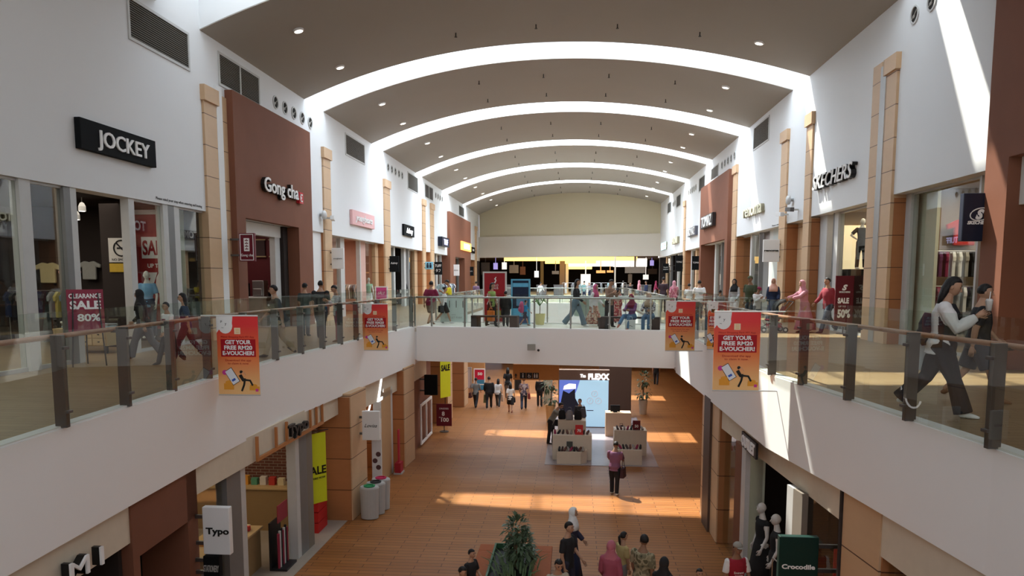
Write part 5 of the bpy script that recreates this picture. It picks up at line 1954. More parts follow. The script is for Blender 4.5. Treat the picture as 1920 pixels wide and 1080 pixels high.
# right walkway beyond the bridge
man('person in dark clothes on the far right of the second void', 1243, 586, 520, 170, 'stand', top=C_((0.05, 0.03, 0.04)), bottom=black_c)
man('woman in a pink patterned headscarf and tunic walking away at right', 1263, 588, 525, 175, 'walk', hijab=pink_c, top=pinkpat, topstyle='tunic', female=True, bottom=black_c)
man('boy in a white t-shirt near the right walkway railing', 1291, 592, 532, 170, 'stand', top=white_c, bottom=grey_c)
man('man in a white t-shirt seen from behind on the right walkway', 1310, 598, 524, 172, 'walk2', top=white_c, bottom=C_((0.12, 0.12, 0.14)), build=1.15)
man('dark haired child low behind the right railing', 1349, 606, 544, 180, 'stand', top=grey_c, bottom=black_c)
a = man('woman in a black hijab and striped shirt on the right walkway', 1376, 604, 524, -40, 'relax', hijab=black_c, female=True, top=stripe, topstyle='long', bottom=white_c, botstyle='wide')
man('man in a green cap and dark green shirt on the right walkway', 1405, 608, 516, -50, 'stand', cap=C_((0.10, 0.11, 0.06)), top=C_((0.05, 0.06, 0.03)), build=1.3, skin=skin3)
man('boy in a maroon cap and white top in front of the man in green', 1418, 614, 538, 30, 'phone', cap=maroon_c, top=white_c, topstyle='hoodie', bottom=grey_c, skin=skin3)
man('woman in a peach hijab and dark dress by the renoma shop', 1448, 606, 523, -15, 'relax', hijab=peach_c, female=True, top=navy_c, topstyle='tunic', bottom=C_((0.04, 0.06, 0.12)), botstyle='skirt')
a = man('woman in a pink hijab and pink dress pushing the stroller', 1507, 623, 525, -78, 'push', hijab=pink_c, female=True, top=C_((0.50, 0.23, 0.28)), topstyle='tunic', bottom=C_((0.50, 0.23, 0.28)), botstyle='skirt')
SP = a.location.copy()
man('man in a maroon shirt walking behind the stroller', 1551, 624, 514, -72, 'walk', top=C_((0.26, 0.035, 0.05)), topstyle='long', bottom=C_((0.04, 0.05, 0.08)), shoes=C_((0.10, 0.10, 0.11)), build=1.15)
# near right
w1 = man('woman in a white and black hoodie and wide black trousers drinking, near right', 1757, 777, 513, 62, 'walkphone', hair='long', female=True, top=C_((0.66, 0.64, 0.64)), topstyle='hoodie', bottom=C_((0.012, 0.014, 0.02)), botstyle='wide', shoes=wht_shoe, skin=skin1, vox=0.012, build=1.12, hairmat=hairb, print_=[('BE COOL', 0.2, 0.035, 0.13, lettblack, True)])
man('person in a black t-shirt and shorts walking behind the woman in the hoodie', 1826, 752, 528, 70, 'walk2', top=black_c, bottom=C_((0.05, 0.05, 0.06)), botstyle='shorts', shoes=sandal_c, vox=0.014, build=1.25)
recolour(w1, 'hoodie', C_((0.015, 0.016, 0.02)), lambda c, h: abs(c.x) < 0.10 * h and c.y < 0.02 * h)
i = root_info[w1.name]
p = world_pt(w1, (i['WR'] + i['FR'] * 0.14) + Vector((0, -0.02, 0.02)))
t = thing('drink_cup', 'clear plastic cup with a straw in the hand of the near right woman', 'cup', (p.x, p.y, p.z - 0.02))
mb = MB()
mb.lathe((0, 0, 0), [(0.030, 0), (0.042, 0.12), (0.044, 0.125), (0.03, 0.15)], 14)
mb.build('cup', C_((0.62, 0.60, 0.58), 0.3), t, smooth=True)
mb = MB()
mb.tube([(0, 0, 0.13), (0.01, 0, 0.24)], 0.005, 6)
mb.build('straw', lettwhite, t)
bag('white plastic carrier bag hanging from the near right woman', w1, 'L', 0.30, 0.14, 0.36, C_((0.66, 0.68, 0.70), 0.4), text='SALE', rel=(0.24, 0.14, 0.92))
backpack('black backpack worn by the near right woman', w1, C_((0.02, 0.025, 0.04)), 1.65, 0.92, 0.28)

# lower level, walking away under the bridge
a = man('person in a grey t-shirt with a shoulder bag walking away on the lower level', 892, 765, 707, 172, 'walk', z=0, top=C_((0.20, 0.22, 0.23)), bottom=C_((0.03, 0.03, 0.035)))
bag('brown shoulder bag of the person in the grey t-shirt', a, 'L', 0.36, 0.14, 0.26, C_((0.10, 0.03, 0.03)), cat='handbag', name='handbag', shoulder=True)
a = man('tall person all in black carrying a green bag on the lower level', 917, 766, 705, 185, 'walk2', z=0, top=black_c, topstyle='long', bottom=black_c, build=1.2)
bag('olive green bag carried by the person all in black', a, 'L', 0.36, 0.14, 0.42, C_((0.14, 0.16, 0.08)))
a = man('woman with a long ponytail in a white shirt and dark trousers', 934, 763, 709, 178, 'walk', z=0, hair='long', female=True, top=white_c, topstyle='long', bottom=C_((0.05, 0.05, 0.05)))
bag('beige paper bag carried by the woman with the long ponytail', a, 'R', 0.26, 0.10, 0.36, C_((0.50, 0.36, 0.26)))
a = man('girl in a white t-shirt and black shorts walking away', 957, 774, 717, 180, 'walk', z=0, hair='long', female=True, top=white_c, bottom=black_c, botstyle='shorts', shoes=C_((0.2, 0.04, 0.03)))
bag('small black handbag of the girl in black shorts', a, 'R', 0.24, 0.10, 0.22, black_c, cat='handbag', name='handbag', drop=0.03)
a = man('person in a patterned shirt and dark jeans walking away', 982, 768, 707, 184, 'walk2', z=0, top=patc, bottom=C_((0.03, 0.04, 0.07)))
bag('red shoulder bag of the person in the patterned shirt', a, 'R', 0.36, 0.14, 0.28, C_((0.22, 0.04, 0.04)), cat='handbag', name='handbag', shoulder=True)
a = man('person in black with a pale sling strap near the glass screen', 1012, 762, 705, 176, 'stand', z=0, top=black_c, bottom=black_c, topstyle='long')
man('person with long dark hair walking away farthest on the lower level', 952, 748, 688, 180, 'walk', z=0, hair='long', female=True, top=black_c, bottom=grey_c)
man('distant person walking on the lower right beyond the bridge', 1230, 722, 672, 170, 'walk', z=0, top=black_c, bottom=C_((0.03, 0.03, 0.04)))
a = man('man in a grey shirt leaning over the shoe display', 1033, 832, 757, 75, 'bend', z=0, top=C_((0.20, 0.20, 0.18)), bottom=black_c, ks=1.1)
bag('round black shoulder bag of the man at the shoe display', a, 'L', 0.30, 0.16, 0.26, black_c, cat='handbag', name='handbag', shoulder=True)
man('man in black standing in front of the lit screen', 1087, 822, 748, -15, 'relax', z=0, top=black_c, topstyle='long', bottom=navy_c, shoes=wht_shoe)
a = man('man in a purple shirt standing in front of the shoe kiosk', 1152, 927, 829, 160, 'phone', z=0, top=C_((0.20, 0.09, 0.16)), bottom=C_((0.015, 0.015, 0.02)), shoes=wht_shoe, build=1.2, skin=skin3)
bag('dark sling bag at the side of the man in purple', a, 'R', 0.30, 0.12, 0.30, C_((0.04, 0.02, 0.03)), cat='handbag', name='handbag', shoulder=True)


def low(label, px, top_px, rot, pose, h, y=None, **kw):
    """someone near the bottom edge of the photo: placed by the top of the head"""
    p = onz(px, top_px, h if not pose.startswith('sit') else h * 0.735)
    kw.setdefault('vox', 0.014)
    return person(label, p.x, p.y, 0, h, rot, pose, **kw)


low('man with dark hair in a black t-shirt standing beside the white headscarf', 1064, 979, 60, 'relax', 1.72, top=black_c, bottom=C_((0.03, 0.03, 0.05)))
w2 = low('woman in a white headscarf behind the man in black', 1049, 973, 75, 'relax', 1.62, hijab=white_c, female=True, top=C_((0.03, 0.03, 0.06)), topstyle='tunic', bottom=navy_c, botstyle='skirt')
w2.location.y += 0.75
w2.location.x += 0.25
low('man with short hair in a beige shirt sitting at the bottom edge', 1045, 1051, 20, 'sit', 1.68, top=C_((0.42, 0.36, 0.28)), bottom=grey_c)
a = low('person in a pink hijab and dusty pink top seen from behind', 1145, 1017, 160, 'relax', 1.60, hijab=C_((0.42, 0.13, 0.17)), female=True, top=C_((0.30, 0.07, 0.11)), topstyle='tunic', bottom=maroon_c)
low('child with black hair and a yellow top beyond the pink hijab', 1170, 1013, 120, 'relax', 1.45, top=C_((0.45, 0.36, 0.16)), bottom=grey_c, hair='pony').location.y += 0.45
low('man in a camouflage shirt looking right', 1206, 1004, 140, 'stand', 1.74, top=camo, bottom=C_((0.05, 0.05, 0.04)), build=1.2, headturn=50, skin=skin3)
low('person in a black hijab at the bottom edge beside the camouflage shirt', 1244, 1048, 150, 'relax', 1.58, hijab=black_c, top=black_c, female=True, topstyle='tunic')
low('dark haired child whose head just shows at the bottom edge', 1311, 1066, 10, 'relax', 1.3, top=grey_c)
fm = low('man with grey hair in a red football shirt with white sleeves', 1382, 1017, 12, 'relax', 1.70, top=C_((0.30, 0.015, 0.03)), skin=skin3, cap=C_((0.30, 0.28, 0.25)), bottom=C_((0.25, 0.05, 0.06)), print_=[('Emirates', 0.155, 0.026, 0.11, lettwhite, True), ('FLY BETTER', 0.118, 0.022, 0.09, lettwhite, True)])
recolour(fm, 't_shirt', white_c, lambda c, h: abs(c.x) > 0.098 * h)
low('child with short black hair looking right at the lower left of the plant', 882, 1030, 60, 'relax', 1.35, top=black_c, bottom=grey_c)
low('younger child at the bottom edge left of the plant', 867, 1049, 70, 'sit', 1.5, top=C_((0.14, 0.06, 0.06)), bottom=grey_c).location.y -= 0.45

# far crowd on the upper level past the second void
crowd = [(1168, 571, 527, black_c), (1181, 572, 528, black_c), (1197, 574, 526, pink_c), (1211, 573, 527, navy_c), (1013, 571, 528, white_c), (1095, 570, 527, C_((0.2, 0.35, 0.35))), (1086, 571, 529, black_c), (1228, 575, 526, maroon_c), (1105, 572, 530, C_((0.3, 0.3, 0.34)))]
for k, (px, py, tp_, c) in enumerate(crowd):
    man('small distant shopper beyond the second void on the upper level', px, py, tp_, [170, 10, 90, -60, 150][k % 5], ['stand', 'walk', 'relax'][k % 3], y=54 + 1.1 * k, top=c, bottom=[black_c, grey_c, navy_c][k % 3],
        hijab=(c if k in (2, 7) else None), topstyle='long', group='distant shoppers beyond the second void', vox=0.03)
# ------------------------------------------------------------------ furniture and props
def leaf_cloud(mb, centre, rad, n, size, seed=1, droop=0.3):
    rnd = random.Random(seed)
    for k in range(n):
        u = Vector((rnd.gauss(0, 1), rnd.gauss(0, 1), rnd.gauss(0, 1))).normalized()
        rr = 0.45 + 0.55 * rnd.random() ** 0.5
        p = Vector(centre) + Vector((u.x * rad[0], u.y * rad[1], u.z * rad[2])) * rr
        d = (u + Vector((rnd.uniform(-.5, .5), rnd.uniform(-.5, .5), rnd.uniform(-.2, .5)))).normalized()
        s = d.cross(Vector((0, 0, 1)))
        if s.length < 0.1:
            s = Vector((1, 0, 0))
        s.normalize()
        nrm = s.cross(d)
        L = size * rnd.uniform(0.7, 1.25)
        W = L * 0.24
        a, t = p, p + d * L - Vector((0, 0, L * droop))
        m = p + d * L * 0.5 - Vector((0, 0, L * droop * 0.2))
        mb.add([a, m + s * W + nrm * W * .25, t, m - s * W + nrm * W * .25, m], [(0, 4, 1), (1, 4, 2), (0, 3, 4), (3, 2, 4)])


leafm = M('leaf_green', (0.07, 0.11, 0.06), 0.45, var=0.4, scale=8)
leafl = M('leaf_pale_green', (0.16, 0.24, 0.12), 0.45, var=0.35, scale=8)
barkm = M('bark', (0.16, 0.10, 0.06), 0.85, var=0.2, scale=20)


def shrub(label, x, y, z, h, w_, pot, seed, leaf=0.14, n=160, potm=None, potr=0.2, poth=0.35, tiers=2, name='potted_plant'):
    t = thing(name, label, 'plant', (x, y, z))
    if pot:
        mb = MB()
        mb.lathe((0, 0, 0), [(potr * 0.75, 0), (potr, poth), (potr * 0.9, poth), (potr * 0.85, poth - 0.05)], 20)
        mb.build('pot', potm, t)
        mb = MB()
        mb.cyl((0, 0), potr * 0.84, poth - 0.07, poth - 0.05, 16)
        mb.build('soil', M('soil', (0.05, 0.03, 0.02), 0.9), t)
    z0 = poth - 0.06 if pot else 0
    rnd = random.Random(seed)
    mb = MB()
    for k in range(3):
        a = rnd.uniform(0, 6.28)
        mb.tube([(0, 0, z0), (0.06 * cos(a), 0.06 * sin(a), z0 + (h - z0) * 0.5), (0.14 * cos(a), 0.14 * sin(a), h * 0.88)], [0.018, 0.013, 0.006], 6)
    mb.build('stem', barkm, t)
    mb = MB()
    for q in range(tiers):
        f = q / max(1, tiers - 1)
        cz = z0 + (h - z0) * (0.35 + 0.45 * f)
        leaf_cloud(mb, (rnd.uniform(-.08, .08), rnd.uniform(-.08, .08), cz), (w_ * (1 - .35 * f), w_ * (1 - .35 * f), (h - z0) * 0.24), n // tiers, leaf, seed + q)
    mb.build('foliage', leafm, t)
    return t


# --- bench around a green planter, bottom centre
bx0, bx1, by0, by1 = -2.12, -0.45, 13.6, 16.55
t = thing('planter_bench', 'orange wooden bench around a square green planter box', 'bench', ((bx0 + bx1) / 2, (by0 + by1) / 2, 0))
cx, cy = (bx1 - bx0) / 2, (by1 - by0) / 2
mb = MB()
for (a, b, c, d) in [(-cx, cx, -cy, -cy + .38), (-cx, cx, cy - .38, cy), (-cx, -cx + .38, -cy + .38, cy - .38), (cx - .38, cx, -cy + .38, cy - .38)]:
    mb.box(a, b, c, d, 0.36, 0.44)
mb.build('seat', M('bench_orange_wood', (0.30, 0.085, 0.03), 0.7, spec=0.15, var=0.15, scale=10), t, bevel=0.01)
mb = MB()
mb.box(-cx + .08, cx - .08, -cy + .08, cy - .08, 0, 0.355)
mb.build('base', M('bench_base', (0.16, 0.06, 0.03), 0.6), t)
mb = MB()
for (a, b, c, d) in [(-cx + .38, cx - .38, -cy + .38, -cy + .42), (-cx + .38, cx - .38, cy - .42, cy - .38), (-cx + .38, -cx + .42, -cy + .42, cy - .42), (cx - .42, cx - .38, -cy + .42, cy - .42)]:
    mb.box(a, b, c, d, 0.36, 0.62)
mb.build('planter_wall', M('planter_green', (0.03, 0.10, 0.045), 0.5), t)
mb = MB()
mb.box(-cx + .42, cx - .42, -cy + .42, cy - .42, 0.36, 0.50)
mb.build('soil', M('soil', (0, 0, 0)), t)
pl = shrub('tall leafy plant growing out of the green planter box', -1.16, 15.0, 0.50, ony(965, 975, 15.0).z - 0.5, 0.30, False, 5, leaf=0.17, n=480, tiers=3, name='planter_plant')
g = MB()
rnd = random.Random(3)
for k in range(70):
    a, r = rnd.uniform(0, 6.28), rnd.uniform(0.1, 0.5)
    g.tube([(r * cos(a), r * sin(a) * 1.6, 0.0), (r * 1.15 * cos(a), r * 1.7 * sin(a), 0.22), (r * 1.5 * cos(a), r * 2.0 * sin(a), 0.30)], [(0.014, 0.003), (0.012, 0.003), (0.002, 0.001)], 5)
o = g.build('grass_tufts', leafl, loc=(-1.16, 14.9, 0.50))
tag(o, 'pale strap leaved grass at the foot of the planter shrub', 'grass', kind='stuff')

# --- shoe kiosk
KY = 32.4
sl = ony(1048, 802, KY).x
sr_ = ony(1140, 802, KY).x
ztop = ony(1094, 713, KY).z
zhd = ony(1094, 694, KY).z
t = thing('video_wall', 'large lit blue advertising screen under white letters reading The FLEXX', 'screen', (sl, KY, 0))
W = sr_ - sl
mb = MB()
mb.box(-0.04, W + 0.04, 0.02, 0.4, 0, zhd)
mb.build('cabinet', M('kiosk_brown', (0.10, 0.06, 0.045), 0.6), t)
mb = MB()
mb.box(0, W, 0.0, 0.02, 0.05, ztop)
sc_ = mb.build('screen', M('screen_blue', (0.35, 0.60, 0.78), 0.4, emit=0.5, ecol=(0.40, 0.62, 0.82)), t)
H = ztop
mb = MB()
mb.prismy([(0, 0.6), (0, H), (W * .42, H), (W * .36, H * .8), (W * .25, H * .55), (W * .2, H * .3)], -0.006, -0.002)
mb.build('screen_sky', M('screen_violet', (0.10, 0.16, 0.55), 0.5, emit=0.6), sc_)
mb = MB()
mb.prismy([(0.08 * W, H * .80), (0.10 * W, H * .88), (.2 * W, H * .93), (.34 * W, H * .92), (.34 * W, H * .82)], -0.012, -0.006)
mb.build('screen_shoe_upper', M('screen_pale', (0.8, 0.78, 0.85), 0.5, emit=0.7), sc_)
mb = MB()
mb.prismy([(0.0, H * .35), (.08 * W, H * .78), (.2 * W, H * .72), (.32 * W, H * .82), (.33 * W, H * .62), (.42 * W, H * .45), (.38 * W, H * .2), (.15 * W, H * .1), (0, H * .1)][::-1], -0.010, -0.006)
mb.build('screen_silhouette', M('screen_black', (0.01, 0.012, 0.03), 0.5, var=0), sc_)  # dark silhouette in the advert picture
mb = MB()
for k, (cx_, cz_) in enumerate([(0.72, 0.72), (0.63, 0.57), (0.80, 0.57)]):
    mb = MB()
    mb.tube([(W * cx_ + 0.13 * cos(a), -0.008, H * cz_ + 0.13 * sin(a)) for a in [2 * pi * j / 20 for j in range(21)]], 0.012, 5)
    mb.tube([(W * cx_ - 0.04, -0.008, H * cz_ - 0.05), (W * cx_ + 0.02, -0.008, H * cz_ + 0.05)], 0.012, 5)
    mb.build('icon_ring', lettwhite, sc_)
mb = MB()
mb.box(W * .56, W * .70, -0.006, -0.002, H * .36, H * .375)
mb.build('caption_line', navy, sc_)
mb = MB()
text_mb(mb, 'FLEXX', W * 0.80, ztop + 0.05, 0.24, 0.0, 0.05, width=0.92, bold=0.045)
mb.build('lettering', litwhite, t)
mb = MB()
text_mb(mb, 'The', W * 0.48, ztop + 0.13, 0.14, 0.0, 0.05, width=0.24, bold=0.02)
mb.build('small_lettering', litwhite, t)
mb = MB()
xa, xb = ony(1142, 790, 35.5).x, ony(1183, 775, 35.5).x
mb.box(xa - 0.5, xb, 35.5, 35.9, 0, 3.0)
o = mb.build('kiosk_back_panel', M('kiosk_brown', (0, 0, 0)))
tag(o, 'plain brown partition to the right of the lit screen', 'partition')
mb = MB()
mb.box(-1.0, 3.0, 25.72, 35.0, 0.0, 0.012)
struct('floor', mb, M('lilac_platform', (0.36, 0.31, 0.33), 0.22))


def plinth(label, poly, h, x, y, m=None):
    mb = MB()
    mb.prism(poly, 0, h)
    o = mb.build('display_plinth', m or M('plinth_cream', (0.62, 0.53, 0.42), 0.5), loc=(x, y, 0.012), bevel=0.01)
    return tag(o, label, 'display plinth')


plinth('low cream plinth at the front of the left shoe display', [(-0.52, 0), (0.33, 0), (0.55, 0.25), (0.55, 0.55), (-0.52, 0.55)], 0.45, -0.05, 25.8)
plinth('tall angular cream plinth behind the low left one', [(-0.72, 0.0), (0.70, 0.0), (0.70, 0.5), (0.45, 1.0), (-0.72, 1.0)], 0.92, -0.02, 26.42)
plinth('stepped top plinth of the left shoe display', [(-0.55, 0), (0.5, 0), (0.5, 1.2), (-0.55, 1.2)], 1.25, -0.02, 27.45)
plinth('low cream plinth at the front of the right shoe display', [(-0.55, 0), (0.45, 0), (0.45, 0.55), (-0.55, 0.55)], 0.55, 1.98, 25.85)
plinth('middle plinth of the right shoe display', [(-0.45, 0), (0.75, 0), (0.75, 0.7), (-0.45, 0.7)], 0.95, 1.98, 27.3)
mb = MB()
mb.box(-0.6, 0.45, 0, 0.6, 0, 1.0)
o = mb.build('cash_counter', M('counter_cream', (0.52, 0.36, 0.24), 0.5), loc=(1.95, 30.6, 0.012), bevel=0.01)
tag(o, 'cream fronted cash counter behind the right shoe display', 'counter')
mb = MB()
mb.box(-0.2, 0.2, -0.02, 0.02, 0.02, 0.3)
mb.box(-0.08, 0.08, -0.06, 0.06, 0, 0.02)
o = mb.build('till_screen', blackm, loc=(1.75, 30.8, 1.012))
tag(o, 'small dark till monitor on the cream counter', 'monitor')


def shoe_mb():
    mb = MB()
    mb.tube([(0, 0.13, 0.06), (0, 0.11, 0.075), (0, 0.02, 0.07), (0, -0.08, 0.045), (0, -0.14, 0.03), (0, -0.16, 0.02)], [(0.02, 0.04), (0.038, 0.06), (0.04, 0.055), (0.047, 0.038), (0.042, 0.025), (0.02, 0.012)], 10, side=(1, 0, 0))
    return mb


shoes_m = [black_c, C_((0.05, 0.03, 0.03)), C_((0.12, 0.05, 0.04)), C_((0.25, 0.22, 0.2)), maroon_c]
so0 = None
rnd = random.Random(9)
spots = [(-0.48 + 0.105 * k, 26.0, 0.462, 'low cream plinth on the left') for k in range(9)] + [(-0.66 + 0.15 * k, 26.7, 0.932, 'tall angular plinth') for k in range(9)] + \
        [(1.55 + 0.12 * k, 26.1, 0.562, 'low plinth of the right display') for k in range(8)] + [(1.65 + 0.13 * k, 27.5, 0.962, 'middle plinth of the right display') for k in range(8)]
smesh = {}
for k, (x, y, z, w_) in enumerate(spots):
    mi = k % 5
    if mi not in smesh:
        o = shoe_mb().build('display_shoe', shoes_m[mi], smooth=True)
        smesh[mi] = o
    else:
        o = smesh[mi].copy()
        COL.objects.link(o)
    o.location = (x, y, z)
    o.rotation_euler = (0, 0, rnd.uniform(-.3, .3))
    tag(o, 'dark leather shoe standing in the row on the ' + w_, 'shoe', 'shoes on the ' + w_)
for (x, y, z, s, lb, s2) in [(0.22, 26.5, 0.94, '70', 'small red price card on the tall left plinth', 'UP TO'), (2.35, 27.36, 0.97, '50', 'dark red price card on the right shoe display', 'UP TO')]:
    t = thing('price_card', lb, 'price card', (x, y, z))
    mb = MB()
    mb.box(-0.14, 0.14, 0, 0.02, 0.0, 0.36)
    mb.build('card', M('card_red', (0.55, 0.03, 0.03), 0.5) if '70' in s else maroon, t)
    mb = MB()
    text_mb(mb, s, 0, 0.10, 0.10, -0.001, 0.004, bold=0.03)
    mb.build('lettering', lettwhite, t)
mb = MB()
mb.box(-0.11, 0.11, 0, 0.02, 0, 0.26)
o = mb.build('picture_card', C_((0.08, 0.08, 0.07)), loc=(-0.12, 26.32, 0.462))
tag(o, 'dark picture card standing on the low left plinth', 'card')
for k, (x, y, c) in enumerate([(-0.42, 27.8, black_c), (-0.14, 27.7, C_((0.25, 0.25, 0.27))), (0.18, 27.75, black_c), (0.36, 28.2, C_((0.1, 0.1, 0.12))), (1.85, 28.35, black_c), (2.3, 28.45, C_((0.05, 0.02, 0.02)))]):
    t = thing('display_bag', ['black bag at the left end of the top plinth', 'grey bag on the top plinth of the left display', 'black rounded bag on the top plinth', 'dark bag at the back right of the top plinth', 'black bag behind the right shoe rows', 'dark brown bag at the back of the right display'][k], 'bag', (x, y, 1.262 if k < 4 else 0.0))
    if k >= 4:
        t.location.z = 0.012
    s_ = 1.0 if k < 4 else 2.6
    mb = MB()
    mb.tube([(0, 0, 0), (0, 0, 0.05), (0, 0, 0.3 * s_), (0, 0, 0.36 * s_)], [(0.13, 0.08), (0.15, 0.1), (0.12, 0.07), (0.05, 0.03)], 14, side=(1, 0, 0))
    mb.build('bag_body', c, t, smooth=True)
    mb = MB()
    mb.tube([(-0.08, 0, 0.33 * s_), (-0.05, 0, 0.33 * s_ + 0.14), (0.05, 0, 0.33 * s_ + 0.14), (0.08, 0, 0.33 * s_)], 0.01, 6)
    mb.build('handle', c, t, smooth=True)
p = onz(1188, 776, 0)
shrub('potted plant with round leaves right of the screen partition', p.x + 0.45, p.y, 0, 2.0, 0.35, True, 21, leaf=0.22, n=120, potm=C_((0.5, 0.42, 0.34)), potr=0.22, poth=0.7)
p = onz(1036, 792, 0)
shrub('potted plant with round leaves left of the lit screen', p.x - 0.1, p.y, 0, 2.1, 0.35, True, 22, leaf=0.22, n=120, potm=C_((0.6, 0.36, 0.16)), potr=0.22, poth=0.8)

# --- standing signs and display items on the lower level
def stand_sign(label, q, y, board, texts, z=0.0, pole=True, base=True, cat='sign', name='standing_sign', frame_m=None, thick=0.04):
    p0, p1 = ony(q[0], q[1], y), ony(q[2], q[3], y)
    W, H = p1.x - p0.x, p0.z - p1.z
    t = thing(name, label, cat, (p0.x + W / 2, y, z))
    zb = max(0.0, p1.z - z)
    mb = MB()
    mb.box(-W / 2, W / 2, 0, thick, zb, zb + H)
    mb.build('board', board, t)
    if frame_m:
        mb = MB()
        e = 0.06
        mb.box(-W / 2 - e, W / 2 + e, -0.01, thick + 0.01, zb + H, zb + H + e).box(-W / 2 - e, -W / 2, -0.01, thick + 0.01, zb, zb + H).box(W / 2, W / 2 + e, -0.01, thick + 0.01, zb, zb + H).box(-W / 2 - e, W / 2 + e, -0.01, thick + 0.01, zb - e if zb > e else 0, zb)
        mb.build('frame', frame_m, t)
    for (s, cx_, cz, hh, ww_, mm, kw) in texts:
        mb = MB()
        text_mb(mb, s, W * (cx_ - 0.5), zb + H * cz, H * hh, -0.002, 0.006, width=W * ww_ if ww_ else None, **kw)
        mb.build('lettering', mm, t)
    if pole and zb > 0.05:
        mb = MB()
        mb.cyl((0, 0.02), 0.02, 0.02, zb, 10)
        mb.build('pole', dsteel, t)
    if base and zb > 0.05:
        mb = MB()
        mb.cyl((0, 0.02), 0.2, 0.0, 0.03, 20)
        mb.build('base', dsteel, t)
    return t


stand_sign('dark maroon standing sign reading 8 and 100 at the lower left', (818, 757, 847, 799), 31.0, maroon, [('8', 0.45, 0.47, 0.18, None, lettwhite, {'bold': 0.03}), ('FROM', 0.3, 0.36, 0.05, None, lettwhite, {}), ('100', 0.56, 0.2, 0.17, 0.5, lettwhite, {'bold': 0.03}), ('DRESSES', 0.5, 0.75, 0.07, 0.6, lettwhite, {})])
t = stand_sign('tall white standing poster with pink foot and product pictures beside the bins', (696, 795, 717, 944), 21.3, white2, [('NEW', 0.5, 0.93, 0.03, 0.4, lettblack, {}), ('EARRINGS', 0.5, 0.78, 0.035, 0.8, pinkm, {}), ('PIERCING', 0.5, 0.73, 0.035, 0.8, pinkm, {})])
for k, (a, b) in enumerate([(0.05, 1.25), (-0.05, 1.05), (0.05, 0.85)]):
    mb = MB()
    mb.T = Matrix.Translation((a, -0.004, b + 0.1)) @ Matrix.Rotation(pi / 2, 4, 'X')
    mb.cyl((0, 0), 0.075, 0, 0.006, 20)
    mb.build('product_picture', C_((0.12, 0.06, 0.06)), t)
t = stand_sign('red poster with white figures in a white frame far on the lower left', (890, 693, 908, 720), 43.0, C_((0.62, 0.02, 0.06)), [('50', 0.55, 0.62, 0.18, 0.5, lettwhite, {'bold': 0.04})], frame_m=white2)
mb = MB()
mb.box(-0.28, 0.28, -0.004, 0.03, 0.02, 0.62)
mb.build('blue_panel', C_((0.06, 0.25, 0.42)), t)
# blue-green charity tins: three recycling bins
for k, (px, py, c, cn) in enumerate([(680, 978, (0.02, 0.22, 0.08), 'green'), (693, 968, (0.03, 0.03, 0.03), 'black'), (704, 958, (0.45, 0.02, 0.08), 'red')]):
    p = onz(px, py, 0)
    t = thing('recycling_bin', 'grey and white recycling bin with a round %s lid opening by the stone pillar' % cn, 'bin', (p.x + 0.12, 19.45 + 0.42 * k, 0), 90)
    mb = MB()
    mb.tube([(0, 0, 0.02), (0, 0, 0.86), (0, 0, 0.9)], [(0.19, 0.24), (0.205, 0.27), (0.19, 0.25)], 20, side=(1, 0, 0))
    mb.build('body', M('bin_grey', (0.42, 0.42, 0.42), 0.4), t, smooth=False)
    mb = MB()
    mb.lathe((0, 0, 0.9), [(0.15, 0), (0.16, 0.03), (0.11, 0.035), (0.10, 0.005)], 20)
    mb.build('lid_ring', C_(c), t)
# ad column further on, red floor holder
p = onz(738, 888, 0)
t = thing('brochure_stand', 'narrow red brochure stand with a clear base at the pier of the jewellery shop', 'stand', (gx(24.2) + 0.22, 24.2, 0), 90)
mb = MB()
mb.box(-0.22, 0.22, -0.14, 0.14, 0, 0.05)
mb.build('base', alu, t)
mb = MB()
mb.box(-0.2, 0.2, -0.10, 0.1, 0.05, 0.38)
mb.build('tray', C_((0.35, 0.02, 0.03)), t)
mb = MB()
mb.box(-0.08, 0.10, -0.02, 0.02, 0.38, 1.5)
mb.build('panel', C_((0.45, 0.03, 0.05)), t)
# overhead way-finding sign under the bridge
y = 29.0
a, b = ony(962, 699, y), ony(1048, 713, y)
t = thing('wayfinding_sign', 'orange overhead sign with black arrow, information, wheelchair and toilet pictograms', 'sign', (a.x, y, b.z))
W, H = b.x - a.x, 3.615 - b.z
mb = MB()
mb.box(0, W, 0, 0.15, 0, min(H, 0.62))
mb.build('board', M('orange_sign', (0.60, 0.27, 0.08), 0.5), t)
hz = (a.z - b.z)
for k in range(3):
    mb = MB()
    x0 = W * (0.15 + 0.14 * k)
    mb.box(x0, x0 + 0.24, -0.008, 0, 0.05, 0.29)
    e = mb.build('pictogram_tile', blackm, t)
    mb = MB()
    if k == 0:
        mb.box(x0 + 0.10, x0 + 0.14, -0.012, -0.008, 0.09, 0.2).box(x0 + 0.10, x0 + 0.14, -0.012, -0.008, 0.22, 0.26)
    elif k == 1:
        mb.tube([(x0 + 0.12 + 0.05 * cos(q), -0.01, 0.14 + 0.05 * sin(q)) for q in [2.0 + 4.4 * j / 10 for j in range(11)]], 0.008, 5)
        mb.box(x0 + 0.09, x0 + 0.11, -0.012, -0.008, 0.15, 0.24).box(x0 + 0.09, x0 + 0.17, -0.012, -0.008, 0.15, 0.17)
    else:
        mb.box(x0 + 0.05, x0 + 0.10, -0.012, -0.008, 0.09, 0.22).box(x0 + 0.14, x0 + 0.19, -0.012, -0.008, 0.09, 0.22)
        mb.box(x0 + 0.06, x0 + 0.09, -0.012, -0.008, 0.235, 0.265).box(x0 + 0.15, x0 + 0.18, -0.012, -0.008, 0.235, 0.265)
    mb.build('pictogram', lettwhite, e)
mb = MB()
mb.prismy([(0.09, 0.08), (0.13, 0.08), (0.13, 0.17), (0.17, 0.17), (0.11, 0.26), (0.05, 0.17), (0.09, 0.17)], -0.008, 0)
mb.build('arrow', blackm, t)
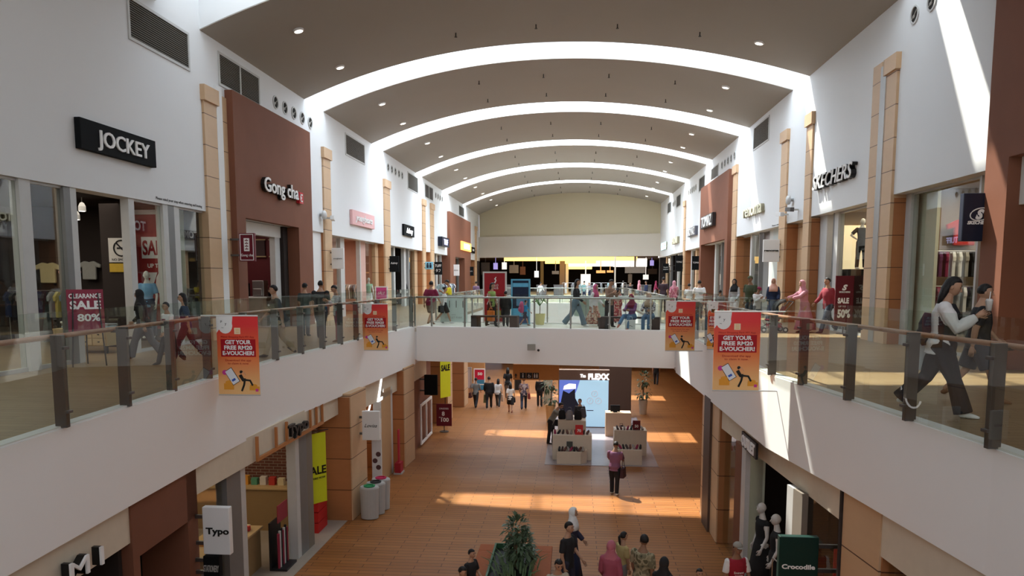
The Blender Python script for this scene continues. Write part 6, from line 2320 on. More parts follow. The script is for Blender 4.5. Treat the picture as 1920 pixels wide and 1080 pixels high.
mb = MB()
mb.box(0.3, 0.34, 0.05, 0.1, 0.6, H).box(W - 0.34, W - 0.3, 0.05, 0.1, 0.6, H)
mb.build('hanger', dsteel, t)
# pale freestanding door panel and cabinets behind
for (q, y, m, lb, nm) in [((1021, 707, 1034, 762), 38.3, M('pale_glass_panel', (0.55, 0.52, 0.40), 0.3), 'pale upright door panel in a steel frame beyond the bridge', 'door_panel'),
                          ((870, 690, 883, 738), 43.5, M('off_white_panel', (0.60, 0.56, 0.56), 0.4), 'plain pale cabinet far on the lower left', 'tall_cabinet'),
                          ((966, 706, 976, 735), 43.0, blackm, 'black upright display panel beyond the walking shoppers', 'display_panel')]:  # the black one is a freestanding display panel
    p0, p1 = ony(q[0], q[1], y), ony(q[2], q[3], y)
    t = thing(nm, lb, 'panel', ((p0.x + p1.x) / 2, y, 0))
    W = p1.x - p0.x
    mb = MB()
    mb.box(-W / 2, W / 2, 0, 0.05, 0.03, p0.z)
    mb.build('leaf', m, t)
    mb = MB()
    mb.box(-W / 2 - .05, -W / 2, -0.02, 0.07, 0, p0.z + .05).box(W / 2, W / 2 + .05, -0.02, 0.07, 0, p0.z + .05).box(-W / 2, W / 2, -0.02, 0.07, p0.z, p0.z + .05)
    mb.build('frame', alu if m is not blackm else dsteel, t)
# white framed window in the brown wall, lower left
t = thing('wall_poster_frame', 'white double framed panel low on the brown wall at the lower left', 'frame', (gx(28) + 0.05, 28.0, 0.1), 90)
mb = MB()
for (a, b, c, d) in [(0, 2.2, 0, .1), (0, 2.2, 1.5, 1.6), (0, .1, .1, 1.5), (1.05, 1.15, .1, 1.5), (2.1, 2.2, .1, 1.5)]:
    mb.box(a, b, -0.05, 0.0, c, d)
mb.build('frame', white2, t)
# yellow-green vertical banner far lower left, SALE banner of the stationery shop
t = thing('vertical_banner', 'tall yellow green banner with black lettering reading SALE in the stationery shop', 'banner', (gx(17.6) - 0.3, 17.55, 0.7), 55)
mb = MB()
mb.box(-0.02, 0.66, 0, 0.012, 0.2, 2.0)
mb.build('cloth', M('lime_banner', (0.62, 0.66, 0.02), 0.6), t)
mb = MB()
text_mb(mb, 'SALE', 0.35, 0.95, 0.2, -0.002, 0.004, width=0.6, bold=0.03)
mb.build('lettering', lettblack, t)
mb = MB()
text_mb(mb, 'IN STORE NOW', 0.35, 0.82, 0.05, -0.002, 0.004, width=0.55, bold=0.02)
mb.build('small_lettering', lettblack, t)
mb = MB()
mb.tube([(-0.05, 0.006, 2.05), (0.75, 0.006, 2.05)], 0.012, 8)
mb.build('rod', blackm, t)
mb = MB()
mb.tube([(-0.03, 0.03, -0.7), (-0.03, 0.03, 2.05)], 0.015, 8)
mb.build('pole', blackm, t)
t = thing('vertical_banner', 'tall narrow lime banner with dark print far on the lower left wall', 'banner', (gx(32) + 0.1, 32.0, 1.3), 60)
mb = MB()
mb.box(0, 0.7, 0, 0.012, 0, 2.0)
mb.build('cloth', M('lime_banner', (0, 0, 0)), t)
mb = MB()
mb.tube([(0.35, 0.03, -1.3), (0.35, 0.03, 2.0)], 0.015, 8)
mb.build('pole', blackm, t)
mb = MB()
text_mb(mb, 'SALE', 0.35, 1.2, 0.25, -0.002, 0.004, width=0.6, bold=0.05)
mb.build('lettering', lettblack, t)
# stationery shop tables
kraft = M('kraft_wood', (0.50, 0.34, 0.17), 0.6, var=0.12, scale=6)
for (x, y, w_, d_, h_, lb) in [(-7.6, 14.9, 1.1, 2.0, 0.95, 'pale wooden display table nearest the stationery shop entrance'), (-8.9, 18.5, 3.2, 0.7, 1.15, 'long wooden shelf unit along the brick wall of the stationery shop')]:
    t = thing('display_table', lb, 'table', (x, y, 0.012))
    mb = MB()
    mb.box(-w_ / 2, w_ / 2, -d_ / 2, d_ / 2, h_ - 0.05, h_)
    mb.build('table_top', kraft, t, bevel=0.008)
    mb = MB()
    mb.box(-w_ / 2 + .05, w_ / 2 - .05, -d_ / 2 + .05, d_ / 2 - .05, 0, h_ - 0.055)
    mb.build('cabinet', M('kraft_panel', (0.33, 0.21, 0.10), 0.7), t)
rnd = random.Random(4)
bookc = [C_((0.5, 0.05, 0.04)), C_((0.7, 0.6, 0.4)), C_((0.05, 0.1, 0.2)), C_((0.65, 0.3, 0.05)), C_((0.1, 0.3, 0.2)), C_((0.65, 0.6, 0.58))]
for k in range(14):
    mb = MB()
    x, y = -7.6 + rnd.uniform(-.4, .4), 14.2 + 0.11 * k
    hh = rnd.uniform(0.03, 0.16)
    mb.cbox((0, 0, hh / 2), (0.16, 0.09, hh), rnd.uniform(-.05, .05))
    o = mb.build('notebook', bookc[k % 6], loc=(x, y, 0.965))
    tag(o, 'small coloured notebook on the wooden table inside the stationery shop', 'notebook', 'notebooks on the stationery table')
for k in range(12):
    mb = MB()
    hh = rnd.uniform(0.12, 0.3)
    mb.box(-0.08, 0.08, -0.07, 0.07, 0, hh)
    o = mb.build('gift_box', bookc[(k + 2) % 6], loc=(-10.3 + 0.24 * k, 18.5, 1.165))
    tag(o, 'small gift box on the long shelf by the brick wall', 'box', 'gift boxes on the brick wall shelf')
mb = MB()
mb.tube([(0, 0, 0), (0, 0, 0.1), (0, 0, 0.42), (0, 0, 0.5)], [(0.12, 0.06), (0.16, 0.09), (0.15, 0.08), (0.06, 0.04)], 14, side=(1, 0, 0))
o = mb.build('backpack', C_((0.03, 0.05, 0.12)), loc=(-7.25, 13.65, 0.25), smooth=True)
tag(o, 'navy patterned backpack hanging at the end of the stationery table', 'backpack')
mb = MB()
for kx in range(3):
    pass
t = thing('red_crate_stack', 'stack of red storage crates at the stone pillar of the stationery shop', 'crate', (-6.8, 18.45, 0.012), 90)
for k in range(3):
    mb = MB()
    z = k * 0.28
    mb.box(-0.35, 0.35, -0.25, 0.25, z, z + 0.02).box(-0.35, 0.35, -0.25, -0.23, z + .02, z + .26).box(-0.35, 0.35, 0.23, 0.25, z + .02, z + .26).box(-0.35, -0.33, -0.23, 0.23, z + .02, z + .26).box(0.33, 0.35, -0.23, 0.23, z + .02, z + .26)
    mb.build('crate', C_((0.5, 0.02, 0.02), 0.5), t)
t = thing('gift_wrap_rack', 'dark red rack with rolls of wrapping paper at the stationery shop post', 'rack', (-6.6, 15.9, 0.012), 90)
mb = MB()
mb.box(-0.3, 0.3, -0.2, 0.2, 0, 0.05).box(-0.3, 0.3, 0.16, 0.2, 0.05, 1.1)
mb.build('frame', blackm, t)
mb = MB()
mb.box(-0.28, 0.28, -0.02, 0.0, 1.1, 1.5)
mb.build('header_card', C_((0.3, 0.04, 0.05)), t)
for k in range(7):
    mb = MB()
    mb.cyl((-0.24 + 0.08 * k, 0.0), 0.03, 0.05, 0.85 + 0.04 * (k % 3), 10)
    mb.build('paper_roll', [C_((0.3, 0.03, 0.06)), C_((0.5, 0.5, 0.5)), blackm][k % 3], t)
# white neon ring of the jewellery shop
mb = MB()
mb.tube([(0, 0.36 * cos(a), 0.36 * sin(a)) for a in [pi + pi * j / 16 for j in range(17)]], 0.03, 8)
o = mb.build('neon_arc', litwhite, loc=(gx(22.6) - 0.3, 22.6, 2.75))
tag(o, 'white lit half ring hanging under the jewellery shop fascia', 'neon light')

# --- mannequins in windows
mwhite = M('mannequin_white', (0.68, 0.66, 0.63), 0.4)


def mannequin(label, x, y, z, h, rot, top, bottom, bot='trousers', topst='tank', female=True, pose='mann'):
    o = person(label, x, y, z, h, rot, pose, skin=mwhite, hair='none', top=top, topstyle=topst, bottom=bottom, botstyle=bot, shoes=mwhite, female=female, name='mannequin', cat='mannequin', vox=0.018)
    for s_ in range(len(o.data.materials)):
        o.data.materials[s_] = mwhite
    return o


mannequin('white mannequin in a black dress nearest the glass post, lower right window', 3.98, 15.5, 0.05, 1.85, -75, black_c, black_c, 'skirt')
mannequin('white mannequin in a black halter top behind the chrome rail, lower right window', 4.08, 14.75, 0.05, 1.85, -95, black_c, black_c, 'wide')
t = thing('display_rail', 'thin chrome display rail in front of the lower right mannequins', 'rail', (3.95, 13.85, 0.0), -80)
for (a, b) in [((-0.4, 0, 0), (-0.4, 0, 1.2)), ((0.4, 0, 0), (0.4, 0, 1.2)), ((-0.4, 0, 1.2), (0.4, 0, 1.2)), ((-0.4, 0, 0.35), (0.4, 0, 0.35))]:
    mb = MB()
    mb.tube([a, b], 0.012, 8)
    mb.build('tube', steel, t)
mb = MB()
mb.box(0, 1.0, 0, 0.03, 0, 1.5)
o = mb.build('red_sale_panel', C_((0.55, 0.02, 0.02)), loc=(gr(12.4) + 0.5, 12.5, 0.6))
tag(o, 'plain red panel behind the glass above the green hanging sign', 'panel')
mannequin('white mannequin torso in a light blue top before the red sale poster', -10.95, 18.25, ZU + .25, 1.72, 20, C_((0.16, 0.38, 0.62)), navy_c, 'wide', 'tee')
mannequin('white mannequin in a black t-shirt in the lit window at right', 9.72, 26.3, 6.9, 1.7, 10, black_c, black_c, 'trousers', 'tee', False, 'hips')
mannequin('white mannequin in a red top behind the one in black at right', 10.25, 26.8, 6.9, 1.7, 0, C_((0.6, 0.03, 0.02)), black_c, 'trousers', 'tee', False, 'hips')
mb = MB()
mb.box(9.1, 10.9, 25.7, 27.3, ZU, 6.89)
o = mb.build('window_podium', blackm)
tag(o, 'tall black podium carrying the mannequins in the right window', 'podium')
mb = MB()
mb.box(9.1, 11.0, 27.4, 27.5, 6.9, 8.45)
o = mb.build('lit_backdrop', M('lit_backdrop', (0.95, 0.75, 0.45), 0.6, emit=0.8))
tag(o, 'warm lit backdrop behind the mannequins at right', 'light panel')
mannequin('mannequin in a white top inside the pink shop', -11.0, 37.4, ZU + .05, 1.75, 30, white_c, black_c, 'trousers', 'tank')
mannequin('mannequin in a green dress at the pink shop window', -10.95, 38.9, ZU + .05, 1.75, 30, C_((0.25, 0.45, 0.3)), white_c, 'skirt', 'tank')
mannequin('mannequin in black clothes inside the dark shop on the left', -11.0, 47.2, ZU + .05, 1.75, 30, black_c, black_c, 'trousers', 'long')

# --- clothes
def tee_mb(s=1.0, sleeve=0.16, body=(0.24, 0.62)):
    mb = MB()
    w2, h2 = body[0], body[1]
    pts = [(-w2, 0), (w2, 0), (w2 * 1.0, h2 * .68), (w2 + sleeve, h2 * .62), (w2 + sleeve * 1.15, h2 * .80), (w2 * .72, h2), (w2 * .25, h2 * .97), (0, h2 * .93), (-w2 * .25, h2 * .97), (-w2 * .72, h2), (-w2 - sleeve * 1.15, h2 * .80), (-w2 - sleeve, h2 * .62), (-w2, h2 * .68)]
    mb.prismy([(a * s, b * s) for a, b in pts], -0.05 * s, 0.05 * s)
    return mb


def wall_shirt(label, x, y, z, rz, m, s=1.0, sleeve=0.16, group=None):
    o = tee_mb(s, sleeve).build('hanging_shirt', m, loc=(x, y, z), bevel=0.03)
    o.rotation_euler = (0, 0, radians(rz))
    return tag(o, label, 'shirt', group)


wall_shirt('cream long sleeved top hanging on the end wall of the near left shop', -15.0, 20.1, 6.45, 0, C_((0.6, 0.5, 0.28)), 0.95, 0.2)
wall_shirt('pink top hanging beside the cream one at the end of the near left shop', -14.35, 20.1, 6.4, 0, C_((0.55, 0.25, 0.2)), 0.8)
wall_shirt('grey t-shirt hanging on the end wall right of the white post', -13.75, 20.1, 6.55, 0, C_((0.32, 0.32, 0.30)), 0.85)


def rack(label, x, y, z, rz, n, cols, group, glabel, L=1.5, h=1.45, gs=0.9, rowz=None, nm='clothes_rack'):
    t = thing(nm, label, 'rack', (x, y, z), rz)
    for k, (a, b) in enumerate([((-L / 2, 0, 0), (-L / 2, 0, h)), ((L / 2, 0, 0), (L / 2, 0, h)), ((-L / 2, 0, h), (L / 2, 0, h))]):
        mb = MB()
        mb.tube([a, b], 0.014, 8)
        mb.build('tube', steel, t)
    for sx in (-1, 1):
        mb = MB()
        mb.box(sx * L / 2 - 0.02, sx * L / 2 + 0.02, -0.22, 0.22, 0, 0.03)
        mb.build('foot', steel, t)
    R = Matrix.Rotation(radians(rz), 4, 'Z')
    proto = {}
    for k in range(n):
        c = cols[k % len(cols)]
        if k % len(cols) not in proto:
            o = tee_mb(gs, 0.06, (0.20, 0.80)).build('hanging_garment', c, bevel=0.02)
            proto[k % len(cols)] = o
        else:
            o = proto[k % len(cols)].copy()
            COL.objects.link(o)
        q = R @ Vector((-L / 2 + L * (k + 0.5) / n, 0, h - 0.80 * gs - 0.02))
        o.location = (x + q.x, y + q.y, z + q.z)
        o.rotation_euler = (0, 0, radians(rz + 78))
        tag(o, glabel, 'garment', group)
    return t


darkset = [navy_c, black_c, grey_c, C_((0.4, 0.33, 0.1)), C_((0.12, 0.16, 0.22))]
rack('clothes rack behind the glass at the far left edge of the near shop', -14.6, 19.4, ZU, 0, 12, darkset, 'garments on the near left rack', 'dark folded garment hanging on the rack in the near left shop', 2.2)
rack('clothes rack in the middle of the pink shop', -11.9, 38.2, ZU, 0, 8, [C_((0.5, 0.42, 0.33)), white_c, C_((0.2, 0.15, 0.13)), grey_c], 'garments on the pink shop rack', 'beige or grey garment on the rack in the pink shop', 1.0)
purple_c = C_((0.10, 0.02, 0.08))
for zz, nm_, cols in ((7.30, 'top', [purple_c, purple_c, maroon_c, white_c, white_c, C_((0.32, 0.30, 0.27)), black_c, white_c, black_c, black_c, grey_c, black_c, black_c, black_c]),
                      (6.38, 'middle', [maroon_c, maroon_c, C_((0.35, 0.03, 0.04)), white_c, grey_c, white_c, black_c, black_c, black_c, grey_c, black_c, black_c, black_c, black_c]),
                      (5.55, 'low', [white_c, grey_c, C_((0.3, 0.32, 0.36)), white_c, grey_c, black_c, grey_c, black_c, black_c, black_c, black_c, black_c, black_c, black_c])):
    rack('%s rail of sportswear on the end wall of the near right shop' % nm_, 10.45, 20.45, zz - 1.0 if nm_ != 'low' else ZU, 0, 14, cols, 'garments on the %s rail at right' % nm_, 'sportswear garment on the %s rail in the near right shop' % nm_, 2.3, 1.0 if nm_ != 'low' else 0.82, 0.82, nm='wall_rail')
wall_shirt('red t-shirt displayed high behind the near right glass', 10.25, 20.7, 7.45, 0, C_((0.5, 0.04, 0.03)), 1.1)
# --- sale poster and other things of the near left shop
t = thing('sale_poster', 'tall red poster reading SALE up to 70 in the near left window', 'poster', (-11.4, 18.75, ZU + 0.45), 0)
mb = MB()
mb.box(-0.1, 0.78, 0, 0.03, 0, 3.0)
mb.build('poster_sheet', C_((0.30, 0.008, 0.015), 0.5), t)
mb = MB()
mb.box(0.05, 0.78, -0.004, 0, 1.86, 2.42)
e = mb.build('white_block', lettwhite, t)
mb = MB()
text_mb(mb, 'SALE', 0.42, 1.96, 0.36, -0.005, 0.004, width=0.68, bold=0.03)
mb.build('sale_lettering', C_((0.30, 0.008, 0.015), 0.5), e)
mb = MB()
text_mb(mb, 'UP TO', 0.4, 1.62, 0.10, -0.002, 0.004, bold=0.03)
mb.build('small_lettering', lettwhite, t)
mb = MB()
text_mb(mb, '70', 0.42, 0.95, 0.52, -0.002, 0.004, width=0.66, bold=0.05)
mb.build('number_lettering', lettwhite, t)
mb = MB()
mb.box(-0.16, 0.78, 0.0, 0.04, 3.0, 3.12).box(-0.16, -0.1, 0.0, 0.04, 0, 3.0)
mb.build('frame', white2, t)
t = thing('no_smoking_sign', 'square no smoking sign with a yellow strip on the shop partition', 'sign', (-11.62, 18.3, 7.0), 0)
mb = MB()
mb.box(-0.35, 0.35, 0, 0.03, 0, 0.62)
mb.build('board', C_((0.55, 0.53, 0.5)), t)
mb = MB()
mb.tube([(0.2 * cos(a), -0.01, 0.36 + 0.2 * sin(a)) for a in [2 * pi * j / 20 for j in range(21)]], 0.018, 5)
mb.tube([(-0.14, -0.01, 0.50), (0.14, -0.01, 0.22)], 0.018, 5)
mb.box(-0.12, 0.12, -0.008, -0.002, 0.34, 0.38)
mb.build('pictogram', blackm, t)
mb = MB()
mb.box(-0.35, 0.35, 0, 0.03, -0.25, -0.03)
mb.build('yellow_strip', C_((0.5, 0.33, 0.04)), t)
mb = MB()
text_mb(mb, 'NO SMOKING', 0, 0.04, 0.06, -0.002, 0.004)
mb.build('lettering', lettblack, t)
# counter wall the no smoking sign hangs on
mb = MB()
mb.box(-12.2, -11.5, 18.34, 18.46, ZU, HL + 0.1)
struct('wall_back', mb, darkin)
# easel
p = onz(135, 668, ZU)
t = thing('easel_sign', 'maroon clearance sale board reading SALE 80 on a black easel', 'sign', (-9.9, 14.3, ZU), 38)
mb = MB()
mb.T = Matrix.Rotation(radians(-8), 4, 'X')
mb.box(-0.33, 0.33, 0.0, 0.025, 0.72, 1.58)
mb.build('board', M('easel_red', (0.26, 0.02, 0.05), 0.5), t)
mb = MB()
mb.T = Matrix.Rotation(radians(-8), 4, 'X')
text_mb(mb, 'CLEARANCE', 0, 1.40, 0.09, -0.002, 0.004, width=0.58, bold=0.03)
text_mb(mb, 'SALE', 0, 1.18, 0.16, -0.002, 0.004, width=0.56, bold=0.04)
text_mb(mb, '80%', 0.05, 0.93, 0.14, -0.002, 0.004, width=0.42, bold=0.03)
mb.build('lettering', lettwhite, t)
for (a, b) in [((-0.3, -0.1, 0), (-0.22, -0.12, 1.5)), ((0.3, -0.1, 0), (0.22, -0.12, 1.5)), ((0, 0.5, 0), (0, 0.2, 1.5))]:
    mb = MB()
    mb.tube([a, (b[0], b[1] + 0.18, b[2])], 0.014, 6)
    mb.build('leg', blackm, t)
t = thing('drawer_table', 'pale wooden table with six small drawers in the near left shop', 'table', (-11.7, 17.0, ZU), 0)
mb = MB()
mb.box(-0.75, 0.6, -0.3, 0.3, 0.55, 0.59).box(-0.75, 0.6, -0.28, 0.3, 0.18, 0.55)
mb.build('cabinet', M('ply_wood', (0.50, 0.37, 0.20), 0.5), t)
for kx in range(3):
    for kz in range(2):
        x0 = -0.40 + kx * 0.33
        mb = MB()
        mb.box(x0, x0 + 0.30, -0.31, -0.28, 0.20 + kz * 0.175, 0.36 + kz * 0.175)
        d = mb.build('drawer', M('ply_light', (0.58, 0.44, 0.26), 0.5), t, bevel=0.004)
        mb = MB()
        mb.cbox((x0 + 0.15, -0.32, 0.28 + kz * 0.175), (0.04, 0.02, 0.025))
        mb.build('knob', blackm, d)
for sx in (-0.7, 0.55):
    for sy in (-1, 1):
        mb = MB()
        mb.box(sx - 0.03, sx + 0.03, sy * 0.24 - 0.03, sy * 0.24 + 0.03, 0, 0.18)
        mb.build('leg', blackm, t)
rnd = random.Random(12)
for k in range(12):
    mb = MB()
    mb.cbox((0, 0, 0.03), (0.22, 0.26, 0.05), rnd.uniform(-.3, .3))
    o = mb.build('folded_shirt', [C_((0.3, 0.4, 0.5)), grey_c, white_c, navy_c][k % 4], loc=(-12.25 + 0.26 * (k % 5), 17.0 + rnd.uniform(-.05, .05), ZU + 0.592 + 0.056 * (k // 5)), bevel=0.012)
    tag(o, 'folded shirt in a pile on the drawer table of the near left shop', 'folded shirt', 'folded shirts on the drawer table')
# dome lamps inside the near left shop
for k, (px, py) in enumerate([(121, 392), (154, 396), (143, 412), (318, 408), (331, 407)]):
    x = XL - 2.0 if k < 3 else XL - 0.9
    p = onx(px, py, x)
    t = thing('track_spotlight', 'white spotlight %s' % ['hanging in the near left shop, leftmost of three', 'hanging in the near left shop, rightmost of three', 'hanging in the near left shop, lowest of three', 'behind the narrow window by the pillar, left one', 'behind the narrow window by the pillar, right one'][k], 'spotlight', (p.x, p.y, p.z))
    mb = MB()
    mb.lathe((0, 0, 0), [(0.09, 0), (0.085, 0.12), (0.05, 0.2), (0.02, 0.22)], 14)
    mb.build('shade', postw, t)
    mb = MB()
    mb.cyl((0, 0), 0.07, -0.004, 0.004, 14)
    mb.build('lamp', lampglow, t)
    mb = MB()
    mb.cyl((0, 0), 0.012, 0.22, HL + 0.15 - p.z, 8)
    mb.build('rod', postw, t)
# tea shop interior
t = thing('service_counter', 'tea shop counter with a brown front and a white top', 'counter', (-12.3, 27.1, ZU), 0)
mb = MB()
mb.box(-1.3, 0.85, -0.3, 0.3, 0, 1.05)
mb.build('counter_body', C_((0.30, 0.22, 0.17)), t)
mb = MB()
mb.box(-1.35, 0.9, -0.35, 0.35, 1.05, 1.10)
mb.build('counter_top', white2, t)
for k, (px_, lb) in enumerate([(-0.75, 'tall grey drinks machine at the left of the tea counter'), (-0.1, 'black drinks machine in the middle of the tea counter'), (0.6, 'grey steel sealing machine at the right of the tea counter')]):
    mb = MB()
    mb.box(-0.22, 0.22, -0.2, 0.2, 0, [0.9, 0.5, 0.6][k]).box(-0.16, 0.16, -0.26, -0.2, 0.05, 0.3)
    o = mb.build('drinks_machine', [alu, blackm, steel][k], loc=(-12.4 + px_, 27.1, ZU + 1.10), bevel=0.01)
    tag(o, lb, 'machine')
for k in range(2):
    t = thing('menu_board', 'framed menu board %s above the tea counter' % ['on the left', 'on the right'][k], 'menu board', (-13.0 + 1.2 * k, 28.1, 7.45), 0)
    mb = MB()
    mb.box(0, 1.0, 0, 0.05, 0, 0.6)
    mb.build('board', C_((0.05, 0.03, 0.03)), t)
    mb = MB()
    mb.box(-0.04, 1.04, -0.01, 0.05, 0.6, 0.65).box(-0.04, 1.04, -0.01, 0.05, -0.05, 0.0)
    mb.build('frame', C_((0.35, 0.26, 0.14)), t)
# pink sale card stand at the pink shop
stand_sign('pink framed sale card standing outside the pink shop', (705, 539, 725, 562), 36.0, C_((0.62, 0.08, 0.26)), [('SALE', 0.5, 0.45, 0.2, 0.7, lettwhite, {'shear': 0.3})], z=ZU, frame_m=white2)
t = stand_sign('dark red standing sign with an S emblem reading SALE 50 at the right window', (1568, 517, 1598, 612), 24.6, C_((0.12, 0.012, 0.02)), [('S', 0.5, 0.72, 0.10, 0.3, lettwhite, {'bold': 0.06, 'shear': 0.35}), ('SKECHERS', 0.5, 0.665, 0.03, 0.6, lettwhite, {'bold': 0.03}), ('SALE', 0.45, 0.46, 0.10, 0.62, lettwhite, {'bold': 0.05}), ('UP TO', 0.4, 0.38, 0.03, 0.4, lettwhite, {}), ('50%', 0.5, 0.18, 0.15, 0.7, lettwhite, {'bold': 0.05})], z=ZU)
# stroller
t = thing('stroller', 'red and black folding pushchair pushed by the woman in pink', 'stroller', (SP.x - 0.98, SP.y - 0.02, ZU), -84)
redc = C_((0.35, 0.02, 0.03))
mb = MB()
mb.tube([(0, -0.25, 0.42), (0, 0.1, 0.40), (0, 0.32, 0.85)], [(0.2, 0.03), (0.2, 0.04), (0.19, 0.03)], 10, side=(1, 0, 0))
mb.build('seat', redc, t, smooth=True)
mb = MB()
rings = []
for a in [0.1 + 1.5 * j / 7 for j in range(8)]:
    yy, zz = 0.34 - 0.42 * sin(a) * 0.9, 0.68 + 0.40 * cos(a) * 0.9
    rings.append([(-0.22, yy, zz), (-0.16, yy * 1.0, zz + 0.06), (0.16, yy, zz + 0.06), (0.22, yy, zz), (0.20, yy + .02, zz - .03), (-0.20, yy + .02, zz - .03)])
mb.ring_tube(rings)
mb.build('canopy', black_c, t, smooth=True)
for sx in (-1, 1):
    mb = MB()
    mb.tube([(sx * 0.2, -0.42, 0.09), (sx * 0.2, 0.1, 0.45), (sx * 0.2, 0.55, 1.02)], 0.013, 8)
    mb.build('frame_tube', dsteel, t)
    mb = MB()
    mb.tube([(sx * 0.2, 0.30, 0.09), (sx * 0.2, -0.1, 0.5)], 0.013, 8)
    mb.build('frame_tube', dsteel, t)
    for yy in (-0.42, 0.30):
        mb = MB()
        mb.T = Matrix.Translation((sx * 0.23, yy, 0.09)) @ Matrix.Rotation(pi / 2, 4, 'Y')
        mb.lathe((0, 0, -0.02), [(0.05, 0), (0.09, 0.005), (0.09, 0.035), (0.05, 0.04)], 18)
        wh = mb.build('wheel', blackm, t)
        mb = MB()
        mb.T = Matrix.Translation((sx * 0.23, yy, 0.09)) @ Matrix.Rotation(pi / 2, 4, 'Y')
        mb.cyl((0, 0), 0.045, -0.026, 0.026, 12)
        mb.build('hub', wht_shoe, wh)
mb = MB()
mb.tube([(-0.2, 0.55, 1.02), (0.2, 0.55, 1.02)], 0.016, 8)
mb.build('handlebar', blackm, t)
mb = MB()
mb.box(-0.17, 0.17, -0.2, 0.2, 0.16, 0.30)
mb.build('basket', redc, t)

# --- on the bridge
t = stand_sign('tall red poster stand reading UP TO 70 in a white frame on the bridge', (908, 512, 947, 603), 28.85, C_((0.34, 0.008, 0.015), 0.5), [('POLO', 0.5, 0.73, 0.045, 0.34, lettwhite, {}), ('HAUS', 0.5, 0.67, 0.045, 0.34, lettwhite, {}), ('UP TO', 0.28, 0.54, 0.04, 0.28, lettwhite, {'bold': 0.04}), ('70', 0.38, 0.36, 0.16, 0.55, lettwhite, {'bold': 0.07})], z=ZU, frame_m=M('frame_silver', (0.66, 0.63, 0.60), 0.4), thick=0.08)
mb = MB()
mb.tube([(0.0, -0.004, 1.60), (0.05, -0.004, 1.70), (0.01, -0.004, 1.76), (0.06, -0.004, 1.84)], [0.03, 0.022, 0.03, 0.01], 6)
mb.build('emblem', lettwhite, t)
t = stand_sign('tall light blue edged poster stand showing a blue cushion', (961, 526, 991, 606), 28.75, C_((0.02, 0.03, 0.06)), [], z=ZU, frame_m=M('sky_blue_edge', (0.12, 0.42, 0.62), 0.5), thick=0.08)
for (a, b, c, d, m, nm) in [(-0.16, 0.28, 0.72, 1.02, C_((0.12, 0.28, 0.45)), 'cushion_picture'), (-0.3, 0.3, 1.45, 1.6, C_((0.15, 0.5, 0.75)), 'blue_header'), (-0.3, 0.3, 0.30, 0.62, C_((0.12, 0.45, 0.70)), 'blue_panel'), (-0.3, 0.3, 0.05, 0.28, C_((0.05, 0.08, 0.2)), 'navy_panel')]:
    mb = MB()
    mb.box(a, b, -0.006, 0, c, d)
    mb.build(nm, m, t)
t = thing('outlet_panel', 'low pale glass panel with OUTLET PARK lettering on the left of the bridge', 'panel', (-5.0, 29.3, ZU))
mb = MB()
mb.box(-0.35, 0.75, 0, 0.05, 0.05, 1.0)
mb.build('board', M('pale_aqua_panel', (0.60, 0.72, 0.70), 0.3), t)
mb = MB()
text_mb(mb, 'OUTLET PARK', 0.2, 0.18, 0.08, -0.002, 0.004, width=0.7)
text_mb(mb, 'MITSUI', 0.2, 0.31, 0.04, -0.002, 0.004)
mb.build('lettering', C_((0.3, 0.34, 0.35)), t)
mb = MB()
for k in range(4):
    mb.box(-0.25 + 0.27 * k, -0.22 + 0.27 * k, -0.004, 0, 0.62, 0.9)
mb.build('dark_marks', dsteel, t)
mb = MB()
mb.box(-0.3, -0.2, 0, 0.05, 0, 0.05).box(0.6, 0.7, 0, 0.05, 0, 0.05)
mb.build('foot', steel, t)


def backless_bench(label, x0, x1, y, rz):
    t = thing('bench', label, 'bench', ((x0 + x1) / 2, y, ZU), rz)
    L = x1 - x0
    mb = MB()
    mb.box(-L / 2, L / 2, -0.2, 0.2, 0.38, 0.44)
    mb.build('seat', C_((0.06, 0.04, 0.035)), t, bevel=0.01)
    for sx in (-1, 1):
        mb = MB()
        mb.box(sx * (L / 2 - 0.14) - 0.14, sx * (L / 2 - 0.14) + 0.14, -0.18, 0.18, 0, 0.38)
        mb.build('leg', blackm if sx < 0 else C_((0.10, 0.06, 0.05)), t)
    return t


backless_bench('low black bench on the left half of the bridge', -3.72, -2.0, 26.72, -8)
backless_bench('low dark bench under the seated pair on the bridge', 0.95, 3.0, 26.28, -9)
p = onz(1130, 620, ZU)
mb = MB()
mb.lathe((0, 0, 0), [(0.11, 0), (0.16, 0.40), (0.14, 0.40), (0.12, 0.36)], 16)
o = mb.build('plant_pot', C_((0.07, 0.045, 0.04)), loc=(p.x, 26.3, ZU), smooth=False)
tag(o, 'dark tapered pot beside the floral skirt on the bridge', 'pot')
t = thing('shopping_bag', 'white paper shopping bag standing on the bridge floor by the seated pair', 'bag', (1.93, 25.72, ZU))
mb = MB()
mb.box(-0.17, 0.17, -0.07, 0.07, 0, 0.36)
mb.build('bag_body', white_c, t)
mb = MB()
mb.tube([(-0.07, -0.05, 0.36), (-0.05, -0.04, 0.48), (0.05, -0.04, 0.48), (0.07, -0.05, 0.36)], 0.006, 6)
mb.build('handle', white2, t)
mb = MB()
mb.tube([(-0.08, -0.073, 0.14), (0, -0.073, 0.17), (0.08, -0.073, 0.13)], 0.008, 5)
mb.build('brand_mark', lettblack, t)
p = onz(1014, 606, ZU)
t = thing('potted_palm', 'small palm in a pale yellow pot on the bridge', 'plant', (p.x, 28.6, ZU))
mb = MB()
mb.lathe((0, 0, 0), [(0.16, 0), (0.22, 0.42), (0.20, 0.42), (0.18, 0.38)], 20)
mb.build('pot', C_((0.68, 0.62, 0.30)), t)
mb = MB()
mb.cyl((0, 0), 0.185, 0.36, 0.385, 16)
mb.build('soil', M('soil', (0, 0, 0)), t)
mb = MB()
mb.tube([(0, 0, 0.38), (0.01, 0, 0.75)], 0.015, 6)
mb.build('stem', barkm, t)
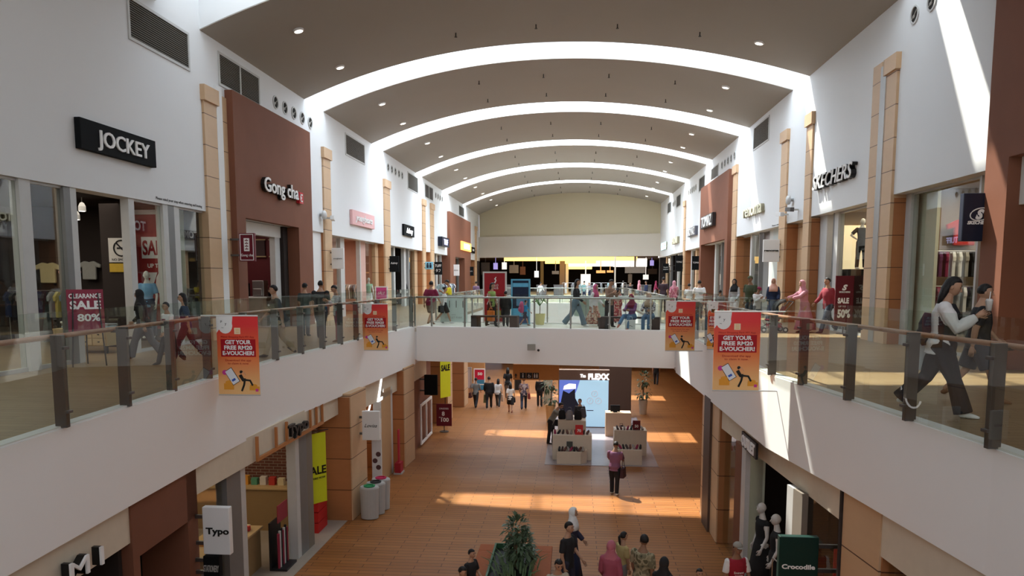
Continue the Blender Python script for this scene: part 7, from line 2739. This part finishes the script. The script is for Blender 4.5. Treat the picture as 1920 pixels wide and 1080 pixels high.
mb = MB()
for k in range(16):
    a = 2 * pi * k / 16
    r = 0.3 + 0.05 * (k % 3)
    mb.tube([(0, 0, 0.72), (r * .5 * cos(a), r * .5 * sin(a), 0.95 + 0.05 * (k % 2)), (r * cos(a), r * sin(a), 0.82)], [(0.012, 0.004), (0.02, 0.004), (0.003, 0.002)], 6)
mb.build('fronds', M('palm_green', (0.10, 0.22, 0.07), 0.5), t)
mb = MB()
mb.box(-0.6, 0.6, 0, 0.06, 0.30, 1.1)
mb.box(-0.04, 0.04, 0, 0.06, 0, 0.3)
o = mb.build('pale_panel', C_((0.62, 0.70, 0.66)), loc=(0.6, 29.2, ZU))
tag(o, 'pale blank panel on a short post behind the walkers on the bridge', 'panel')

# --- food hall glimpsed through the far opening
mb = MB()
yglow = M('cove_yellow', (1.0, 0.62, 0.16), 0.5, emit=2.2)
wglow = M('cove_white', (1.0, 0.95, 0.86), 0.5, emit=2.0)
for (q, y, m, lb) in [((945, 484.5, 1195, 488.5), 84.0, yglow, 'long yellow ceiling strip light nearest the far opening'), ((1022, 490, 1118, 494), 88.0, yglow, 'short yellow ceiling strip light behind the long one'),
                      ((1062, 494.5, 1150, 499), 91.0, wglow, 'warm white ceiling light strip deep in the food hall'), ((1065, 502, 1110, 504.5), 96.0, yglow, 'small amber light strip at the back of the food hall')]:
    p0, p1 = ony(q[0], q[1], y), ony(q[2], q[3], y)
    mb = MB()
    mb.box(p0.x, p1.x, y, y + 1.2, p1.z, 8.949)
    o = mb.build('ceiling_strip_light', m)
    tag(o, lb, 'ceiling light')
mb = MB()
p0, p1 = ony(1150, 488, 92), ony(1213, 500, 92)
mb.box(p0.x, p1.x, 92, 92.3, p1.z, 8.945)
o = mb.build('lit_bulkhead', wglow)
tag(o, 'bright white bulkhead at the right of the food hall', 'light panel')
for (px, w_, y, m, lb) in [(1054, 0.6, 86, C_((0.28, 0.20, 0.14)), 'brown square column in the middle of the far opening'), (1153, 0.14, 80, white2, 'thin white post in the far opening'), (1016, 0.4, 98, C_((0.30, 0.22, 0.10)), 'amber column deep in the food hall'),
                           (1063, 0.35, 90, white2, 'white column beside the brown one in the far opening')]:
    p = ony(px, 540, y)
    mb = MB()
    mb.box(-w_ / 2, w_ / 2, 0, w_, 0, 4.1)
    o = mb.build('column', m, loc=(p.x, y, ZU))
    tag(o, lb, 'column')
area('food_hall_lamp', (-1, 92, 8.8), (18, 12), 260, (1.0, 0.8, 0.6))
rnd = random.Random(8)
fc = [C_((0.25, 0.12, 0.08)), M('stall_lit_white', (0.9, 0.88, 0.85), 0.5, emit=0.8), C_((0.08, 0.06, 0.05)), M('stall_lit_amber', (0.9, 0.5, 0.2), 0.5, emit=0.6), C_((0.3, 0.28, 0.27)), M('stall_lit_violet', (0.4, 0.35, 0.8), 0.5, emit=0.7)]
stalls = [(902, 492, 918, 515), (925, 493, 933, 505), (941, 492, 950, 505), (955, 497, 972, 512), (975, 500, 985, 515), (1002, 508, 1010, 520), (1035, 508, 1048, 514), (1089, 514, 1107, 545), (1118, 507, 1135, 512), (1138, 507, 1150, 511),
          (1172, 500, 1210, 512), (1178, 514, 1185, 530), (1206, 515, 1216, 524), (1219, 488, 1226, 498), (1215, 504, 1232, 514)]
desc = ['dark framed shop window', 'small violet lit sign', 'small white lit sign', 'beige sign with a dark figure', 'dull red poster', 'small white menu light', 'row of white menu letters', 'white arched doorway', 'amber menu strip', 'yellow menu strip', 'white bulkhead sign', 'narrow pale doorway', 'little white screen', 'round blue lit sign', 'dark hanging board']
cm = [2, 5, 1, 4, 0, 1, 4, 1, 3, 3, 4, 4, 1, 5, 2]
for k, q in enumerate(stalls):
    y = 82.5 + (k % 5) * 2.0
    p0, p1 = ony(q[0], q[1], y), ony(q[2], q[3], y)
    mb = MB()
    zb = p1.z if k != 7 else ZU
    mb.box(p0.x, p1.x, y, y + 0.15, zb, p0.z)
    mb.box(p0.x + (p1.x - p0.x) * .45, p0.x + (p1.x - p0.x) * .55, y + 0.15, y + 0.2, p0.z, 8.95)
    o = mb.build('stall_sign', fc[cm[k]])
    tag(o, desc[k] + ' seen through the far opening', 'sign')
for k in range(10):
    mb = MB()
    x = -8.6 + 1.75 * k
    mb.box(-0.5, 0.5, -0.4, 0.4, 0, 1.05)
    mb.box(-0.55, 0.55, -0.45, 0.45, 1.05, 1.1)
    o = mb.build('sales_table', C_((0.20, 0.19, 0.19)), loc=(x, 76 + 0.5 * (k % 3) - x * 0.1, ZU), bevel=0.02)
    tag(o, 'low grey sales table before the far opening', 'table', 'sales tables before the far opening')
# racks of pale clothes across the second void
rack('clothes rack with pale garments beyond the second void', -1.2 + 2.6, 52.9, ZU, 0, 9, [white_c, grey_c, C_((0.3, 0.42, 0.45)), white_c], 'garments beyond the second void', 'pale garment on the rack beyond the second void', 4.5)
rack('long rack of dark clothes beyond the second void at left', -7.8, 45.0, ZU, 90, 12, [C_((0.3, 0.4, 0.42)), grey_c, navy_c, white_c], 'garments on the left walkway rack', 'grey or blue garment on the rack at the far left walkway', 4.5)
